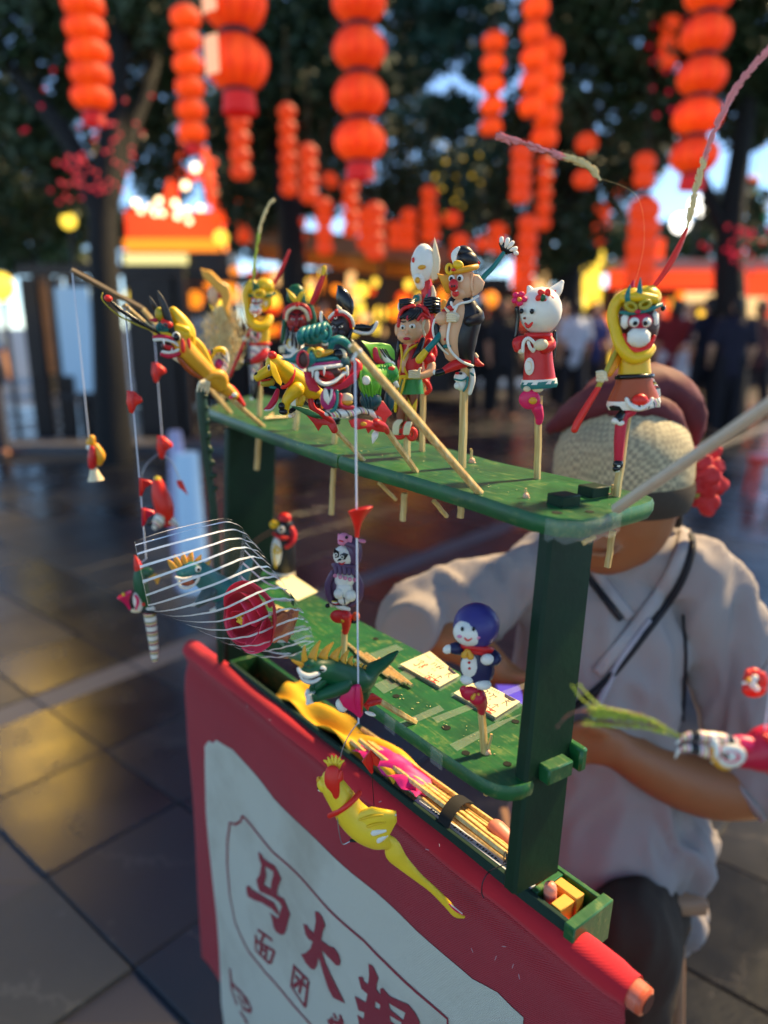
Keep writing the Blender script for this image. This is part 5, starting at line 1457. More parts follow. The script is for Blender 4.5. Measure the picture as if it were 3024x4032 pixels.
f.part('snout', 'red', f.E(702, 548, 46, 58, d=150, rd=44)); f.part('nostril', 'dbrown', f.E(686, 560, 10, 13, d=190, rd=6), f.E(712, 556, 10, 13, d=190, rd=6))
f.part('mouth', 'scarlet', f.E(722, 628, 34, 32, d=122, rd=24)); f.part('teeth', 'white', f.T([(682, 598, 140), (712, 600, 146), (732, 602, 140)], 9)); f.part('tongue', 'red', f.E(724, 640, 22, 12, d=146, rd=10))
f.part('body', 'skin', f.T([(800, 690, 0), (740, 860, 20), (690, 1050, 30), (700, 1200, 20)], [70, 110, 105, 90], 16), f.E(598, 872, 78, 66, d=70), f.E(620, 1020, 58, 110, d=78, rd=50))
f.part('coat', 'black', f.T([(815, 730, -10), (850, 850, 0), (800, 1030, 0), (800, 1180, 0), (850, 1300, 0)], [100, 128, 140, 118, 60], 18), f.T([(700, 700, -40), (670, 800, -40), (640, 960, -30)], [50, 60, 80], 14), f.T([(880, 800, 20), (930, 860, 40), (850, 900, 100)], [80, 74, 56], 16))
f.part('coat_flap', 'black', f.Pl([(520, 905), (560, 940), (590, 1060), (640, 1160), (690, 1225), (630, 1215), (560, 1140), (512, 1030), (500, 950)], d=60, th=24))
f.part('piping', 'white', f.T([(680, 715, 96), (700, 765, 116), (770, 725, 120), (860, 705, 110), (938, 655, 60)], 13), f.T([(740, 740, 124), (700, 830, 134), (664, 930, 140), (645, 1080, 146), (680, 1190, 142), (780, 1285, 124), (888, 1330, 70)], 13), f.T([(522, 880, 78), (502, 960, 80), (520, 1060, 80), (580, 1150, 78), (640, 1205, 78), (690, 1228, 78)], 11))
f.part('belly_button', 'red', f.E(618, 1072, 10, 14, d=128)); f.part('sash', 'teal', f.E(640, 1140, 40, 20, d=118))
f.part('neckerchief', 'red', f.E(672, 770, 40, 26, d=104), f.E(610, 790, 22, 14, d=104))
f.part('hand', 'cream', f.E(702, 858, 60, 50, d=150, rd=34), *[f.T([(646, 830 + i * 22, 172), (690, 826 + i * 22, 186), (720, 836 + i * 20, 180)], 13, 8) for i in range(4)], f.T([(650, 800, 160), (620, 768, 150)], [16, 8], 8))
f.part('rake_pole', 'teal', f.T([(432, 1190, 120), (540, 1070, 104), (760, 780, -60), (985, 480, -120), (1080, 380, -130), (1188, 232, -140)], [28, 30, 26, 26, 25, 20], 12)); f.part('rake_tip', 'yellow', f.T([(372, 1268, 132), (430, 1192, 120)], [40, 33], 12))
f.part('rake_head', 'gloss', f.Pl([(1140, 140), (1210, 130), (1270, 170), (1300, 230), (1210, 250), (1165, 215)], d=-140, th=40)); 
for i, (x, y, X, Y) in enumerate(((1165, 150, 1168, 98), (1205, 180, 1228, 108), (1228, 190, 1272, 138), (1250, 210, 1304, 192), (1290, 226, 1312, 240))):
    f.part('rake_tooth', 'white', f.T([(x, y, -128), ((x + X) / 2, (y + Y) / 2, -118), (X, Y, -124)], [12, 22, 22], 10))
f.part('leg', 'red', f.T([(830, 1290, 30), (720, 1320, 60), (590, 1386, 80)], [50, 52, 30], 14)); f.part('leg', 'red', f.T([(900, 1250, -20), (930, 1300, -10), (985, 1320, 0)], [30, 36, 14], 12))
f.part('boot', 'gloss', f.T([(600, 1382, 82), (545, 1398, 88)], [32, 30], 12)); f.part('boot_tip', 'white', f.E(516, 1390, 16, 26, d=92)); f.part('boot_tip', 'cream', f.T([(915, 1215, -10), (925, 1240, -10)], [14, 22]))
f.part('cloud', 'white', f.E(770, 1440, 66, 56, d=26), f.E(775, 1510, 50, 60, d=20), f.T([(880, 1370, 0), (885, 1470, 0), (856, 1590, 0)], [26, 30, 24], 12), f.E(740, 1520, 34, 36, d=40))
f.part('cloud_line', 'teal', f.T([(712, 1458, 74), (780, 1470, 86), (830, 1450, 76)], 8), f.T([(840, 1440, 60), (830, 1520, 60), (800, 1570, 56)], 12), f.T([(870, 1400, 34), (895, 1420, 24)], 10)); f.part('cloud_mark', 'black', f.E(772, 1402, 18, 12, d=74)); f.part('cloud_mark', 'red', f.E(742, 1400, 26, 12, d=66))

# ---- white masked figure (crop 3)
f = Fig('dough_dancer', 'white masked dough figure with a tall white plume standing behind the boy', 'dough figure', onsh(1661, 1777), crop=CR3)
stick_part(f, (412, 1480, 0), (396, 2156, 0), 26)
f.part('head', 'white', f.E(405, 350, 118, 196, rd=110, rot=-4), f.T([(370, 480, 40), (385, 550, 30)], [60, 44], 14))
f.part('plume', 'cream', f.Pl([(518, 82), (545, 170), (574, 300), (568, 400), (545, 488), (500, 506), (462, 440), (472, 330), (500, 210)], d=40, th=40))
f.part('brow', 'gold', f.E(396, 374, 40, 22, d=104, rd=12, rot=8)); f.part('lips', 'gold', f.E(354, 500, 26, 30, d=92, rd=20)); f.part('forehead_gem', 'scarlet', f.E(312, 304, 14, 26, d=62, rd=12))
f.part('neck', 'red', f.T([(430, 520, 0), (450, 640, 0), (440, 800, 0)], [60, 62, 80], 14))
f.part('body', 'red', f.T([(440, 760, -20), (450, 1000, -20), (440, 1300, -20), (425, 1500, -10)], [70, 90, 70, 30], 14))
f.part('shoulder', 'cream', f.T([(500, 560, 30), (505, 640, 30), (490, 740, 30)], [12, 30, 20], 12)); f.part('shoulder_stripe', 'magenta', f.T([(470, 600, 50), (460, 680, 54)], [12, 16])); f.part('shoulder_stripe', 'teal', f.T([(420, 700, 50), (450, 640, 54)], 10))
f.part('bead', 'skin', f.E(368, 684, 32, 52, d=40)); f.part('bead_ring', 'teal', f.ring(342, 676, 22, 14, d=74))
f.part('sash', 'gold', f.T([(610, 710, -10), (560, 800, 0), (470, 940, 10)], [26, 30, 24], 10, fk=.5)); f.part('sash', 'red', f.T([(500, 860, -10), (470, 1060, -10)], [22, 20]))
f.part('ribbon', 'scarlet', f.T([(450, 1100, 10), (510, 1140, 10), (525, 1220, 10), (500, 1250, 10)], 20)); f.part('ribbon', 'scarlet', f.T([(400, 1460, 30), (450, 1490, 34), (476, 1560, 30), (440, 1594, 26)], 20))
f.part('leg_strip', 'cream', f.T([(405, 1300, 20), (420, 1420, 20)], [24, 20]))

# ---- boy with two hair buns (crop 3)
f = Fig('dough_boy', 'dough boy with two black hair buns, red vest and green skirt', 'dough figure', onsh(1600, 1800), crop=CR3)
stick_part(f, (262, 1640, -14), (252, 2216, 0), 32)
f.part('stick_end', bamboo(), stick_shape(f.p(228, 2560, 10), f.p(212, 2830, 10), 28 * f.k))
f.part('head', 'skin', f.E(285, 965, 128, 150, rd=116), f.E(250, 1040, 92, 72, d=34)); 
f.part('ear', 'skin', f.E(158, 980, 26, 62, d=-6)); f.part('ear', 'skin', f.E(432, 950, 42, 84, d=4, rot=-8, rd=26)); f.part('ear_fold', 'cream', f.T([(420, 890, 32), (402, 960, 34), (420, 1030, 26)], 16))
f.part('hair', 'gloss', *[f.T([(290 + i * 20, 760, 20), (300 + i * 24 - 14, 800, 80), (330 - 46 * (4 - i) * .8 + 10, 862, 104 - abs(i - 2) * 8)], [26, 24, 16], 10) for i in range(5)], f.E(300, 830, 108, 70, d=0, rd=90))
for x, y, rx, ry in ((252, 730, 72, 50), (494, 748, 70, 84)):
    f.part('hair_bun', 'gloss', *[f.T([(x - rx * .9, y + (i - 2) * ry * .34, 30 - abs(i - 2) * 8), (x, y + (i - 2) * ry * .36 - 8, 56 - abs(i - 2) * 14), (x + rx * .9, y + (i - 2) * ry * .34, 20 - abs(i - 2) * 8)], ry * .27, 8) for i in range(5)], f.E(x, y, rx, ry * .8))
f.part('ribbon', 'red', f.T([(172, 940, 40), (186, 830, 50), (230, 770, 60), (320, 752, 62)], 20)); f.part('ribbon', 'red', f.T([(360, 880, 90), (400, 832, 96), (450, 862, 70)], 18), f.T([(372, 752, 50), (430, 790, 56), (462, 860, 40)], [24, 30, 20]))
f.part('ear_loop', 'white', f.E(176, 756, 16, 40))
for x, y, rx in ((212, 956, 24), (304, 946, 32)):
    e = f.part('eye', 'white', f.E(x, y, rx, 24, d=(96 if x < 250 else 110), rd=16)); f.part('pupil', 'gloss', f.E(x - 4, y + 4, 12, 14, d=(110 if x < 250 else 124), rd=10), parent=e)
f.part('brow', 'gloss', f.T([(190, 896, 96), (215, 904, 104), (238, 900, 108)], [5, 8, 4], 8), f.T([(268, 896, 116), (300, 880, 114), (334, 866, 104)], [5, 9, 4], 8))
f.part('forehead_mark', 'crimson', f.E(258, 866, 14, 24, d=108, rd=8)); f.part('nose', 'skin', f.E(244, 1008, 16, 22, d=122)); f.part('mouth', 'crimson', f.E(250, 1066, 36, 15, d=112, rd=12))
f.part('side_lock', 'gloss', f.T([(172, 1090, 40), (166, 1180, 40), (158, 1270, 44)], [14, 20, 6])); f.part('side_lock', 'gloss', f.T([(408, 1070, 60), (360, 1190, 96), (300, 1260, 110)], [22, 34, 5], 12))
f.part('neck', 'skin', f.T([(270, 1090, 10), (270, 1150, 14), (225, 1280, 84), (216, 1380, 84)], [56, 50, 26, 16], 12))
f.part('vest', 'red', f.La(282, 1118, 282, 1455, [(0, 84), (.2, 122), (.7, 124), (1, 116)], dep=.66))
f.part('vest_trim', 'yellow', f.T([(190, 1128, 50), (204, 1230, 84), (192, 1350, 84), (160, 1440, 70)], 12), f.T([(356, 1124, 60), (280, 1165, 88), (226, 1250, 96), (226, 1350, 94), (262, 1430, 86)], 12))
f.part('belt', 'yellow', f.T([(160, 1440, 64), (220, 1435, 92), (300, 1440, 88), (400, 1440, 30)], 18), f.T([(190, 1450, 90), (165, 1560, 84)], [13, 8]), f.T([(232, 1450, 96), (205, 1560, 96), (190, 1620, 90)], [13, 12, 7]))
f.part('skirt', 'green', f.La(290, 1446, 292, 1598, [(0, 104), (.4, 112), (1, 124)], dep=.72, wav=.07, wn=9, wlo=.1))
f.part('sleeve', 'red', f.E(470, 1265, 58, 66, d=10), f.T([(470, 1100, 10), (440, 1180, 10)], [40, 56])); f.part('forearm', 'skin', f.T([(490, 1320, 30), (470, 1390, 60), (385, 1424, 110)], [40, 44, 32], 12))
f.part('hand', 'cream', f.E(336, 1412, 58, 44, d=120, rd=26), *[f.T([(376, 1382 + i * 19, 128), (320, 1378 + i * 20, 146), (276, 1382 + i * 19, 138)], 11, 8) for i in range(4)], f.T([(370, 1370, 130), (384, 1352, 120)], 12, 8))
f.part('hand', 'cream', f.E(150, 1506, 26, 34, d=60), *[f.T([(138 + i * 9, 1480, 78), (134 + i * 10, 1535, 82)], 6, 6) for i in range(3)])
f.part('leg', 'brown', f.T([(225, 1580, 20), (200, 1720, 24), (188, 1880, 30)], [50, 46, 36], 12)); f.part('leg', 'brown', f.T([(315, 1580, 20), (306, 1720, 24), (285, 1900, 30)], [50, 46, 36], 12))
f.part('leg_trim', 'yellow', f.Pl([(258, 1630), (300, 1720), (352, 1640), (338, 1800), (318, 1730), (290, 1790), (268, 1700)], d=72, th=14)); f.part('leg_trim', 'yellow', f.T([(150, 1620, 40), (142, 1700, 44), (140, 1770, 44)], [16, 20, 12]))
f.part('foot', 'cream', *[f.T([(200 - i * 12, 1860, 66), (170 - i * 14, 1900, 80), (160 - i * 12, 1985, 76)], 14, 8) for i in range(4)]); f.part('foot', 'cream', *[f.T([(290 - i * 12, 1880, 66), (276 - i * 14, 1920, 80), (262 - i * 12, 1985, 76)] if i < 4 else None, 14, 8) for i in range(4)])
f.part('fire_wheel', 'scarlet', f.ring(178, 1990, 46, 22, d=50, ry=34), f.ring(300, 1990, 34, 24, d=50, ry=48), f.T([(240, 1880, 60), (220, 1950, 60), (214, 2010, 60)], 18))

# ---- black faced warrior (crop 2)
f = Fig('dough_warrior', 'black faced dough warrior with a tall black hat and winged cap', 'dough figure', onsh(1316, 1749), crop=CR2)
stick_part(f, (700, 1640, 0), (680, 1912, 0), 30)
f.part('stick_end', bamboo(), stick_shape(f.p(672, 2150, 10), f.p(650, 2620, 10), 26 * f.k))
f.part('head', 'facedark', f.E(758, 715, 112, 140, rd=100), f.E(735, 790, 80, 70, d=30))
f.part('hat', 'gloss', f.Pl([(712, 316), (760, 326), (830, 390), (872, 470), (882, 540), (860, 615), (760, 592), (705, 500), (698, 420)], d=-20, th=90, inset=.35))
f.part('hat_wing', 'gloss', f.Pl([(640, 700), (560, 590), (548, 620), (560, 690), (590, 720), (630, 730)], d=0, th=26)); f.part('hat_wing', 'gloss', f.Pl([(876, 712), (960, 700), (1050, 720), (1098, 690), (1080, 760), (1010, 790), (930, 770), (876, 760)], d=0, th=26))
f.part('wing_edge', 'white', f.T([(548, 590, 14), (548, 660, 16), (585, 725, 16), (640, 742, 14)], 16)); f.part('wing_edge', 'white', f.T([(876, 775, 14), (960, 796, 16), (1040, 792, 16), (1085, 740, 14), (1106, 690, 10)], 17))
f.part('headband', 'white', f.T([(632, 640, 60), (690, 588, 100), (770, 580, 104), (846, 640, 84), (872, 720, 40)], 18)); f.part('headband', 'red', f.T([(648, 660, 76), (690, 620, 108), (770, 612, 112), (828, 660, 96), (850, 736, 60)], 14)); f.part('hat_knot', 'scarlet', f.E(702, 578, 22, 24, d=116), f.E(690, 600, 14, 12, d=120)); f.part('hat_tuft', 'cream', f.T([(710, 520, 90), (735, 556, 100)], [10, 22]))
for x, y, s in ((676, 734, 1), (746, 732, -1)):
    e = f.part('eye', 'white', f.E(x, y, 22, 10, d=100, rd=10, rot=-14 * s)); f.part('pupil', 'gloss', f.E(x - 2, y, 9, 9, d=108, rd=8), parent=e)
f.part('brow', 'gloss', f.T([(655, 700, 98), (690, 716, 108)], [6, 10]), f.T([(712, 716, 110), (770, 690, 100)], [10, 6])); f.part('nose', 'facedark', f.T([(706, 740, 104), (694, 785, 118)], [13, 19])); f.part('forehead_mark', 'white', f.ring(692, 640, 12, 5, d=108))
f.part('beard', 'gloss', f.T([(660, 840, 90), (690, 802, 106), (735, 820, 100), (752, 860, 80)], 13), f.T([(850, 760, 40), (830, 830, 50), (818, 890, 50)], [18, 22, 14])); f.part('mouth', 'scarlet', f.E(704, 828, 24, 20, d=104, rd=12))
f.part('robe', 'black', f.T([(765, 840, -20), (760, 1000, -20), (740, 1200, -20), (720, 1500, -10)], [80, 130, 130, 110], 16)); f.part('sleeve', 'black', f.T([(840, 900, 0), (900, 1000, 0)], [50, 44]))
f.part('skirt', D['swirl'], f.La(720, 1480, 716, 1640, [(0, 100), (.5, 118), (1, 112)], dep=.7, wav=.04, wn=9)); f.part('boot', 'gloss', f.E(706, 1660, 40, 44, d=20), f.E(712, 1700, 26, 16, d=26))

# ---- red faced warrior (crop 2)
f = Fig('dough_warrior', 'red faced dough warrior with a long black beard and green hood', 'dough figure', onsh(1164, 1694), crop=CR2)
stick_part(f, (310, 1560, 0), (290, 1772, 0), 28)
f.part('head', 'facered', f.E(305, 675, 106, 128, rd=92), f.E(290, 740, 74, 60, d=26))
f.part('hood', 'dgreen', f.Pl([(200, 470), (204, 370), (250, 312), (320, 300), (372, 350), (392, 440), (400, 520), (300, 540)], d=-10, th=110, inset=.35), f.T([(430, 540, -30), (466, 640, -30), (470, 730, -30)], [44, 34, 24], 12), f.T([(186, 660, -30), (166, 780, -30), (158, 880, -30)], [26, 26, 18], 12))
f.part('headband', 'cream', f.T([(200, 660, 50), (216, 580, 78), (300, 534, 96), (386, 572, 78), (420, 660, 46)], 18)); f.part('headband', 'red', f.T([(182, 640, 40), (200, 550, 64), (300, 500, 84), (404, 540, 64), (436, 640, 36)], 20))
f.part('plume', 'yellow', f.T([(292, 470, 90), (250, 420, 90), (200, 350, 80)], [26, 26, 4])); f.part('plume', 'yellow', f.T([(322, 470, 90), (346, 410, 90), (385, 376, 80)], [22, 22, 4])); f.part('hat_knot', 'scarlet', f.E(306, 508, 26, 24, d=108), f.E(290, 490, 14, 14, d=104), f.E(322, 492, 14, 14, d=104))
for x, y, s in ((262, 658, 1), (342, 652, -1)):
    e = f.part('eye', 'white', f.E(x, y, 22, 8, d=90, rd=8, rot=-10 * s)); f.part('pupil', 'gloss', f.E(x, y, 9, 8, d=96, rd=7), parent=e)
f.part('brow', 'gloss', f.T([(232, 596, 82), (282, 612, 96)], [5, 9]), f.T([(322, 612, 96), (372, 588, 80)], [9, 5])); f.part('nose', 'facered', f.T([(300, 660, 96), (296, 715, 112)], [12, 20])); f.part('mouth', 'red', f.E(300, 752, 22, 10, d=100, rd=8))
f.part('beard', 'gloss', f.T([(266, 750, 96), (258, 800, 98), (258, 945, 90)], [8, 13, 12]), f.T([(330, 750, 96), (334, 800, 98), (334, 945, 90)], [8, 13, 12]), f.T([(280, 800, 96), (296, 880, 100), (296, 940, 92)], [6, 14, 14]), f.T([(212, 740, 50), (204, 830, 50), (180, 920, 50)], [12, 18, 8]), f.T([(412, 700, 46), (400, 780, 44)], [14, 8]), f.T([(262, 748, 100), (298, 732, 108), (336, 748, 100)], 8))
f.part('robe', 'white', f.T([(300, 790, -10), (270, 900, 0), (280, 1100, 0), (300, 1500, -10)], [70, 100, 120, 60], 16)); f.part('robe_trim', 'black', f.T([(222, 800, 70), (190, 900, 80)], 12), f.T([(345, 820, 90), (330, 960, 94)], 12)); f.part('robe_pattern', 'yellow', f.ring(232, 900, 26, 6, d=96, ry=44))
f.part('hand', 'cream', f.E(155, 955, 34, 34, d=70), *[f.T([(130 + i * 12, 935, 88), (134 + i * 14, 985, 90)], 8, 6) for i in range(4)]); f.part('sleeve', 'dteal', f.T([(170, 975, 50), (250, 1000, 70), (360, 990, 40)], [34, 44, 40], 12))
f.part('glaive', 'red', f.T([(430, 545, -30), (480, 440, -34), (530, 310, -38), (568, 215, -40)], [16, 30, 30, 16], 12)); f.part('glaive_tip', 'yellow', f.T([(566, 205, -40), (582, 140, -42)], [20, 24], 12))
# ---- far monkey (crop 1)
f = Fig('dough_monkey', 'small yellow dough monkey with a grass plume near the far end of the upper shelf', 'dough figure', onsh(1022, 1641), crop=CR1)
stick_part(f, (1400, 1150, -10), (1392, 1640, 0), 20)
f.part('stick_end', bamboo(), stick_shape(f.p(1388, 1800, 8), f.p(1370, 2074, 8), 21 * f.k))
f.part('head', 'yellow', f.E(1408, 660, 98, 120, rd=80)); f.part('face', 'white', f.E(1376, 690, 48, 50, d=60, rd=30)); f.part('eye_mask', 'crimson', f.E(1372, 690, 48, 40, d=66, rd=30))
for x in (1350, 1388):
    e = f.part('eye', 'white', f.E(x, 698, 18, 19, d=94)); f.part('pupil', 'gloss', f.E(x + 3, 704, 10, 11, d=106), parent=e)
f.part('ear', 'cream', f.E(1440, 708, 22, 34, d=44)); f.part('muzzle', 'white', f.E(1362, 768, 48, 42, d=88, rd=36)); f.part('mouth', 'scarlet', f.T([(1335, 780, 118), (1365, 792, 126), (1392, 772, 118)], 6)); f.part('nostril', 'black', f.E(1352, 745, 5, 4, d=122), f.E(1370, 744, 5, 4, d=122))
f.part('cap', 'yellow', f.E(1435, 575, 78, 66, rd=70, d=8), f.E(1340, 580, 54, 60, d=10)); f.part('headband', 'dgreen', f.T([(1310, 650, 50), (1370, 658, 88), (1450, 655, 76), (1510, 640, 30)], 13)); f.part('bow', 'yellow', f.ring(1390, 640, 40, 13, d=104, ry=28))
f.part('plume', 'dgreen', f.T([(1352, 620, 86), (1350, 560, 88), (1332, 520, 80)], [14, 14, 4]), f.T([(1385, 610, 92), (1376, 560, 92)], [12, 10]))
f.part('raised_arm', 'yellow', f.T([(1330, 560, 20), (1288, 620, 20), (1292, 720, 24), (1320, 850, 70), (1375, 905, 96), (1440, 895, 84), (1475, 840, 40)], [36, 36, 32, 38, 40, 38, 36], 12))
f.part('torso', 'yellow', f.La(1400, 820, 1400, 1050, [(0, 66), (.5, 78), (1, 76)], dep=.66)); f.part('chest', D['swirl'], f.E(1362, 960, 46, 82, d=46, rd=26)); f.part('chest_mark', 'hotpink', f.T([(1330, 930, 76), (1352, 915, 78), (1385, 940, 78), (1378, 1000, 76)], 7)); f.part('chest_mark', 'black', f.E(1358, 968, 10, 22, d=78, rd=5), label='black drop on the chest')
f.part('belt', 'red', f.hoop(1400, 1045, 78, 13, dep=.66)); f.part('skirt', D['swirl'], f.La(1400, 1050, 1396, 1170, [(0, 70), (1, 80)], dep=.66, wav=.05))
f.part('bent_leg', 'red', f.T([(1440, 1120, 50), (1400, 1160, 80), (1330, 1190, 96)], [36, 36, 26], 12)); f.part('boot', 'gloss', f.T([(1340, 1190, 96), (1280, 1195, 104)], [24, 22], 10)); f.part('boot_tip', 'white', f.E(1266, 1192, 10, 16, d=108))
f.part('leg', D['swirl'], f.T([(1390, 1170, 10), (1356, 1280, 14), (1350, 1340, 14)], [34, 28, 24], 12)); f.part('leg_strip', 'red', f.T([(1402, 1200, 14), (1392, 1380, 14)], [14, 10])); f.part('boot', 'gloss', f.T([(1360, 1350, 20), (1352, 1480, 22)], [26, 22], 10)); f.part('boot_tip', 'white', f.E(1330, 1496, 16, 16, d=34))
f.part('staff_arm', 'olive', f.T([(1330, 930, 0), (1295, 990, 30)], [28, 20])); f.part('hand', 'cream', f.E(1276, 1006, 24, 24, d=44))
f.part('staff', 'red', f.T([(1150, 1310, 70), (1215, 1160, 60), (1280, 1010, 44), (1500, 580, -60), (1570, 440, -70), (1636, 285, -76)], [13, 15, 13, 13, 17, 10], 12))
spike([(1345, 520, 60), (1352, 380, 56), (1380, 200, 50), (1408, 60, 46), (1462, -70, 40), (1490, -110, 38)], 20, 160, .45, f, 44, .3, 6, names=('green_tip', 'straw_tip'), mats=(GGREEN, FELT))

# ---- figure with orange hat and dry grass plume behind it (far, soft)
f = Fig('dough_figure', 'orange hooded dough figure with a dry grass plume behind the far monkey', 'dough figure', onsh(900, 1590) + VV * .06, crop=CR1)
f.part('hood', 'gold', f.Pl([(915, 430), (1000, 450), (1080, 530), (1150, 570), (1168, 660), (1140, 760), (1180, 880), (1120, 800), (1090, 720), (1070, 640), (1000, 570), (930, 500)], d=0, th=50, inset=.2)); f.part('head', 'skin', f.E(1020, 650, 50, 80, d=-10, rd=44)); f.part('mark', 'red', f.E(1070, 655, 12, 26, d=20))
stick_part(f, (1060, 760, 0), (1090, 1560, 0), 16)
rr = random.Random(8); sh = []
for i in range(900):
    x = rr.gauss(1090, 84); y = rr.uniform(760, 1330); k = max(.25, 1 - ((y - 1040) / 330) ** 2); x = 1090 + (x - 1090) * k
    sh.append(f.T([(x, y, rr.uniform(-50, 30) * k), (x + rr.uniform(-34, 34), y - rr.uniform(20, 56), rr.uniform(-50, 30) * k)], [7, 3], 4, 1))
f.part('grass_plume', FELT, sh)['kind'] = 'stuff'

# ---- yellow dragon leaning out at the far end (crop 1)
f = Fig('dough_dragon', 'yellow dough dragon with black horns leaning out over the far corner', 'dough figure', onsh(1035, 1679), UU, crop=CR1)
f.part('stick', bamboo(), stick_shape(f.p(285, 725, -8), f.p(1425, 1722, 0), 26 * f.k, 12 * f.k))
f.part('body', 'gold', f.T([(720, 1010, 20), (800, 1120, 20), (900, 1220, 20), (1000, 1320, 20), (1100, 1400, 20), (1190, 1465, 20)], [90, 92, 84, 74, 56, 36], 16))
f.part('back_frill', 'yellow', *[f.E(850 + i * 34, 1050 + i * 44, 40, 24, d=-10, rot=-50, rd=20) for i in range(5)], f.T([(840, 1010, 10), (900, 1080, 16), (960, 1190, 30), (1020, 1280, 20)], [40, 50, 44, 16], 12, fk=.6))
f.part('belly', 'rust', f.T([(740, 1170, 80), (830, 1270, 80), (930, 1330, 66)], [20, 22, 10], 8))
f.part('head', 'yellow', f.E(720, 960, 90, 84, d=20, rd=70), f.T([(690, 780, 0), (740, 850, 10), (800, 950, 20), (830, 1040, 30)], [40, 60, 70, 40], 14)); f.part('mane', 'yellow', f.E(780, 960, 60, 70, d=60, rd=40), f.E(820, 930, 34, 60, d=40), f.T([(720, 900, 70), (790, 930, 84), (846, 990, 70)], [20, 26, 12], 10))
f.part('forehead', 'olive', f.E(578, 800, 40, 56, d=10), f.E(640, 870, 50, 40, d=0)); f.part('horn', 'black', f.T([(680, 960, 60), (640, 820, 60), (600, 700, 50), (560, 615, 40)], [26, 32, 26, 8], 12, fk=.6)); f.part('horn', 'black', f.T([(550, 770, -30), (525, 720, -30), (496, 660, -34)], [24, 22, 6], 12, fk=.6))
f.part('nose', 'teal', f.E(604, 912, 58, 46, d=30, rd=44)); f.part('nostril', 'dteal', f.ring(590, 910, 18, 8, d=76), f.ring(624, 898, 16, 8, d=76)); f.part('brow', 'scarlet', f.E(636, 880, 52, 34, d=56, rd=30, rot=-24)); f.part('nose_tip', 'crimson', f.T([(500, 850, 0), (545, 852, 10)], [8, 18]))
f.part('upper_lip', 'crimson', f.T([(536, 990, 20), (600, 985, 60), (680, 1005, 80), (736, 1040, 60)], 18)); f.part('lip_edge', 'white', f.T([(534, 1012, 30), (610, 1010, 70), (690, 1030, 86), (736, 1068, 80), (720, 1100, 76), (660, 1116, 66), (604, 1110, 50)], 13)); f.part('nose_bridge', 'yellow', f.T([(540, 965, 20), (620, 960, 50), (690, 985, 64)], 16))
f.part('mouth', 'dbrown', f.E(656, 1062, 66, 44, d=34, rd=30)); f.part('tongue', 'red', f.T([(680, 1080, 60), (640, 1072, 70), (612, 1050, 70)], [20, 18, 8])); f.part('jaw', 'crimson', f.T([(600, 1128, 40), (660, 1146, 60), (740, 1120, 70), (770, 1080, 60)], 20)); f.part('fang', 'white', f.T([(612, 1020, 80), (616, 1056, 86)], [10, 3], 8), f.T([(676, 1104, 84), (680, 1080, 86)], [8, 3], 8))
e = f.part('eye', 'white', f.E(714, 984, 34, 38, d=88, rd=24)); f.part('pupil', 'gloss', f.E(716, 990, 26, 34, d=100, rd=20), parent=e)
f.part('cheek_fin', 'scarlet', f.E(766, 1062, 18, 58, d=104, rd=14)); f.part('cheek_fin', 'scarlet', f.E(814, 1048, 18, 56, d=92, rd=14))
f.part('tail', D['swirl'], f.T([(1000, 1150, 0), (1050, 1100, 0), (1100, 1110, 0), (1118, 1170, 0), (1100, 1250, 0), (1050, 1290, 0)], [22, 30, 34, 30, 30, 24], 14)); f.part('tail_curl', 'yellow', f.T([(1000, 1160, 20), (1030, 1105, 24), (1080, 1090, 24), (1112, 1130, 20)], [14, 22, 24, 14], 10)); f.part('tail_curl', 'magenta', f.E(1062, 1210, 36, 44, d=-14)); f.part('back_stripe', 'crimson', f.T([(850, 1030, 20), (900, 1056, 10)], [14, 10])); f.part('back_stripe', 'black', f.T([(900, 1070, 16), (925, 1085, 12)], [16, 16])); f.part('back_stripe', 'crimson', f.E(982, 1122, 12, 26, d=26), label='red band on the tail'); f.part('back_stripe', 'black', f.E(1006, 1110, 8, 26, d=30), label='black band on the tail')
f.part('front_leg', 'gold', f.T([(1090, 1390, 40), (1080, 1310, 60), (1010, 1300, 70), (950, 1345, 70)], [50, 50, 40, 26], 14)); f.part('claw', 'cream', *[f.T([(950 + i * 5, 1340, 80), (905 + i * 24, 1370, 96 - i * 6), (884 + i * 30, 1435, 92 - i * 8)], [16, 16, 5], 8) for i in range(4)])
f.part('back_leg', 'gold', f.T([(1120, 1400, 40), (1180, 1460, 50)], [40, 34])); f.part('toe', 'white', f.E(1188, 1462, 24, 18, d=86, rot=30)); f.part('toe', 'hotpink', f.E(1160, 1482, 20, 12, d=84), label='pink toe pad')
f.part('tail_flame', 'scarlet', f.T([(1120, 1370, 0), (1180, 1430, 6), (1262, 1545, 10)], [14, 30, 18], 12))
f.part('whisker', 'gloss', f.T([(640, 1000, 50), (420, 870, 40), (250, 760, 30), (150, 668, 24)], [6, 16, 16, 6], 8)); f.part('whisker', 'olive', f.T([(600, 960, 40), (430, 905, 36), (240, 810, 28), (112, 690, 20), (112, 630, 20)], [7, 7, 6, 5, 6], 8)); f.part('whisker_ball', 'scarlet', f.E(158, 674, 34, 26, d=30, rot=-20))
f.part('stick_knot', 'cream', f.T([(700, 1160, 60), (800, 1225, 60)], [18, 14], 8))
f.part('tie', WIRES, f.T([(260, 780, 30), (320, 740, 40), (330, 830, 30)], 4, 5))

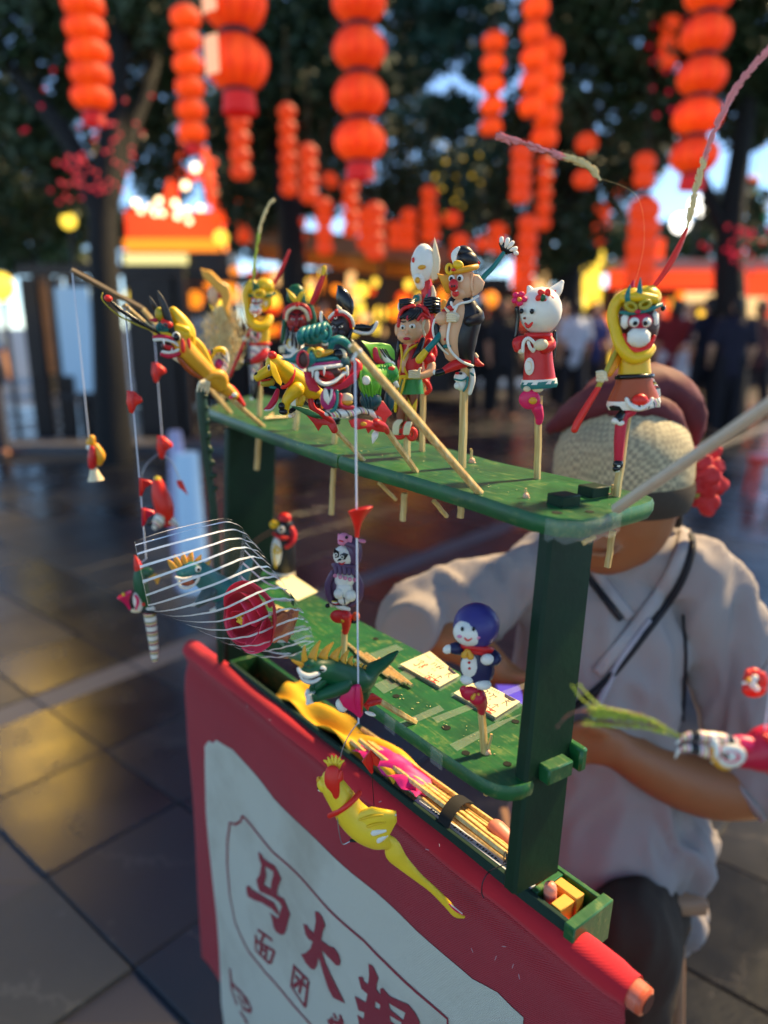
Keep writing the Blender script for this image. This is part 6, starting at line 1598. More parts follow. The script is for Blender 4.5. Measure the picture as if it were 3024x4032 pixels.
# ---- second pole at the far corner, and the long pole to the left
f = Fig('hanger_stick', 'thin bamboo stick leaning out over the far corner behind the yellow dragon', 'stick', onsh(909, 1626), UU)
f.part('stick', plain('dulled stick', srgb(120, 100, 76), .7, .2, 120), stick_shape(f.p(280, 1062), f.p(560, 1215), 9 * f.k)); f.part('stick', bamboo(), stick_shape(f.p(560, 1215), f.p(909, 1628), 9 * f.k))  # outer length dulled, dimness and blur put into its colour

# ---- yellow dog (crop 2)
f = Fig('dough_dog', 'yellow dough dog with red collar and red pompom on a slanted stick', 'dough figure', onsh(1430, 1813), UU, crop=CR2)
f.part('stick', bamboo(), stick_shape(f.p(360, 1400, 0), f.p(975, 2078, 0), 22 * f.k)); f.part('stick_end', bamboo(), stick_shape(f.p(1130, 2300, 10), f.p(1300, 2472, 10), 20 * f.k))
f.part('body', 'yellow', f.T([(120, 1130, 0), (220, 1210, 0), (330, 1290, 0), (440, 1370, 0), (520, 1400, -10)], [96, 98, 104, 96, 60], 18))
f.part('head', 'yellow', f.E(90, 1110, 104, 104, d=10, rd=90), f.T([(60, 1150, 30), (-30, 1200, 30), (-90, 1236, 30)], [66, 52, 46], 14)); f.part('nose', 'gloss', f.E(-106, 1230, 24, 44, d=34, rot=-14)); f.part('jaw', 'olive', f.T([(40, 1290, 20), (-30, 1300, 20)], [44, 34], 12)); f.part('mouth', 'red', f.T([(30, 1262, 50), (-50, 1274, 50)], 10))
e = f.part('eye', 'white', f.E(24, 1142, 16, 30, d=98, rd=18)); f.part('pupil', 'gloss', f.E(20, 1146, 10, 18, d=110, rd=10), parent=e)
f.part('ear', 'yellow', f.Pl([(34, 1070), (84, 1110), (120, 1200), (154, 1290), (142, 1326), (100, 1290), (54, 1220), (34, 1150)], d=110, th=26)); f.part('pompom', 'scarlet', f.E(58, 1018, 46, 42, d=40))
f.part('collar', 'scarlet', f.T([(256, 1128, 20), (274, 1180, 70), (250, 1270, 92), (200, 1326, 80), (160, 1340, 40)], 20, 12))
f.part('front_leg', 'yellow', f.T([(300, 1360, 84), (240, 1420, 96), (196, 1490, 90), (192, 1590, 84)], [80, 64, 48, 30], 14)); f.part('paw', 'gloss', f.E(150, 1530, 34, 40, d=100)); f.part('paw', 'gloss', f.E(165, 1585, 44, 30, d=106, rot=-8)); f.part('hind_leg', 'yellow', f.T([(340, 1440, 20), (330, 1510, 30)], [56, 40], 12)); f.part('paw', 'gloss', f.T([(270, 1560, 30), (240, 1580, 40)], [26, 24])); f.part('paw_tip', 'white', f.E(236, 1630, 20, 20, d=50)); f.part('paw_tip', 'cream', f.E(260, 1610, 30, 40, d=30))
f.part('tail', 'crimson', f.T([(110, 1372, 30), (80, 1460, 36), (30, 1530, 40), (-24, 1560, 40)], [20, 34, 26, 8], 10)); f.part('tail_edge', 'white', f.T([(118, 1380, 30), (100, 1480, 40), (50, 1560, 44), (-10, 1570, 44)], 12)); f.part('bow_tie', 'teal', f.E(60, 1340, 40, 16, d=50, rot=-10))
f.part('leaf', 'dgreen', f.Pl([(238, 1524), (330, 1530), (430, 1560), (520, 1610), (570, 1655), (500, 1652), (400, 1620), (310, 1570)], d=96, th=12)); 
f.part('flower', 'red', f.Pl([(385, 1605), (450, 1625), (530, 1660), (600, 1650), (690, 1700), (700, 1760), (670, 1796), (610, 1720), (560, 1720), (520, 1780), (470, 1700)], d=84, th=20), f.T([(440, 1460, 40), (470, 1560, 60), (560, 1620, 76), (640, 1690, 60), (680, 1770, 30)], [26, 36, 40, 44, 36], 12, fk=.5)); f.part('spot', 'gloss', f.E(510, 1500, 40, 60, d=20)); f.part('spot', 'yellow', f.T([(530, 1440, 40), (560, 1540, 50)], 14), label='yellow stripe')

# ---- big green dragon (crop 2)
f = Fig('dough_dragon', 'big green dough dragon with teal scrolls and open red mouth on a slanted stick', 'dough figure', onsh(1640, 1860), UU, crop=CR2)
f.part('stick', bamboo(), stick_shape(f.p(1100, 1620, 0), f.p(1506, 2192, 0), 30 * f.k, 22 * f.k)); f.part('stick_end', bamboo(), stick_shape(f.p(1680, 2480, 10), f.p(1810, 2640, 10), 24 * f.k))
f.part('body', 'lime', f.E(1035, 1280, 116, 160, d=30, rd=100), f.T([(960, 1200, 30), (1060, 1240, 30), (1150, 1200, 10), (1260, 1230, 0)], [90, 110, 96, 70], 16), *[f.T([(940 + i * 34, 1190 - abs(i - 3) * 4, 112 - abs(i - 3) * 6), (950 + i * 33, 1300, 138 - abs(i - 3) * 8), (990 + i * 24, 1430, 108 - abs(i - 3) * 8)], 12, 6) for i in range(7)])
f.part('haunch', 'green', f.E(1215, 1190, 110, 96, d=30, rd=80), *[f.T([(1150 + i * 26, 1120, 90), (1160 + i * 26, 1190, 112 - i * 4), (1160 + i * 24, 1260, 100)], 9, 6) for i in range(6)])
f.part('spot', 'white', f.E(998, 1270, 44, 46, d=134, rd=20)); f.part('spot', 'scarlet', f.E(1250, 1152, 36, 20, d=110, rd=12))
f.part('tail', 'lime', f.Pl([(945, 868), (1040, 892), (1150, 892), (1240, 910), (1285, 970), (1288, 1060), (1240, 1100), (1120, 1090), (1060, 1050), (1028, 980)], d=-40, th=44)); f.part('tail_stripe', 'crimson', f.T([(1090, 960, 10), (1110, 1060, 10), (1180, 1100, 6)], [24, 34, 16], 8, fk=.5)); f.part('tail_stripe', 'white', f.T([(1150, 970, 14), (1200, 1060, 14), (1270, 1110, 8)], [14, 34, 24], 8, fk=.5)); f.part('tail_stripe', 'black', *[f.T([(1140 + i * 26, 955 + i * 2, 26), (1190 + i * 22, 1030, 28), (1240 + i * 14, 1080 - i * 8, 22)], 9, 6) for i in range(3)])
f.part('leg', 'dteal', f.E(1045, 1470, 112, 92, d=40, rd=76), *[f.T([(950 + i * 40, 1400, 90), (980 + i * 34, 1470, 112), (1000 + i * 24, 1550, 90)], 12, 6) for i in range(5)]); f.part('leg', 'dteal', f.E(1232, 1470, 52, 120, d=-20))
f.part('paw', 'white', f.T([(1290, 1290, 40), (1320, 1330, 40)], [26, 14]))
f.part('head', 'dteal', f.E(650, 1080, 190, 110, d=30, rd=110)); f.part('throat', 'red', f.E(640, 1230, 150, 100, d=40, rd=80), f.T([(880, 1080, 30), (910, 1140, 40), (850, 1260, 50)], [40, 60, 50], 12))
f.part('bib', 'crimson', f.Pl([(368, 1180), (440, 1190), (500, 1290), (548, 1360), (500, 1392), (430, 1372), (392, 1300)], d=110, th=20)); f.part('bib', 'crimson', f.Pl([(872, 1190), (932, 1170), (900, 1270), (810, 1340), (700, 1384), (640, 1350), (740, 1300)], d=120, th=20))
f.part('mouth', 'dbrown', f.E(620, 1190, 130, 66, d=104, rd=40)); f.part('tongue', 'red', f.T([(660, 1230, 130), (600, 1210, 150), (540, 1190, 150)], [40, 34, 16], 12, fk=.5))
f.part('lip_edge', 'white', f.T([(436, 1160, 120), (520, 1140, 150), (640, 1128, 160), (760, 1110, 140)], 24, 12), f.T([(505, 1195, 150), (508, 1262, 160), (580, 1308, 166), (680, 1280, 166), (750, 1220, 156), (800, 1180, 140)], 21, 12))
f.part('upper_lip', 'magenta', f.T([(430, 1112, 120), (540, 1106, 154), (660, 1092, 160), (760, 1076, 140)], 18)); f.part('teal_lip', 'teal', f.T([(440, 1072, 110), (560, 1062, 146), (680, 1052, 150), (780, 1060, 120)], 24, 12)); f.part('fang', 'white', f.T([(578, 1150, 176), (576, 1222, 184)], [14, 3], 8), f.T([(462, 1170, 140), (460, 1240, 146)], [14, 4], 8), f.T([(800, 1140, 150), (810, 1210, 150)], [24, 16], 8)); f.part('cheek_mark', 'gold', f.T([(740, 1160, 160), (790, 1150, 156), (780, 1200, 150)], 12))
f.part('nose', 'gold', f.E(500, 990, 86, 58, d=110, rd=50), f.T([(560, 1000, 120), (650, 980, 120)], [40, 24])); f.part('nostril', 'olive', f.ring(446, 984, 30, 14, d=150, ry=34), f.ring(516, 998, 30, 14, d=160, ry=34))
f.part('scroll', 'teal', *[f.T([(352 + i * 54, 888 - i * 16, 90 + 60 * math.sin(-.2)), (330 + i * 56, 826 - i * 17, 140), (370 + i * 52, 762 - i * 13, 110), (420 + i * 46, 760 - i * 12, 40)], [30, 34, 32, 24], 12) for i in range(5)], f.E(480, 820, 140, 86, d=50, rd=70, rot=14)); f.part('scroll_end', 'teal', f.ring(590, 800, 46, 20, d=110, ry=84, tilt=-10)); f.part('scroll_core', 'white', f.E(592, 900, 40, 24, d=96))
f.part('brow', 'teal', f.T([(640, 950, 100), (660, 880, 130), (740, 862, 140), (820, 920, 130), (840, 985, 110)], [30, 40, 44, 36, 16], 14))
e = f.part('eye', 'cream', f.E(742, 1012, 64, 60, d=120, rd=36)); f.part('pupil', 'gloss', f.E(714, 1012, 54, 58, d=136, rd=40), parent=e)
f.part('ear', 'teal', f.T([(148, 1052, 40), (240, 1066, 50), (320, 1050, 60), (400, 1040, 70)], [10, 24, 70, 110], 16)); f.part('inner_ear', 'dbrown', f.E(362, 1062, 54, 84, d=150, rd=20)); f.part('ear_rim', 'crimson', f.ring(362, 1062, 56, 12, d=156, ry=86))
f.part('whisker_leg', 'magenta', f.E(616, 1450, 78, 116, d=110, rd=36, rot=-6)); f.part('leg_stripe', 'white', f.T([(590, 1370, 146), (600, 1450, 150), (620, 1510, 146)], [20, 26, 6], 8, fk=.5)); f.part('leg_stripe', 'gloss', f.T([(628, 1375, 150), (618, 1420, 154), (610, 1470, 152)], [16, 16, 4], 8, fk=.5)); f.part('leg_stripe', 'white', f.T([(650, 1370, 148), (640, 1440, 152), (620, 1500, 150)], [14, 16, 5], 8, fk=.5)); f.part('leg_border', 'teal', f.T([(704, 1380, 140), (704, 1490, 144), (680, 1560, 140), (650, 1580, 130)], 18, 10))
f.part('chest', 'crimson', f.T([(740, 1420, 120), (730, 1500, 124), (780, 1540, 124), (860, 1540, 120)], 24, 10)); f.part('chest_patch', 'cream', f.E(800, 1450, 70, 54, d=110, rd=30)); f.part('chest_patch', 'gold', f.E(806, 1490, 60, 34, d=120, rd=26), label='orange lower half of the chest patch')
f.part('cloth', D['swirl'], f.T([(610, 1600, 70), (680, 1600, 90), (760, 1600, 96), (860, 1590, 90), (960, 1570, 70), (1060, 1600, 50), (1150, 1680, 30)], [30, 40, 44, 40, 34, 34, 24], 14))
f.part('flower', 'red', f.Pl([(822, 1672), (900, 1650), (1010, 1664), (1110, 1700), (1196, 1720), (1180, 1792), (1110, 1782), (1060, 1760), (1020, 1804), (996, 1752), (910, 1766), (850, 1736)], d=104, th=26), f.Pl([(1120, 1490), (1170, 1474), (1262, 1604), (1210, 1650), (1190, 1720), (1150, 1640), (1060, 1600), (1110, 1560)], d=70, th=22), f.T([(1100, 1700, 90), (1180, 1740, 50), (1212, 1790, 20)], [50, 40, 26], 12)); f.part('spadix', 'gold', f.E(972, 1708, 34, 22, d=130, rd=14))
f.part('pendant', 'white', f.T([(1110, 1770, 20), (1086, 1830, 24), (1066, 1900, 24)], [20, 34, 6], 12))

# ---- chopstick, string and hanging yellow bird
tip = P(1385, 1358, .612)
f = Fig('hanger_stick', 'long square bamboo stick slanting out towards the viewer with a string tied to its tip', 'stick', onsh(1887, 1941))
f.part('stick', bamboo(), stick_shape(tip, onsh(1890, 1944), .0033, .0029)); f.part('knot', 'white', tube([tip + (onsh(1887, 1941) - tip) * .02 + V((-.003, 0, .001)), tip + (onsh(1887, 1941) - tip) * .03 + V((.003, 0, -.001))], .0024, 8, 1), f.T([(1392, 1385, 0)] * 2, 1) if False else tube([tip + V((.004, 0, -.006)), tip + V((.001, -.002, -.012))], .0016, 8, 1))
TIEP = tip + (onsh(1887, 1941) - tip) * .022
def hang(y):      # point of the hanging string at photo height y
    lo, hi = 0, .6
    for _ in range(40):
        m = (lo + hi) / 2; q = TIEP - V((0, 0, m)); d = q - C0
        if CY - FPX * d.dot(UP) / d.dot(FW) < y: lo = m
        else: hi = m
    return TIEP - V((0, 0, lo))
STR = plain('white cotton string', srgb(222, 222, 230), .7, .05, 200, .1)
o = build('string', [tube([TIEP, hang(2848)], .00085, 6, 1)], STR, None, 60, origin=TIEP); tag(o, 'white string hanging down in front of the stand from the slanting stick', 'string')
def hang_flower(y0, y1, R, mat, label, flip=False, dx=0):
    t, m = hang(y1), hang(y0)
    f = Fig('dough_flower', label, 'dough flower', t)
    k = 1 / f.k
    d0 = t - C0; z = d0.dot(FW); x1 = CX + FPX * d0.dot(RT) / z
    d1 = m - C0; x0 = CX + FPX * d1.dot(RT) / d1.dot(FW)
    f.calla((x1, y1, 2), (x0 + dx, y0, 6), R, mat, None, curl=.45)
    return f
f = hang_flower(2004, 2116, 50, 'scarlet', 'scarlet dough lily threaded on the front string just below the upper shelf', dx=6)
t = hang(2815)
f = Fig('dough_flower', 'pink red dough lily threaded on the front string beside the green dinosaur', 'dough flower', t, crop=CR6)
f.part('flower', 'hotpink', f.Pl([(690, 1590), (740, 1572), (775, 1590), (790, 1680), (790, 1740), (800, 1810), (770, 1846), (720, 1800), (640, 1750), (604, 1690), (640, 1620)], d=10, th=56, inset=.5), f.T([(755, 1590, 34), (762, 1700, 40), (776, 1820, 20)], [26, 34, 18], 12), label=None); f.part('petal_fold', 'scarlet', f.T([(770, 1600, 40), (778, 1700, 46), (780, 1800, 30)], [16, 24, 14], 10))
SE = hang(2848)
f = Fig('dough_bird', 'yellow dough bird with a long tail hanging on a wire before the red banner', 'dough figure', SE - V((.02, 0, .12)), crop=(1150, 2900, 2.074))
f.part('wire', WIRES, f.T([(535, -105, 0), (470, -20, 0), (410, 110, 2), (382, 250, 4)], 4.5, 6)); f.part('wire', WIRES, f.T([(370, 540, 100), (374, 700, 112), (388, 800, 110), (412, 878, 90), (470, 858, 60), (520, 845, 40)], 4.5, 6)); f.part('wire_bead', 'black', f.T([(480, 850, 60), (520, 848, 50)], [12, 16]))
f.part('body', 'lyellow', f.T([(310, 340, 0), (330, 400, 10), (410, 520, 10), (490, 640, 10), (600, 740, 10), (700, 820, 10), (770, 860, 0)], [70, 96, 112, 126, 132, 104, 60], 20), f.E(262, 390, 60, 70, d=10)); f.part('beak', 'gold', f.E(216, 356, 18, 34, d=10)); e = f.part('eye', 'white', f.E(228, 420, 22, 34, d=20)); f.part('pupil', 'gloss', f.E(214, 420, 10, 16, d=34), parent=e)
f.part('crest', 'lyellow', *[f.T([(320 + i * 8, 280, 10), (300 + i * 18, 220, 14 + (i % 2) * 10), (262 + i * 32, 196 - math.sin(i * .63) * 40, 10)], [20, 20, 8], 8) for i in range(6)], f.E(330, 280, 58, 30, d=4))
f.part('collar', 'scarlet', f.T([(308, 648, 50), (360, 622, 112), (430, 580, 136), (500, 520, 116), (548, 462, 50)], 23, 12)); f.part('flower', 'scarlet', f.T([(330, 300, 86), (330, 380, 110), (356, 460, 118), (356, 545, 112)], [64, 62, 32, 18], 14, fk=.4), f.T([(400, 285, 90), (390, 340, 100)], [14, 30], 8)); 
f.part('wing', 'lyellow', f.Pl([(470, 700), (560, 610), (650, 578), (760, 600), (850, 612), (856, 690), (800, 790), (740, 870), (660, 888), (560, 840), (490, 770)], d=96, th=56, inset=.4)); f.part('wing_tip', 'white', f.T([(590, 800, 128), (660, 790, 134), (760, 770, 126)], [18, 26, 14], 10, fk=.5), f.T([(620, 850, 122), (700, 850, 126), (770, 810, 120)], [16, 26, 14], 10, fk=.5), f.T([(800, 660, 118), (834, 640, 112)], [12, 18], 10, fk=.5)); f.part('wing_fold', 'yellow', f.T([(520, 690, 124), (640, 650, 132), (740, 640, 128)], [8, 14, 8], 8), f.T([(560, 760, 128), (660, 720, 134), (760, 700, 128)], [8, 13, 8], 8)); f.part('wing_patch', 'cream', f.E(490, 750, 26, 56, d=112, rd=10, rot=20))
f.part('tail', 'lyellow', f.T([(720, 850, 10), (810, 880, 10), (840, 960, 20), (900, 1030, 20), (1030, 1150, 20), (1150, 1250, 20), (1270, 1370, 20), (1340, 1450, 20), (1400, 1474, 20)], [80, 64, 78, 62, 40, 32, 34, 30, 14], 16, fk=.55)); f.part('tail_tip', 'hotpink', f.T([(1282, 1366, 36), (1330, 1410, 40), (1396, 1456, 36)], [6, 12, 6], 8)); f.part('tail_edge', 'white', f.T([(1300, 1376, 44), (1350, 1416, 46), (1390, 1446, 42)], 5, 6))
f2 = Fig('dough_flower', 'dark red dough flag flower on a thin wire at the tray rim', 'dough flower', P(1468, 3050, .76))
f2.part('flower', 'red', f2.Pl([(1424, 2998), (1458, 2952), (1468, 2962), (1470, 3040), (1462, 3048)], d=0, th=10), f2.Pl([(1462, 2955), (1498, 2990), (1486, 3018), (1468, 3010)], d=6, th=10)); f2.part('wire', WIRE, f2.T([(1466, 3030), (1468, 3100), (1473, 3172)], 1.6, 5))

# ---- hooded doll on the lower shelf (crop 7): plain stand-in
f = Fig('dough_doll', 'round headed dough doll in a navy hood and red scarf on the lower shelf', 'dough figure', onsh(1908, 2966, SHH), crop=CR7)
stick_part(f, (728, 880, -6), (752, 1236, 0), 25)
f.part('stick_end', bamboo(), stick_shape(f.p(750, 1440, 6), f.p(762, 1530, 6), 17 * f.k))
f.part('hood', 'indigo', f.E(692, 300, 170, 168, rd=160)); f.part('face', 'white', f.E(640, 350, 116, 100, d=84, rd=88, rot=-10)); 
for x, d in ((590, 160), (672, 168)): f.part('eye', 'gloss', f.E(x, 326, 12, 17, d=d, rd=9))
f.part('cheek', 'pink', f.E(572, 380, 20, 13, d=154, rd=9)); f.part('cheek', 'pink', f.E(700, 388, 22, 13, d=158, rd=9)); f.part('mouth', 'scarlet', f.T([(608, 392, 170), (630, 410, 174), (656, 396, 172)], 6))
f.part('scarf', 'red', f.hoop(690, 462, 112, 27, dep=.8, tilt=18, d=10), f.hoop(688, 490, 104, 22, dep=.8, tilt=16, d=10)); f.part('scarf_bead', 'gold', f.T([(622, 480, 118), (606, 515, 124)], [12, 26], 10)); f.part('scarf_bead', 'gold', f.T([(636, 484, 120), (650, 526, 126)], [12, 26], 10))
f.part('body', 'navy', f.La(700, 470, 700, 690, [(0, 96), (.3, 120), (.75, 126), (.95, 112), (1, 80)], dep=.8)); f.part('belly', 'white', f.E(650, 592, 72, 98, d=62, rd=48)); f.part('button', 'red', f.E(640, 570, 10, 10, d=112)); f.part('button', 'red', f.E(642, 612, 10, 10, d=112))
f.part('sleeve', 'navy', f.T([(584, 476, 40), (545, 466, 54), (524, 466, 60)], [40, 46, 40], 14)); f.part('sleeve', 'navy', f.T([(800, 500, 30), (826, 540, 60), (806, 560, 90)], [40, 50, 38], 14)); f.part('hand', 'white', f.E(488, 472, 42, 32, d=66, rot=30, rd=30)); f.part('hand', 'white', f.E(770, 546, 48, 42, d=122, rot=10, rd=34))
f.part('foot', 'white', f.E(624, 692, 50, 36, d=70, rd=44)); f.part('foot', 'white', f.E(738, 726, 64, 40, d=76, rd=50, rot=-8))
f.part('flower', 'crimson', f.E(650, 796, 74, 58, d=60, rd=30, rot=-16), f.T([(700, 820, 50), (728, 870, 24), (732, 922, 8)], [66, 46, 30], 14), f.E(600, 768, 30, 34, d=66, rd=16)); f.part('spadix', 'gold', f.T([(668, 824, 96), (680, 800, 98)], [18, 10], 10), f.T([(710, 824, 92), (706, 798, 94)], [18, 10], 10))

# ---- green dinosaur on a slanted stick (crop 6)
f = Fig('dough_dinosaur', 'dark green dough dinosaur with orange spines leaping out from the lower shelf', 'dough figure', onsh(1630, 2843, SHH), UU, crop=CR6)
f.part('stick', bamboo(), stick_shape(f.p(840, 1650, 0), f.p(1224, 1882, 0), 32 * f.k, 20 * f.k)); f.part('glue', GLUE, f.E(1226, 1856, 16, 12))
f.part('body', 'dgreen', f.T([(330, 1440, 10), (400, 1440, 10), (500, 1450, 0), (620, 1500, 0), (720, 1530, 0), (800, 1520, 0), (880, 1450, 0), (960, 1400, 0), (1030, 1345, 0), (1082, 1300, 0)], [70, 100, 112, 124, 128, 112, 70, 50, 36, 14], 20), f.T([(760, 1540, 20), (800, 1620, 20), (790, 1690, 10)], [96, 70, 44], 14), f.E(350, 1400, 60, 50, d=30))
f.part('arm', 'dgreen', f.T([(640, 1570, 90), (540, 1620, 110), (460, 1650, 110), (400, 1680, 100)], [76, 62, 48, 36], 14), *[f.T([(382 + i * 10, 1655 + i * 3, 140), (392 + i * 10, 1700, 146)], 9, 6) for i in range(4)]); f.part('arm', 'dgreen', f.T([(450, 1530, 40), (410, 1580, 50), (385, 1606, 50)], [60, 48, 36], 12), *[f.T([(360 + i * 20, 1590 - i * 2, 84), (366 + i * 20, 1622, 88)], 10, 6) for i in range(4)])
f.part('paw', 'white', *[f.T([(340 + i * 14, 1618, 60 + i * 4), (330 + i * 16, 1650, 70), (340 + i * 14, 1690, 60)], 14, 8) for i in range(5)], f.E(370, 1650, 46, 30, d=40)); f.part('paw', 'white', *[f.T([(384, 1650 + i * 16, 110), (350, 1660 + i * 16, 116), (336, 1670 + i * 15, 106)], 11, 8) for i in range(5)])
f.part('foot', 'white', f.E(622, 1742, 48, 62, d=70, rot=24, rd=36)); f.part('foot', 'white', f.E(860, 1812, 50, 18, d=0, rot=-20))
f.part('lip', 'white', f.T([(262, 1440, 70), (290, 1480, 92), (350, 1500, 104), (410, 1482, 104), (440, 1476, 96)], [14, 22, 24, 22, 18], 12), f.T([(282, 1500, 84), (320, 1540, 96), (380, 1545, 104), (430, 1520, 100), (448, 1488, 94)], [12, 18, 19, 18, 14], 12)); f.part('mouth', 'gloss', f.T([(310, 1512, 96), (370, 1516, 106), (420, 1500, 104)], 15, 8)); f.part('tooth', 'white', *[f.T([(318 + i * 14, 1528 - abs(i - 3) * 2, 112), (318 + i * 14, 1514 - abs(i - 3), 116)], [6, 3], 6, 1) for i in range(8)])
e = f.part('eye', 'white', f.E(464, 1440, 33, 28, d=104, rd=24)); f.part('pupil', 'gloss', f.E(458, 1450, 22, 10, d=122, rd=12), parent=e); f.part('nostril', 'black', f.E(346, 1412, 10, 6, d=88), f.E(306, 1420, 8, 6, d=86))
for b, t_, r in (((318, 1400), (314, 1250), 30), ((380, 1340), (440, 1212), 36), ((470, 1325), (548, 1224), 38), ((560, 1340), (622, 1256), 38), ((630, 1372), (678, 1290), 32), ((690, 1392), (708, 1340), 26), ((735, 1412), (752, 1382), 20), ((775, 1424), (790, 1402), 16), ((810, 1432), (822, 1416), 12), ((290, 1404), (212, 1368), 24)):
    m = ((b[0] * .5 + t_[0] * .5) - 6, b[1] * .5 + t_[1] * .5)
    f.part('spine', 'gold', f.T([(b[0], b[1] + 20, 20), (b[0], b[1], 20), (m[0], m[1], 20), (t_[0], t_[1], 16)], [r * 1.05, r, r * .7, 9], 12, fk=.55))
f.part('flower', 'red', f.Pl([(800, 1740), (850, 1650), (880, 1640), (960, 1690), (940, 1740), (890, 1700), (850, 1760), (842, 1790)], d=40, th=24), f.T([(850, 1720, 40), (930, 1710, 40)], [34, 24], 12))

# ---- panda-like doll with pig hood (crop 6)
f = Fig('dough_panda', 'purple cloaked dough panda with a pink pig on its hood', 'dough figure', onsh(1356, 2602, SHH), crop=CR6)
stick_part(f, (655, 920, -6), (648, 1376, 0), 18); f.part('side_stick', bamboo(), stick_shape(f.p(632, 1120, -20), f.p(630, 1372, -10), 13 * f.k))
f.part('head', 'white', f.E(644, 500, 94, 88, rd=84)); f.part('eye_patch', 'gloss', f.Pl([(560, 440), (600, 470), (600, 515), (568, 520), (555, 480)], d=72, th=14), f.Pl([(608, 495), (640, 478), (678, 490), (650, 535), (612, 530)], d=84, th=14))
for x, y in ((574, 494), (626, 514)):
    e = f.part('eye', 'white', f.ring(x, y, 12, 4, d=92, n=8)); f.part('pupil', 'gloss', f.E(x, y, 6, 6, d=96), parent=e)
f.part('nose', 'gloss', f.E(606, 534, 13, 9, d=92), f.E(594, 540, 8, 7, d=90)); f.part('mouth', 'red', f.T([(598, 560, 84), (622, 572, 88), (648, 556, 84)], [4, 7, 4]))
f.part('hood', 'purple', f.E(720, 470, 76, 130, d=-10, rd=84), f.T([(660, 400, 60), (730, 430, 60), (745, 540, 40)], [26, 30, 30], 12)); f.part('pig', 'pink', f.E(640, 366, 54, 56, d=46, rd=44), f.E(622, 392, 34, 24, d=76), f.T([(600, 340, 40), (596, 322, 40)], [12, 6])); f.part('pig_ear', 'pink', f.T([(690, 352, 70), (692, 395, 70)], [22, 14], 10, fk=.5)); f.part('pig_ear', 'pink', f.T([(776, 378, 0), (806, 382, 0)], [18, 18], 8)); e = f.part('pig_eye', 'gloss', f.E(662, 350, 13, 14, d=88)); f.part('pig_mouth', 'red', f.T([(604, 376, 92), (630, 384, 98)], 6))
f.part('cloak', 'purple', f.E(640, 760, 148, 150, d=-40, rd=66), f.T([(550, 640, 20), (510, 740, 10), (530, 860, 10), (600, 910, 10)], [24, 30, 30, 20], 12), f.T([(735, 640, 10), (775, 740, 0), (760, 860, 0), (700, 910, 0)], [24, 30, 30, 20], 12)); f.part('collar', 'purple', f.hoop(648, 585, 96, 18, dep=.7, tilt=8)); f.part('collar_drop', 'purple', *[f.T([(570 + i * 36, 590 + i * 3, 56 + 14 * math.sin(i)), (576 + i * 36, 640 + i * 3, 74 + 12 * math.sin(i * .8))], [20, 17], 10) for i in range(5)]); f.part('drop_ring', 'pink', *[f.ring(570 + i * 40 + (i == 0) * -2, 668 + i * 10 - (i == 4) * 6, 11, 6, d=88 + 8 * math.sin(i * .8), n=8) for i in range(5)])
f.part('body', 'white', f.E(645, 700, 84, 80, d=10, rd=62), f.E(645, 780, 70, 90, d=24, rd=60)); f.part('leg', 'white', f.E(598, 816, 42, 46, d=72)); f.part('leg', 'white', f.E(696, 832, 48, 52, d=70)); f.part('foot_part', 'white', f.E(640, 870, 50, 40, d=50)); f.part('tail', 'gloss', f.T([(640, 850, 88), (650, 900, 86)], [4, 6]))
f.part('boot', D['swirl2'], f.T([(556, 880, 30), (600, 920, 40), (676, 946, 30)], [20, 24, 20], 10)); f.part('bean', 'rust', f.E(736, 1010, 36, 46, d=-10, rot=-20)); f.part('bean_end', 'gloss', f.E(726, 1046, 34, 20, d=4)); f.part('bean', 'gloss', f.E(506, 916, 22, 20, d=0), label='small black bean'); f.part('bean', 'cream', f.E(546, 908, 26, 22, d=6), label='small cream bean')
f.part('flower', 'red', f.E(596, 1006, 70, 58, d=56, rd=24, rot=-12), f.T([(650, 1000, 44), (660, 1070, 26), (652, 1130, 8)], [54, 40, 28], 14)); f.part('spadix', 'gold', f.E(632, 1036, 18, 20, d=84, rd=12))

# ---- penguin (crop 6)
f = Fig('dough_penguin', 'black dough penguin with a red cap and one red wing on the lower shelf', 'dough figure', onsh(1118, 2268, SHH), crop=CR6)
f.part('body', 'black', f.La(150, 205, 140, 640, [(0, 36), (.08, 62), (.25, 78), (.5, 92), (.8, 104), (.95, 100), (1, 80)], dep=.85), f.E(152, 250, 66, 62)); f.part('belly', 'white', f.E(92, 480, 54, 142, d=46, rd=50)); f.part('bib', 'yellow', f.T([(60, 410, 84), (100, 440, 98), (110, 470, 98), (80, 480, 98), (70, 440, 96)], 8, 8), f.T([(56, 440, 84), (62, 520, 92), (76, 600, 86)], 9, 8))
f.part('cap', 'red', f.La(150, 206, 150, 150, [(0, 52), (.4, 54), (.8, 46), (1, 24)], dep=.9)); e = f.part('eye', 'white', f.E(124, 282, 33, 34, d=54, rd=26)); f.part('pupil', 'gloss', f.E(120, 284, 15, 17, d=76, rd=12), parent=e); f.part('beak', 'yellow', f.E(60, 242, 38, 36, d=40), f.E(84, 238, 20, 28, d=44)); f.part('beak_mark', 'olive', f.ring(66, 242, 14, 5, d=76, n=8))
f.part('neck_band', 'red', f.T([(58, 316, 50), (100, 345, 78), (160, 356, 70), (200, 345, 40)], [12, 16, 18, 14])); f.part('wing', 'red', f.T([(205, 280, 20), (226, 330, 36), (210, 390, 70), (165, 428, 84)], [28, 26, 22, 18], 12)); f.part('base', 'white', f.E(130, 650, 90, 20, d=30, rd=60)); f.part('foot', 'cream', f.E(186, 650, 20, 30, d=40), f.E(222, 650, 16, 30, d=10))
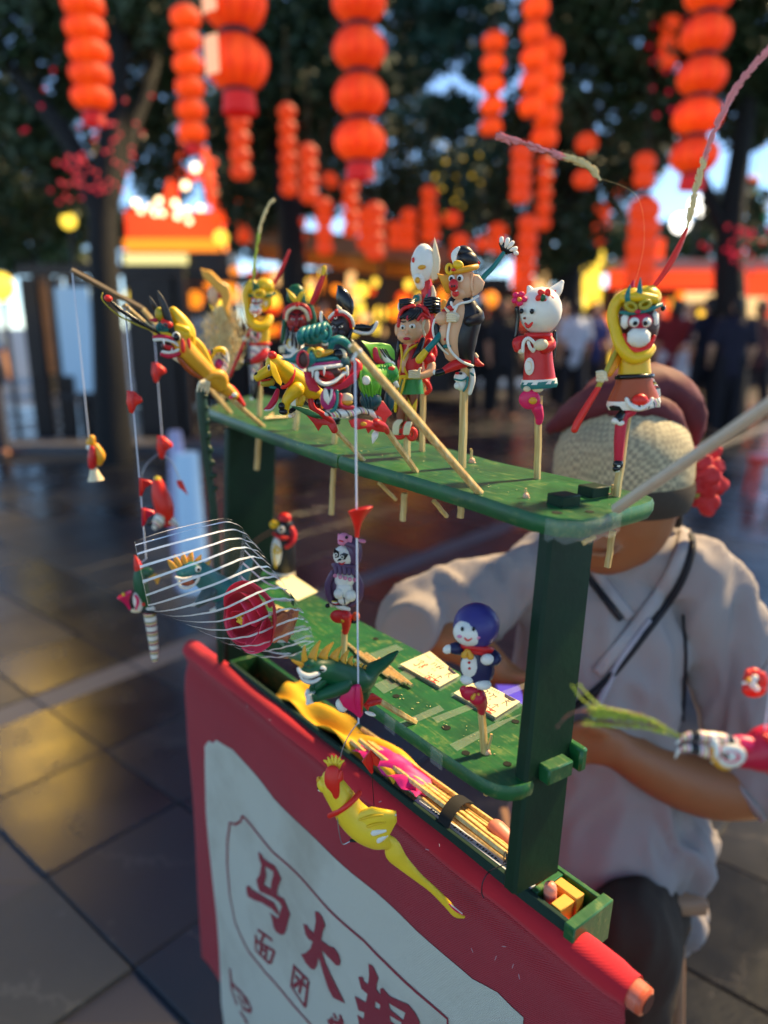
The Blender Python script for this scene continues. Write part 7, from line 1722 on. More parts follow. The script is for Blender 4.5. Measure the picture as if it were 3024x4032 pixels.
f.part('twig', plain('brown twig', srgb(110, 78, 58), .8, .25, 90), f.T([(-110, 380, 20), (-40, 330, 30), (40, 286, 40)], 8, 6), f.T([(-90, 400, 24), (-20, 350, 32), (50, 310, 44)], 8, 6))
# ---------------------------------------------------------------- wrapped rose
f = Fig('wrapped_rose', 'crimson dough rose in a clear cellophane cone printed with white stripes', 'bouquet', onsh(1310, 2590, SHH), UU, crop=CR5)
film = N('clear film with white stripes')
film.b.inputs['Roughness'].default_value = .07; film.b.inputs['Specular IOR Level'].default_value = .6
fuv = film.node('TexCoord').outputs['UV']; sx = film.node('SeparateXYZ'); film.link(fuv, sx.inputs[0])
fr = film.math('FRACT', film.math('ADD', film.math('MULTIPLY', sx.outputs[1], 1.0), film.math('MULTIPLY', sx.outputs[0], 1.0)))
mask = film.math('LESS_THAN', fr, .17)
film.link(film.mix(mask, (.8, .84, .86, 1), (.92, .92, .9, 1)), film.b.inputs['Base Color'])
film.link(film.math('ADD', film.math('MULTIPLY', mask, .9), .014), film.b.inputs['Alpha'])
film.bump(film.noise(26, 4, .6, dist=1.0), .5, .006)
ST = [((240, 430), (345, 925)), ((520, 330), (480, 975)), ((800, 262), (680, 1055)), ((950, 275), (860, 1150)), ((1100, 430), (1000, 1215)), ((1230, 600), (1140, 1262)), ((1390, 840), (1270, 1276)), ((1490, 1000), (1380, 1278)), ((1536, 1120), (1420, 1250)), ((1545, 1170), (1500, 1225))]
tops, _ = smooth_path([V((a[0], a[1], 0)) for a, b in ST], [1] * len(ST), 6); bots, _ = smooth_path([V((b[0], b[1], 0)) for a, b in ST], [1] * len(ST), 6)
nS = len(tops) - 1
vs, fs, uvs = [], [], []
SEG = 48
for i in range(nS + 1):
    a, b = tops[i], bots[i]; c = (a + b) / 2; hv = (a - b) / 2; s = i / nS
    for k in range(SEG + 1):
        t = 2 * math.pi * k / SEG * .985 + .05
        wr = 1 + (.012 + .06 * s ** 3) * math.sin(t * 7 + i * .35) + .05 * s ** 2 * math.sin(t * 13 - i * .6)
        q = c + hv * (math.cos(t) * wr)
        vs.append(f.p(q.x, q.y, hv.length * .8 * math.sin(t) * wr + (6 if k == SEG else 0)))
        arc = (math.acos(max(-1, min(1, math.cos(t)))) if t < math.pi else 2 * math.pi - math.acos(max(-1, min(1, math.cos(t)))))
        ar = (t - math.pi / 2) * hv.length * .8
        uvs.append((c.x * .3 / 88.0, (c.y + ar) / 88.0) if (t < math.pi + .1 or s > .4) else (0, .6))
for i in range(nS):
    for k in range(SEG):
        a = i * (SEG + 1) + k; fs.append((a, a + SEG + 1, a + SEG + 2, a + 1))
o = f.part('cellophane', film.m, (vs, fs), ang=180)
uv = o.data.uv_layers.new(name='UVMap')
for l in o.data.loops: uv.data[l.index].uv = uvs[l.vertex_index]
rim = [vs[k] for k in range(SEG)]
f.part('cellophane_edge', TAPE.m, tube(rim, .0006, 5, 1, closed=True))
PET = dough('rose petal', srgb(232, 26, 60), rough=.5, sss=.2)
PET2 = dough('rose petal dark', srgb(186, 14, 44), rough=.5, sss=.2); PET3 = dough('rose petal light', srgb(240, 64, 96), rough=.5, sss=.2)
rc = f.p(1130, 960, 0); k = f.kk(1130, 960)
ax = (f.ex * -.62 + f.ey * .12 + f.ez * .78).normalized(); e1 = ax.cross(V((0, 0, 1))).normalized(); e2 = ax.cross(e1)
def petal(th, R, H, wd, lean, off):
    def fn(a, b):
        w_ = (a - .5) * 2 * wd * (math.sin(min(b * 1.25 + .18, 1) * math.pi / 2)) * (1 - .18 * max(0, b - .7) / .3)
        r = R * (.18 + .82 * math.sin(b * 1.45) ** .8) * (1 + lean * max(0, b - .55))
        edge = (1 - .16 * (abs(a - .5) * 2) ** 2.4 * b)
        h = H * (b ** 1.15) * edge
        an = th + w_ + .1 * math.sin(b * 4 + th)
        return rc + ax * (h * k - 60 * k + off * k) + (e1 * math.cos(an) + e2 * math.sin(an)) * (r * k)
    return sheet(fn, 14, 12, 3.0 * k)
rn = random.Random(2)
for n_, R, H, wd, lean, off in ((3, 70, 215, 1.2, -.1, 50), (3, 130, 225, 1.1, -.05, 30), (4, 190, 220, .95, .02, 0), (5, 245, 200, .82, .2, -40)):
    for i in range(n_):
        f.part('petal', (PET, PET2, PET3)[(i + n_ + int(R)) % 3], petal(2 * math.pi * i / n_ + R * .013 + rn.uniform(-.1, .1), R, H + rn.uniform(-12, 12), wd, lean, off), ang=180)
f.part('stamens', 'lyellow', *[tube([rc + ax * (40 * k) + (e1 * math.cos(i * 2.4) + e2 * math.sin(i * 2.4)) * (i * 1.2 * k), rc + ax * ((140 + rn.uniform(-10, 25)) * k) + (e1 * math.cos(i * 2.4) + e2 * math.sin(i * 2.4)) * (i * 2.4 * k)], [5 * k, 11 * k], 6, 1) for i in range(18)])
f.part('stamens', 'pink', *[tube([rc + ax * (60 * k) + (e1 * math.cos(i * 1.9 + 1) + e2 * math.sin(i * 1.9 + 1)) * (i * 2.2 * k), rc + ax * ((142 + rn.uniform(-10, 16)) * k) + (e1 * math.cos(i * 1.9 + 1) + e2 * math.sin(i * 1.9 + 1)) * (i * 3.4 * k)], [5 * k, 10 * k], 6, 1) for i in range(9)])
PET_ = 0
TIS = plain('orange tissue', srgb(216, 130, 84), .6, .15, 60, .4, 120)
f.part('tissue', TIS, *[sheet(lambda a, b, i=i: f.p(1240 + a * 150 + i * 20 - b * 40, 960 + b * 190 - i * 18 + 14 * math.sin(a * 9 + i * 2 + b * 5), 40 - i * 40 + 30 * math.sin(a * 7 + b * 6 + i)), 12, 10, .0006) for i in range(3)], ang=25)
f.part('leaf', 'dgreen', f.Pl([(1180, 1130), (1260, 1150), (1330, 1200), (1280, 1230), (1200, 1200)], d=30, th=8), f.Pl([(1320, 1160), (1400, 1170), (1460, 1210), (1400, 1250), (1330, 1220)], d=50, th=8), f.Pl([(1370, 800), (1400, 840), (1396, 900), (1376, 880)], d=-20, th=8)); f.part('stem', 'green', f.T([(1230, 1050, -20), (1400, 1170, -10), (1560, 1290, 0), (1680, 1310, 0)], 12, 8))
cr_ = []
rn = random.Random(31)
for i in range(7):    # crumpled inner folds near the tied end
    x0, y0 = rn.uniform(1270, 1400), rn.uniform(990, 1180); x1, y1 = rn.uniform(1440, 1540), rn.uniform(1080, 1240)
    cr_.append(sheet(lambda a, b, x0=x0, y0=y0, x1=x1, y1=y1, i=i: f.p(x0 + (x1 - x0) * a + b * 40, y0 + (y1 - y0) * a + (b - .5) * 90 + 18 * math.sin(a * 8 + i), 30 * math.sin(a * 6 + i * 2 + b * 5) + (i - 3) * 18), 10, 6))
f.part('cellophane_fold', TAPE.m, cr_, ang=20)

# ---------------------------------------------------------------- teal dinosaur behind the film
f = Fig('dough_dinosaur', 'teal dough dinosaur with orange spines seen through the cellophane', 'dough figure', onsh(1150, 2420, SHH) + VV * .02, UU, crop=CR5)
f.part('stick', bamboo(), stick_shape(f.p(1000, 800, 0), f.p(1382, 958, 0), 20 * f.k))
f.part('body', 'teal', f.T([(600, 640, 0), (700, 650, 0), (800, 730, 0), (900, 790, 0), (990, 740, 0), (1060, 600, 0), (1090, 540, 0)], [60, 84, 90, 104, 74, 36, 14], 18), f.E(640, 630, 90, 66, d=10)); f.part('leg', 'dteal', f.T([(780, 800, 60), (730, 850, 70), (700, 880, 70)], [60, 44, 30], 12), f.T([(900, 840, 50), (860, 900, 60)], [60, 40], 12))
f.part('mouth', 'white', f.T([(540, 690, 60), (600, 700, 90), (700, 680, 90), (680, 730, 90), (620, 765, 90), (570, 750, 70), (560, 710, 60)], 12)); f.part('tongue', 'rust', f.E(620, 722, 54, 30, d=66, rd=20)); e = f.part('eye', 'white', f.E(700, 628, 22, 22, d=80)); f.part('pupil', 'gloss', f.E(704, 632, 12, 12, d=96), parent=e)
for b, t_ in (((530, 620), (480, 560)), ((560, 600), (530, 530)), ((600, 580), (590, 510)), ((640, 570), (655, 500)), ((690, 590), (720, 530)), ((740, 620), (785, 570))):
    f.part('spine', 'gold', f.T([(b[0], b[1], 10), ((b[0] + t_[0]) / 2, (b[1] + t_[1]) / 2, 10), (t_[0], t_[1], 6)], [28, 22, 7], 10, fk=.6))
f.part('paw', 'white', *[f.T([(690 + i * 14, 880, 70), (650 + i * 20, 890, 80)], [14, 8], 8) for i in range(4)], *[f.T([(830 + i * 14, 910, 60), (790 + i * 18, 930, 70)], [14, 8], 8) for i in range(4)])

# ---------------------------------------------------------------- strings and hangings at the left
def vstring(top, y1, rad_=.0007):
    def at(y):
        lo, hi = 0, .8
        for _ in range(40):
            m = (lo + hi) / 2; d = top - V((0, 0, m)) - C0
            if CY - FPX * d.dot(UP) / d.dot(FW) < y: lo = m
            else: hi = m
        return top - V((0, 0, lo))
    return at
def pxof(q):
    d = q - C0; z = d.dot(FW); return CX + FPX * d.dot(RT) / z, CY - FPX * d.dot(UP) / z
hs = Fig('string_knot', 'small thread knot on the thin stick over the far corner', 'knot', onsh(909, 1626), UU)
dr = onsh(1035, 1679)
kp = lambda x, y, ft: (lambda d0: C0 + d0 * ((ft - C0).dot(UU) / d0.dot(UU)))(ray(x, y))
T1 = kp(284, 1068, onsh(909, 1626)); T2 = kp(492, 1216, dr); T3 = kp(604, 1268, onsh(909, 1626))
hs.o.location = T3; hs.o.matrix_world = Matrix.Translation(T3); hs.part('knot', STR, ell(T3, V((.003, 0, 0)), V((0, .003, 0)), V((0, 0, .003)), 8, 6))
for T_, y1, lb in ((T1, 1735, 'leftmost hanging string, holding the tiny red and yellow doll'), (T2, 2200, 'hanging string with the red heart and two red flags'), (T3, 1790, 'hanging string with two soft red hearts near the far corner')):
    at = vstring(T_, y1); o = build('string', [tube([T_, at(y1)], .0009, 6, 1)], STR, None, 60, origin=T_); tag(o, lb, 'string')
a2, a3, a1 = vstring(T2, 0), vstring(T3, 0), vstring(T1, 0)
def heart(at, y, label, sc_=1.0, mat='scarlet'):
    q = at(y); x, yy = pxof(q)
    f = Fig('dough_heart', label, 'dough flower', q)
    f.part('petal', mat, f.Pl([(x - 22 * sc_, yy - 46 * sc_), (x + 2 * sc_, yy - 44 * sc_), (x + 34 * sc_, yy - 18 * sc_), (x + 38 * sc_, yy - 2 * sc_), (x + 12 * sc_, yy + 14 * sc_), (x + 2 * sc_, yy + 44 * sc_), (x - 12 * sc_, yy + 40 * sc_), (x - 24 * sc_, yy)], d=0, th=26 * sc_, inset=.4)); f.part('fold', 'red', f.T([(x - 4 * sc_, yy - 36 * sc_, 14 * sc_), (x + 2 * sc_, yy + 30 * sc_, 14 * sc_)], [8 * sc_, 4 * sc_], 8))
heart(a2, 1584, 'red heart shaped dough petal high on the string under the dragon whiskers')
heart(a3, 1468, 'upper soft red heart on the string nearest the bound pole', .9); heart(a3, 1762, 'lower soft red heart on the string nearest the bound pole', 1.0)
for y, lb in ((1912, 'upper red dough flag on the left hand string'), (2030, 'lower red dough flag on the left hand string')):
    q = a2(y); x, yy = pxof(q); f = Fig('dough_flag', lb, 'dough flower', q)
    f.part('petal', 'red' if y < 2000 else 'crimson', f.Pl([(x - 4, yy - 32), (x + 44, yy - 20), (x + 50, yy - 8), (x + 22, yy + 8), (x + 8, yy + 40), (x - 2, yy + 42)], d=0, th=20, inset=.3)); f.part('fold', 'scarlet', f.T([(x + 6, yy - 22, 10), (x + 10, yy + 20, 10)], [7, 4], 8))
q = a2(2200); f = Fig('dough_bird', 'green dough bird with red crest and long striped tail hanging at the left', 'dough figure', q, crop=CR5)
f.part('body', 'dgreen', f.T([(272, 620, 0), (278, 700, 0), (300, 820, 0), (325, 915, 0)], [26, 48, 50, 28], 16), f.E(330, 650, 50, 40, d=-20)); f.part('crest', 'scarlet', f.T([(270, 640, 0), (262, 590, 0), (242, 535, 0)], [30, 28, 8], 12)); f.part('beak', 'gold', f.T([(360, 680, -20), (400, 690, -20), (404, 730, -20)], [22, 24, 10], 10)); f.part('face', 'white', f.E(306, 716, 22, 18, d=20))
f.part('wing', 'white', f.E(262, 866, 34, 74, d=40, rot=8, rd=26)); f.part('wing_mark', 'hotpink', f.T([(246, 820, 64), (264, 860, 72), (250, 920, 66)], [8, 12, 6], 8)); f.part('band', 'gloss', f.hoop(338, 935, 44, 18, dep=.7, tilt=10)); f.part('spot', 'scarlet', f.E(304, 884, 12, 14, d=50)); f.part('tail', D['swirl2'], f.T([(345, 930, 0), (362, 1040, 0), (376, 1160, 0), (386, 1280, 0)], [44, 40, 34, 24], 14)); f.part('tail_fluff', 'cream', f.E(250, 930, 40, 16, d=20))
f.part('thread', STR, tube([q, f.p(262, 600, 0)], .0006, 5, 1))
f.calla((206, 920, 30), (160, 815, 50), 58, 'hotpink', 'lyellow', curl=.25)
q = a3(1790); f = Fig('dough_bird', 'orange red dough bird hanging head down from two wires at the left', 'dough figure', q, crop=(300, 1450, 1.923))
f.part('wire', WIRES, f.T([(620, 650, 0), (540, 720, 0), (500, 800, 0), (485, 900, 0)], 5, 5)); f.part('wire', WIRES, f.T([(650, 650, 0), (730, 720, 0), (780, 830, 0), (790, 860, 0)], 5, 5)); f.part('body', 'scarlet', f.T([(618, 870, 0), (640, 960, 0), (670, 1060, 0), (690, 1120, 0)], [44, 66, 70, 50], 16)); f.part('crest', 'lyellow', f.E(616, 845, 30, 30)); f.part('head', D['swirl'], f.T([(650, 1120, 20), (620, 1170, 30), (600, 1200, 30)], [44, 44, 26], 12)); f.part('tail', D['swirl'], f.T([(690, 1110, 0), (730, 1160, 0), (760, 1190, 0)], [36, 30, 20], 12)); f.part('belly', 'red', f.E(690, 1180, 50, 24)); f.part('beak', 'gloss', f.T([(590, 1180, 30), (540, 1180, 30)], [20, 12])); f.part('heart', 'scarlet', f.Pl([(760, 850), (800, 850), (820, 890), (845, 960), (815, 930), (775, 900)], d=0, th=24))
q = a1(1735); f = Fig('dough_doll', 'tiny red and yellow dough doll hanging on the leftmost string', 'dough figure', q, crop=(300, 1450, 1.923))
f.part('hair', 'gold', f.T([(120, 530, 0), (110, 560, 0)], [26, 36]), f.T([(150, 590, 0), (186, 660, 0), (175, 720, 0)], [26, 34, 20], 12)); f.part('body', 'red', f.T([(125, 610, 20), (122, 680, 20), (120, 740, 20)], [26, 34, 28], 12)); f.part('skirt', 'cream', f.La(130, 745, 150, 850, [(0, 20), (.6, 44), (1, 60)], dep=.8, wav=.08)); f.part('face', 'white', f.E(96, 600, 20, 24, d=20))

# ---------------------------------------------------------------- right hand pole, parrot, grass
RT_ = P(3215, 1470, .47)
f = Fig('hanger_stick', 'thick pale bamboo stick rising past the hat to the right edge', 'stick', onsh(2425, 2015))
f.part('stick', plain('pale peeled stick', srgb(206, 184, 158), .55, .1, 120, .3, 300), stick_shape(onsh(2422, 2022) + NN * .004, RT_, .0045, .0036)); f.part('stick_end', bamboo(), stick_shape(f.p(2345, 2112, 4), f.p(2292, 2140, 4), 9 * f.k))
aR = vstring(RT_, 0)
o = build('string', [tube([RT_, aR(2870)], .0007, 6, 1)], STR, None, 60, origin=RT_); tag(o, 'thin string from the tip of the right hand stick down to the red parrot', 'string')
q = aR(2870); CRR = (2200, 2500, 2.013)
f = Fig('dough_parrot', 'red dough parrot with striped beak holding a bunch of grass at the right edge', 'dough figure', q, crop=CRR)
f.part('body', 'crimson', f.T([(1480, 950, 0), (1580, 930, 0), (1700, 900, 0), (1860, 980, 0), (2050, 1120, 0)], [110, 160, 190, 230, 120], 20)); f.part('head_feather', 'scarlet', f.T([(1620, 790, 100), (1680, 840, 130), (1700, 900, 140)], [14, 26, 10], 10)); f.part('head', 'hotpink', f.T([(1350, 850, 0), (1440, 850, 10), (1540, 880, 10)], [40, 56, 70], 14))
f.part('upper_beak', D['swirl3'], f.T([(1400, 850, 40), (1300, 825, 50), (1190, 810, 50), (1080, 795, 50), (990, 815, 50), (930, 862, 50)], [34, 46, 44, 36, 22, 5], 14)); f.part('lower_beak', D['swirl3'], f.T([(1260, 920, 90), (1180, 920, 84), (1080, 895, 80), (1000, 895, 76), (950, 920, 74), (925, 975, 74)], [60, 56, 40, 26, 14, 5], 14))
for (rx, ry, m, d, nm) in ((128, 104, 'white', 120, 'eye_patch'), (94, 74, 'hotpink', 128, 'eye_ring'), (62, 52, 'white', 136, 'eye')):
    f.part(nm, m, f.E(1360 + (2 if rx < 100 else 0), 960, rx, ry, d=d, rd=18 + rx * .1, rot=-4))
f.part('cheek_stripe', 'gold', f.T([(1215, 900, 130), (1225, 980, 136), (1290, 1050, 128), (1360, 1060, 116)], [14, 20, 18, 10], 8)); f.part('pupil', 'gloss', f.E(1322, 958, 36, 20, d=158, rd=8, rot=-24), label=None); f.part('pupil_spark', 'white', f.E(1318, 956, 12, 7, d=168, rd=4, rot=-24)); f.part('beak_base', D['swirl3'], f.T([(1240, 850, 100), (1250, 930, 116), (1230, 1000, 110)], [30, 40, 24], 12))
rn = random.Random(44)
gs = []; gp = []
for i in range(30):
    s = rn.uniform(-1, 1); e = (rn.uniform(200, 330), 640 + s * 70 + rn.uniform(-20, 20))
    m1 = (700, 700 + s * 46); m2 = (470, 660 + s * 62)
    path = [(985, 820 + s * 10, 50), (m1[0], m1[1], 50 + s * 20), (m2[0], m2[1], 40 + rn.uniform(-30, 30)), (e[0], e[1], 30 + rn.uniform(-40, 40))]
    pts, _ = smooth_path([f.p(*q_) for q_ in path], [1] * 4, 6)
    tgt = gp if i % 4 == 0 else gs
    tgt.append(tube(pts, 2.2 * f.k, 4, 1))
    for j in range(3, len(pts) - 1):
        for _q in range(3):
            d = (pts[j + 1] - pts[j]).normalized(); o_ = V((rn.gauss(0, 1), rn.gauss(0, 1), rn.gauss(0, 1))); o_ = (o_ - d * o_.dot(d)).normalized(); b = pts[j].lerp(pts[j + 1], rn.random())
            tgt.append(tube([b, b + d * 16 * f.k + o_ * 9 * f.k, b + d * 30 * f.k + o_ * 12 * f.k], [1.5 * f.k, 5.5 * f.k, 1.2 * f.k], 4, 1, cap=False))
f.part('grass_bunch', GGREEN, gs)['kind'] = 'stuff'; f.part('grass_bunch_pink', plain('brown pink grass', srgb(140, 92, 80), .8, .25, 90, 0), gp)['kind'] = 'stuff'
spike([(330, 600, 30), (220, 540, 26), (150, 470, 26), (112, 405, 26)], 12, 60, 1, f, 24, .5, 3, names=('grass_sprig', 'x'), mats=(GGREEN, GGREEN)); spike([(400, 600, 34), (290, 530, 30), (215, 460, 30), (168, 398, 30)], 14, 70, 1, f, 24, .5, 4, names=('grass_sprig', 'x'), mats=(GGREEN, GGREEN)); spike([(260, 610, 30), (150, 606, 30), (60, 650, 30), (-10, 730, 30)], 9, 60, .01, f, 22, .5, 5, names=('grass_sprig', 'grass_sprig'), mats=(GGREEN, MATS['brown pink grass']))
q = P(2965, 2680, .56); f = Fig('dough_flower', 'round red dough flower with white stamens hanging on a fine wire at the right', 'dough flower', q, crop=CRR)
f.part('petal', 'scarlet', f.E(1548, 430, 98, 70, d=0, rd=50), f.E(1540, 310, 68, 52, d=-6, rd=40), f.E(1600, 380, 52, 100, d=-10, rd=40), f.T([(1500, 300, 20), (1480, 350, 24)], [26, 20])); f.part('centre', 'dbrown', f.E(1545, 370, 44, 50, d=30, rd=16)); f.part('stamen', 'white', f.T([(1555, 340, 50), (1530, 380, 56), (1570, 430, 60)], [26, 30, 22], 10), f.T([(1520, 370, 50), (1462, 382, 60)], [18, 12], 8)); f.part('stamen', 'gold', f.E(1506, 360, 24, 22, d=60)); f.part('wire', WIRE, tube([f.p(1590, 320, 0), f.p(1640, 230, 0), aR(2540)], .0004, 5, 3))

# ================================================================ the vendor
ft = V((P(2350, 3000, 1.30).x, P(2350, 3000, 1.30).y, 0))
SKV = plain('tanned skin', srgb(158, 98, 58), .5, .1, 12, .2, 200)
f = Fig('person', 'seated vendor in a grey tunic and straw hat working behind the stand', 'person', ft)
F_ = f
k = f.kk(2400, 2500)
body = [f.T([(2380, 3520, 0), (2350, 3100, 0), (2340, 2700, 0), (2400, 2400, -20), (2460, 2260, -20), (2460, 2120, 0)], [250, 250, 290, 230, 120, 105], 18, fk=.62),
        f.E(2440, 1970, 215, 275, d=40, rd=245), f.E(2390, 2130, 160, 130, d=110, rd=120), f.T([(2330, 1990, 262), (2310, 2070, 290)], [28, 46], 10), f.T([(2300, 2170, 246), (2370, 2190, 250), (2430, 2170, 236)], [16, 22, 14], 8), f.E(2655, 1990, 36, 70, d=10, rd=40), f.E(2270, 1960, 46, 24, d=228, rd=20), f.E(2420, 1955, 46, 24, d=262, rd=20),
        f.T([(2820, 2440, 0), (2930, 2800, 30), (2985, 3090, 70)], [95, 95, 104], 16), f.T([(2990, 3100, 70), (2800, 3100, 110), (2620, 3050, 160), (2440, 2960, 220)], [116, 118, 98, 68], 16),
        f.T([(1860, 2400, 0), (1720, 2460, 50), (1630, 2500, 90)], [85, 85, 86], 14), f.T([(1620, 2500, 90), (1760, 2510, 140), (1880, 2570, 190), (1960, 2640, 220)], [92, 86, 74, 58], 14),
        f.T([(2450, 2960, 220), (2370, 2930, 236), (2300, 2920, 240)], [70, 84, 70], 14, fk=.6), f.T([(1960, 2640, 220), (2020, 2690, 236), (2060, 2720, 236)], [58, 66, 52], 12, fk=.6)]
for i in range(4):
    body.append(f.T([(2310 - i * 4, 2880 + i * 38, 250), (2240 - i * 6, 2900 + i * 34, 286 - i * 6), (2190 + i * 4, 2950 + i * 26, 262), (2200 + i * 6, 2980 + i * 22, 226)], [25, 24, 21, 18], 8)); body.append(f.T([(2060, 2690 + i * 24, 250), (2120, 2720 + i * 20, 270), (2160 - i * 6, 2770 + i * 14, 240)], [20, 19, 16], 8))
body.append(f.T([(2370, 2880, 262), (2300, 2850, 290), (2230, 2870, 290)], [28, 24, 18], 8)); body.append(f.T([(2020, 2660, 262), (2070, 2660, 286), (2120, 2690, 280)], [24, 21, 17], 8))
legs = [[(2560, 3560, -40), (2500, 3600, 180), (2480, 3640, 360)], [(2250, 3560, -40), (2120, 3620, 180), (2060, 3660, 340)]]
for l in legs: body.append(f.T(l, [150, 140, 110], 14))
kn = [f.p(2480, 3660, 350), f.p(2060, 3680, 340)]
for q in kn: body.append(tube([q, V((q.x + .02, q.y - .0, .35)), V((q.x + .03, q.y + .06, .06))], [.052, .048, .036], 12, 2)); body.append(ell(V((q.x + .03, q.y, .045)), V((.045, 0, 0)), V((0, .11, 0)), V((0, 0, .04)), 12, 8))
me = fuse(body, .0075, 6, 'body')
o = meobj('body', me, SKV, None); o.parent = f.o; o.matrix_parent_inverse = Matrix.Identity(4); me.transform(Matrix.Translation(-ft))
def folds(me, amp, sx_, sz_, seed, zlo=-9):
    """cloth folds: push the surface along its normals by stretched noise"""
    ns = [v.normal.copy() for v in me.vertices]
    for v, n_ in zip(me.vertices, ns):
        c = v.co
        w1 = noise.noise(V((c.x * 3 + seed, c.y * 3, c.z * 3)))
        p = V((c.x * sx_ + seed + w1 * 1.6, c.y * sx_, c.z * sz_ + w1 * 1.2))
        h = (1 - abs(noise.noise(p)) * 2.2) * .8 + .35 * (1 - abs(noise.noise(p * 2.3)) * 2)
        v.co = c + n_ * (amp * (h - .55))
    me.update()
tun = [f.T([(2400, 3560, 0), (2370, 3300, 0), (2350, 3000, 0), (2335, 2700, 0), (2380, 2420, -20), (2470, 2230, -30)], [340, 350, 322, 336, 318, 150], 22, fk=.66), f.T([(1900, 2330, -20), (2150, 2230, -30), (2470, 2180, -40), (2740, 2260, -30), (2830, 2340, -20)], [120, 150, 140, 150, 130], 16),
       f.T([(2800, 2380, -10), (2900, 2640, 10), (2960, 2880, 40), (2985, 3020, 60)], [165, 168, 172, 184], 18), f.T([(1900, 2350, 0), (1760, 2400, 40), (1680, 2440, 70), (1640, 2455, 80)], [160, 158, 150, 150], 16), f.E(2560, 3330, 250, 200, d=0, rd=240), f.E(2620, 3540, 150, 120, d=0, rd=200)]
me = fuse(tun, .009, 7, 'tunic')
folds(me, .022, 11, 3.4, 3)
TME = me
TUN = plain('grey lavender tunic cloth', srgb(154, 144, 140), .88, .08, 7, .4, 500)
o = meobj('tunic', me, TUN, None); o.parent = f.o; me.transform(Matrix.Translation(-ft))
me = fuse([f.T([(2560, 3540, -60), (2500, 3590, 180), (2480, 3640, 360)], [185, 175, 150], 14), f.T([(2250, 3560, -60), (2120, 3620, 180), (2060, 3660, 340)], [180, 170, 140], 14)] + [tube([q, V((q.x + .02, q.y, .38)), V((q.x + .03, q.y + .05, .09))], [.074, .07, .06], 14, 2) for q in kn], .011, 6, 'trousers')
folds(me, .008, 14, 4, 9)
o = meobj('trousers', me, plain('dark brown trousers', srgb(58, 46, 36), .9, .15, 12, .3, 300), None); o.parent = f.o; me.transform(Matrix.Translation(-ft))
BLK = plain('black piping', srgb(22, 20, 26), .7, .1); CRMB = plain('pale collar band', srgb(164, 155, 152), .85, .06)
from mathutils.bvhtree import BVHTree
bvh = BVHTree.FromPolygons([v.co + ft for v in TME.vertices], [tuple(p.vertices) for p in TME.polygons])
def drape(path, wd, lift, nw=5):
    """ribbon laid on the tunic surface along a photo path"""
    pts, ws = smooth_path([V((x, y, 0)) for x, y in path], [wd] * len(path) if not hasattr(wd, '__len__') else wd, 10)
    rows = []; last = None
    for i, p in enumerate(pts):
        d = (pts[min(i + 1, len(pts) - 1)] - pts[max(i - 1, 0)]).normalized(); n_ = V((-d.y, d.x, 0))
        row = []
        for k_ in range(nw):
            q = p + n_ * (ws[i] * (k_ / (nw - 1) - .5)); r_ = ray(q.x, q.y)
            h = bvh.ray_cast(C0, r_.normalized())
            z_ = (h[0] - C0).dot(FW) if h[0] is not None else last
            if z_ is None: z_ = 1.22
            if last is not None and abs(z_ - last) > .05: z_ = last
            last = z_; e_ = 1 - abs(k_ / (nw - 1) - .5) * 1.2
            row.append(C0 + r_ * (z_ - lift * e_))
        rows.append(row)
    m = len(rows) - 1
    return sheet(lambda a, b: rows[min(m, int(round(a * m)))][min(nw - 1, int(round(b * (nw - 1))))], m, nw - 1, .002)
f.part('collar_band', CRMB, drape([(2696, 2086), (2688, 2150), (2630, 2290), (2500, 2470), (2350, 2650)], [44, 54, 56, 52, 44], .005), ang=180)
f.part('collar_band', CRMB, drape([(2300, 2190), (2390, 2310), (2480, 2430)], 40, .004), ang=180)
f.part('piping', BLK, drape([(2718, 2100), (2724, 2170), (2668, 2315), (2536, 2500), (2380, 2690), (2250, 2790)], 22, .009, 4), ang=180)
f.part('piping', BLK, drape([(2270, 2210), (2365, 2335), (2445, 2440)], 20, .007, 4), ang=180)
f.part('seam', BLK, drape([(2690, 2420), (2700, 2600), (2690, 2840)], [3, 7, 3], .002, 3), ang=180)
f.part('bag_strap', plain('pale bag strap', srgb(166, 160, 166), .7, .05), drape([(2560, 2440), (2450, 2590), (2370, 2740), (2300, 2900)], 26, .008), ang=180)
f.part('sleeve_hem', TUN, drape([(2850, 3040), (2920, 3120), (3010, 3230)], 30, .006), ang=180)
# hat
STW = N('woven straw')
ck = STW.node('TexChecker'); ck.inputs['Scale'].default_value = 150; ck.inputs['Color1'].default_value = srgb(204, 188, 148); ck.inputs['Color2'].default_value = srgb(120, 112, 92)
_wv = STW.node('VectorMath', operation='MULTIPLY_ADD'); _nz = STW.node('TexNoise'); _nz.inputs['Scale'].default_value = 9; STW.link(STW.coord(), _nz.inputs['Vector']); STW.link(_nz.outputs['Color'], _wv.inputs[0]); _wv.inputs[1].default_value = (.05, .05, .05); STW.link(STW.coord(), _wv.inputs[2]); STW.link(_wv.outputs[0], ck.inputs['Vector']); STW.link(STW.mix(STW.noise(20, 3), ck.outputs[0], srgb(170, 156, 120)), STW.b.inputs['Base Color']); STW.b.inputs['Roughness'].default_value = .7; STW.bump(ck.outputs['Fac'], .6, .003)
f.part('hat_crown', STW.m, f.La(2445, 1935, 2468, 1555, [(0, 252), (.2, 262), (.42, 258), (.62, 232), (.8, 176), (.93, 96), (1, 20)], d=30, dep=1.0, seg=48), ang=180)
f.part('hat_band', plain('dark woven band', srgb(60, 50, 38), .8, .3, 120, .5, 300), f.La(2443, 1985, 2449, 1880, [(0, 250), (.3, 262), (.7, 268), (1, 262)], d=30, dep=1.0, seg=48))
MRN = plain('maroon brocade', srgb(92, 32, 40), .7, .25, 40, .4, 90)
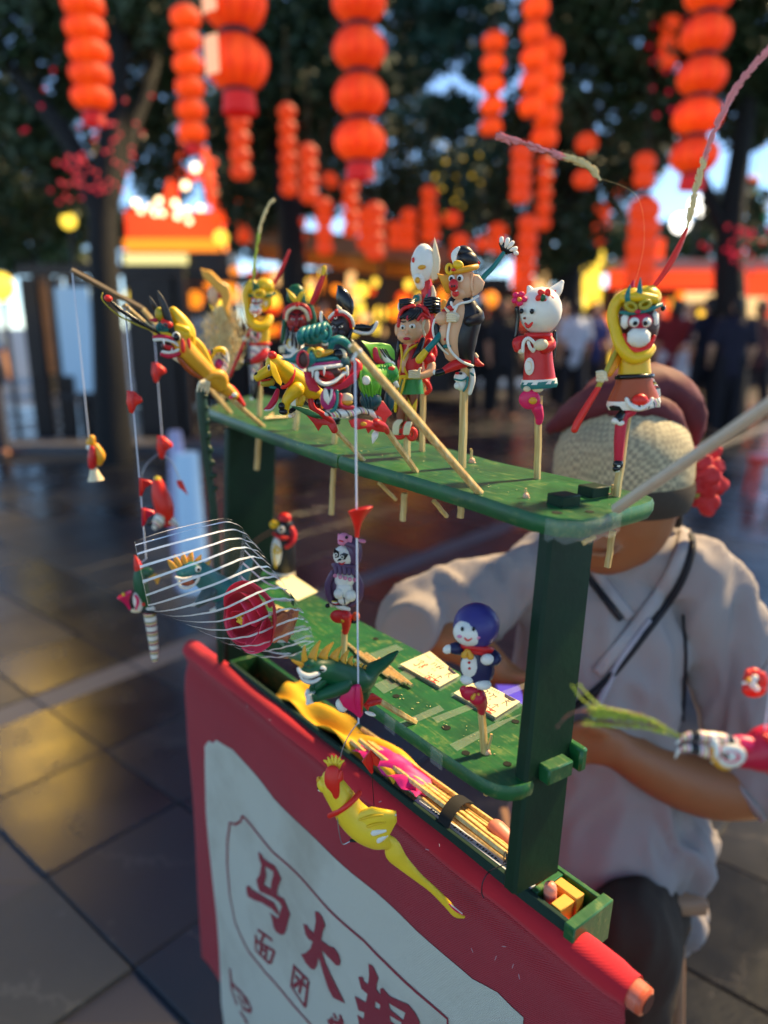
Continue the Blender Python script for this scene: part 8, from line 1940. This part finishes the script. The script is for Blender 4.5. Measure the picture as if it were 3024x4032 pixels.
f.part('hat_cloth', MRN, f.T([(2160, 1690, -40), (2240, 1640, 20), (2330, 1590, 60), (2440, 1545, 70), (2560, 1520, 40), (2660, 1560, 0), (2715, 1640, -30), (2722, 1740, -50)], [16, 44, 70, 84, 84, 80, 66, 30], 16, fk=1.0), f.T([(2420, 1610, 120), (2520, 1600, 120), (2620, 1640, 90), (2690, 1720, 40)], [30, 50, 56, 24], 12))
hc = [o_ for o_ in f.o.children if o_.name.startswith('hat_cloth')][0]; folds(hc.data, .006, 40, 40, 2)
FLW = plain('red silk petals', srgb(196, 38, 42), .6, .2, 40, .4, 100)
rn = random.Random(5)
for i in range(13):
    a = i * 2.4; r = 16 + i * 6
    f.part('flower_petal', FLW, f.E(2768 + r * math.cos(a) * .8, 1880 + r * math.sin(a) * 1.25, 54, 42, d=90 - i * 7, rd=16, rot=-math.degrees(a)))
    fp_ = [o_ for o_ in f.o.children if o_.name.startswith('flower_petal')][-1]; folds(fp_.data, .006, 70, 70, i)
f.part('flower_leaf', plain('yellow green leaf', srgb(150, 142, 60), .6, .2), f.E(2725, 1830, 52, 22, d=70, rot=40, rd=10), f.E(2700, 1890, 40, 20, d=80, rot=-20, rd=10), f.E(2735, 1935, 30, 18, d=80, rot=-60, rd=10)); f.part('flower_stem', 'olive', f.T([(2660, 1940, 60), (2700, 1900, 70), (2760, 1880, 60)], 7, 8))
f.part('hair', HAIRM, f.T([(2655, 1935, 0), (2668, 2060, -20)], [36, 20], 10))

q = f.p(2010, 2740, 330)
ph = Fig('phone', 'violet lit phone held in the hands of the vendor', 'phone', q); ph.part('case', plain('violet phone case', srgb(120, 90, 180), .35, .05), box(q, V((.02, .006, -.004)), V((-.01, .05, .03)).normalized() * .018, V((0, -.002, .003)), .3)); ph.part('screen', glow('violet screen', srgb(150, 110, 220), .5), box(q + V((0, -.0025, .0036)), V((.018, .0054, -.0036)), V((-.01, .05, .03)).normalized() * .016, V((0, -.0003, .0005)), .3))
st2 = Fig('stool', 'low dark wooden stool under the seated vendor', 'stool', ft + V((.02, .02, 0)))
st2.part('seat', WB, box(ft + V((.02, .03, .425)), V((.16, 0, 0)), V((0, .13, 0)), V((0, 0, .015)), .3))
for sx_ in (-1, 1):
    for sy in (-1, 1): st2.part('leg', WB, tube([ft + V((.02 + .12 * sx_, .03 + .1 * sy, .41)), ft + V((.02 + .15 * sx_, .03 + .12 * sy, 0))], .014, 8, 1))
#
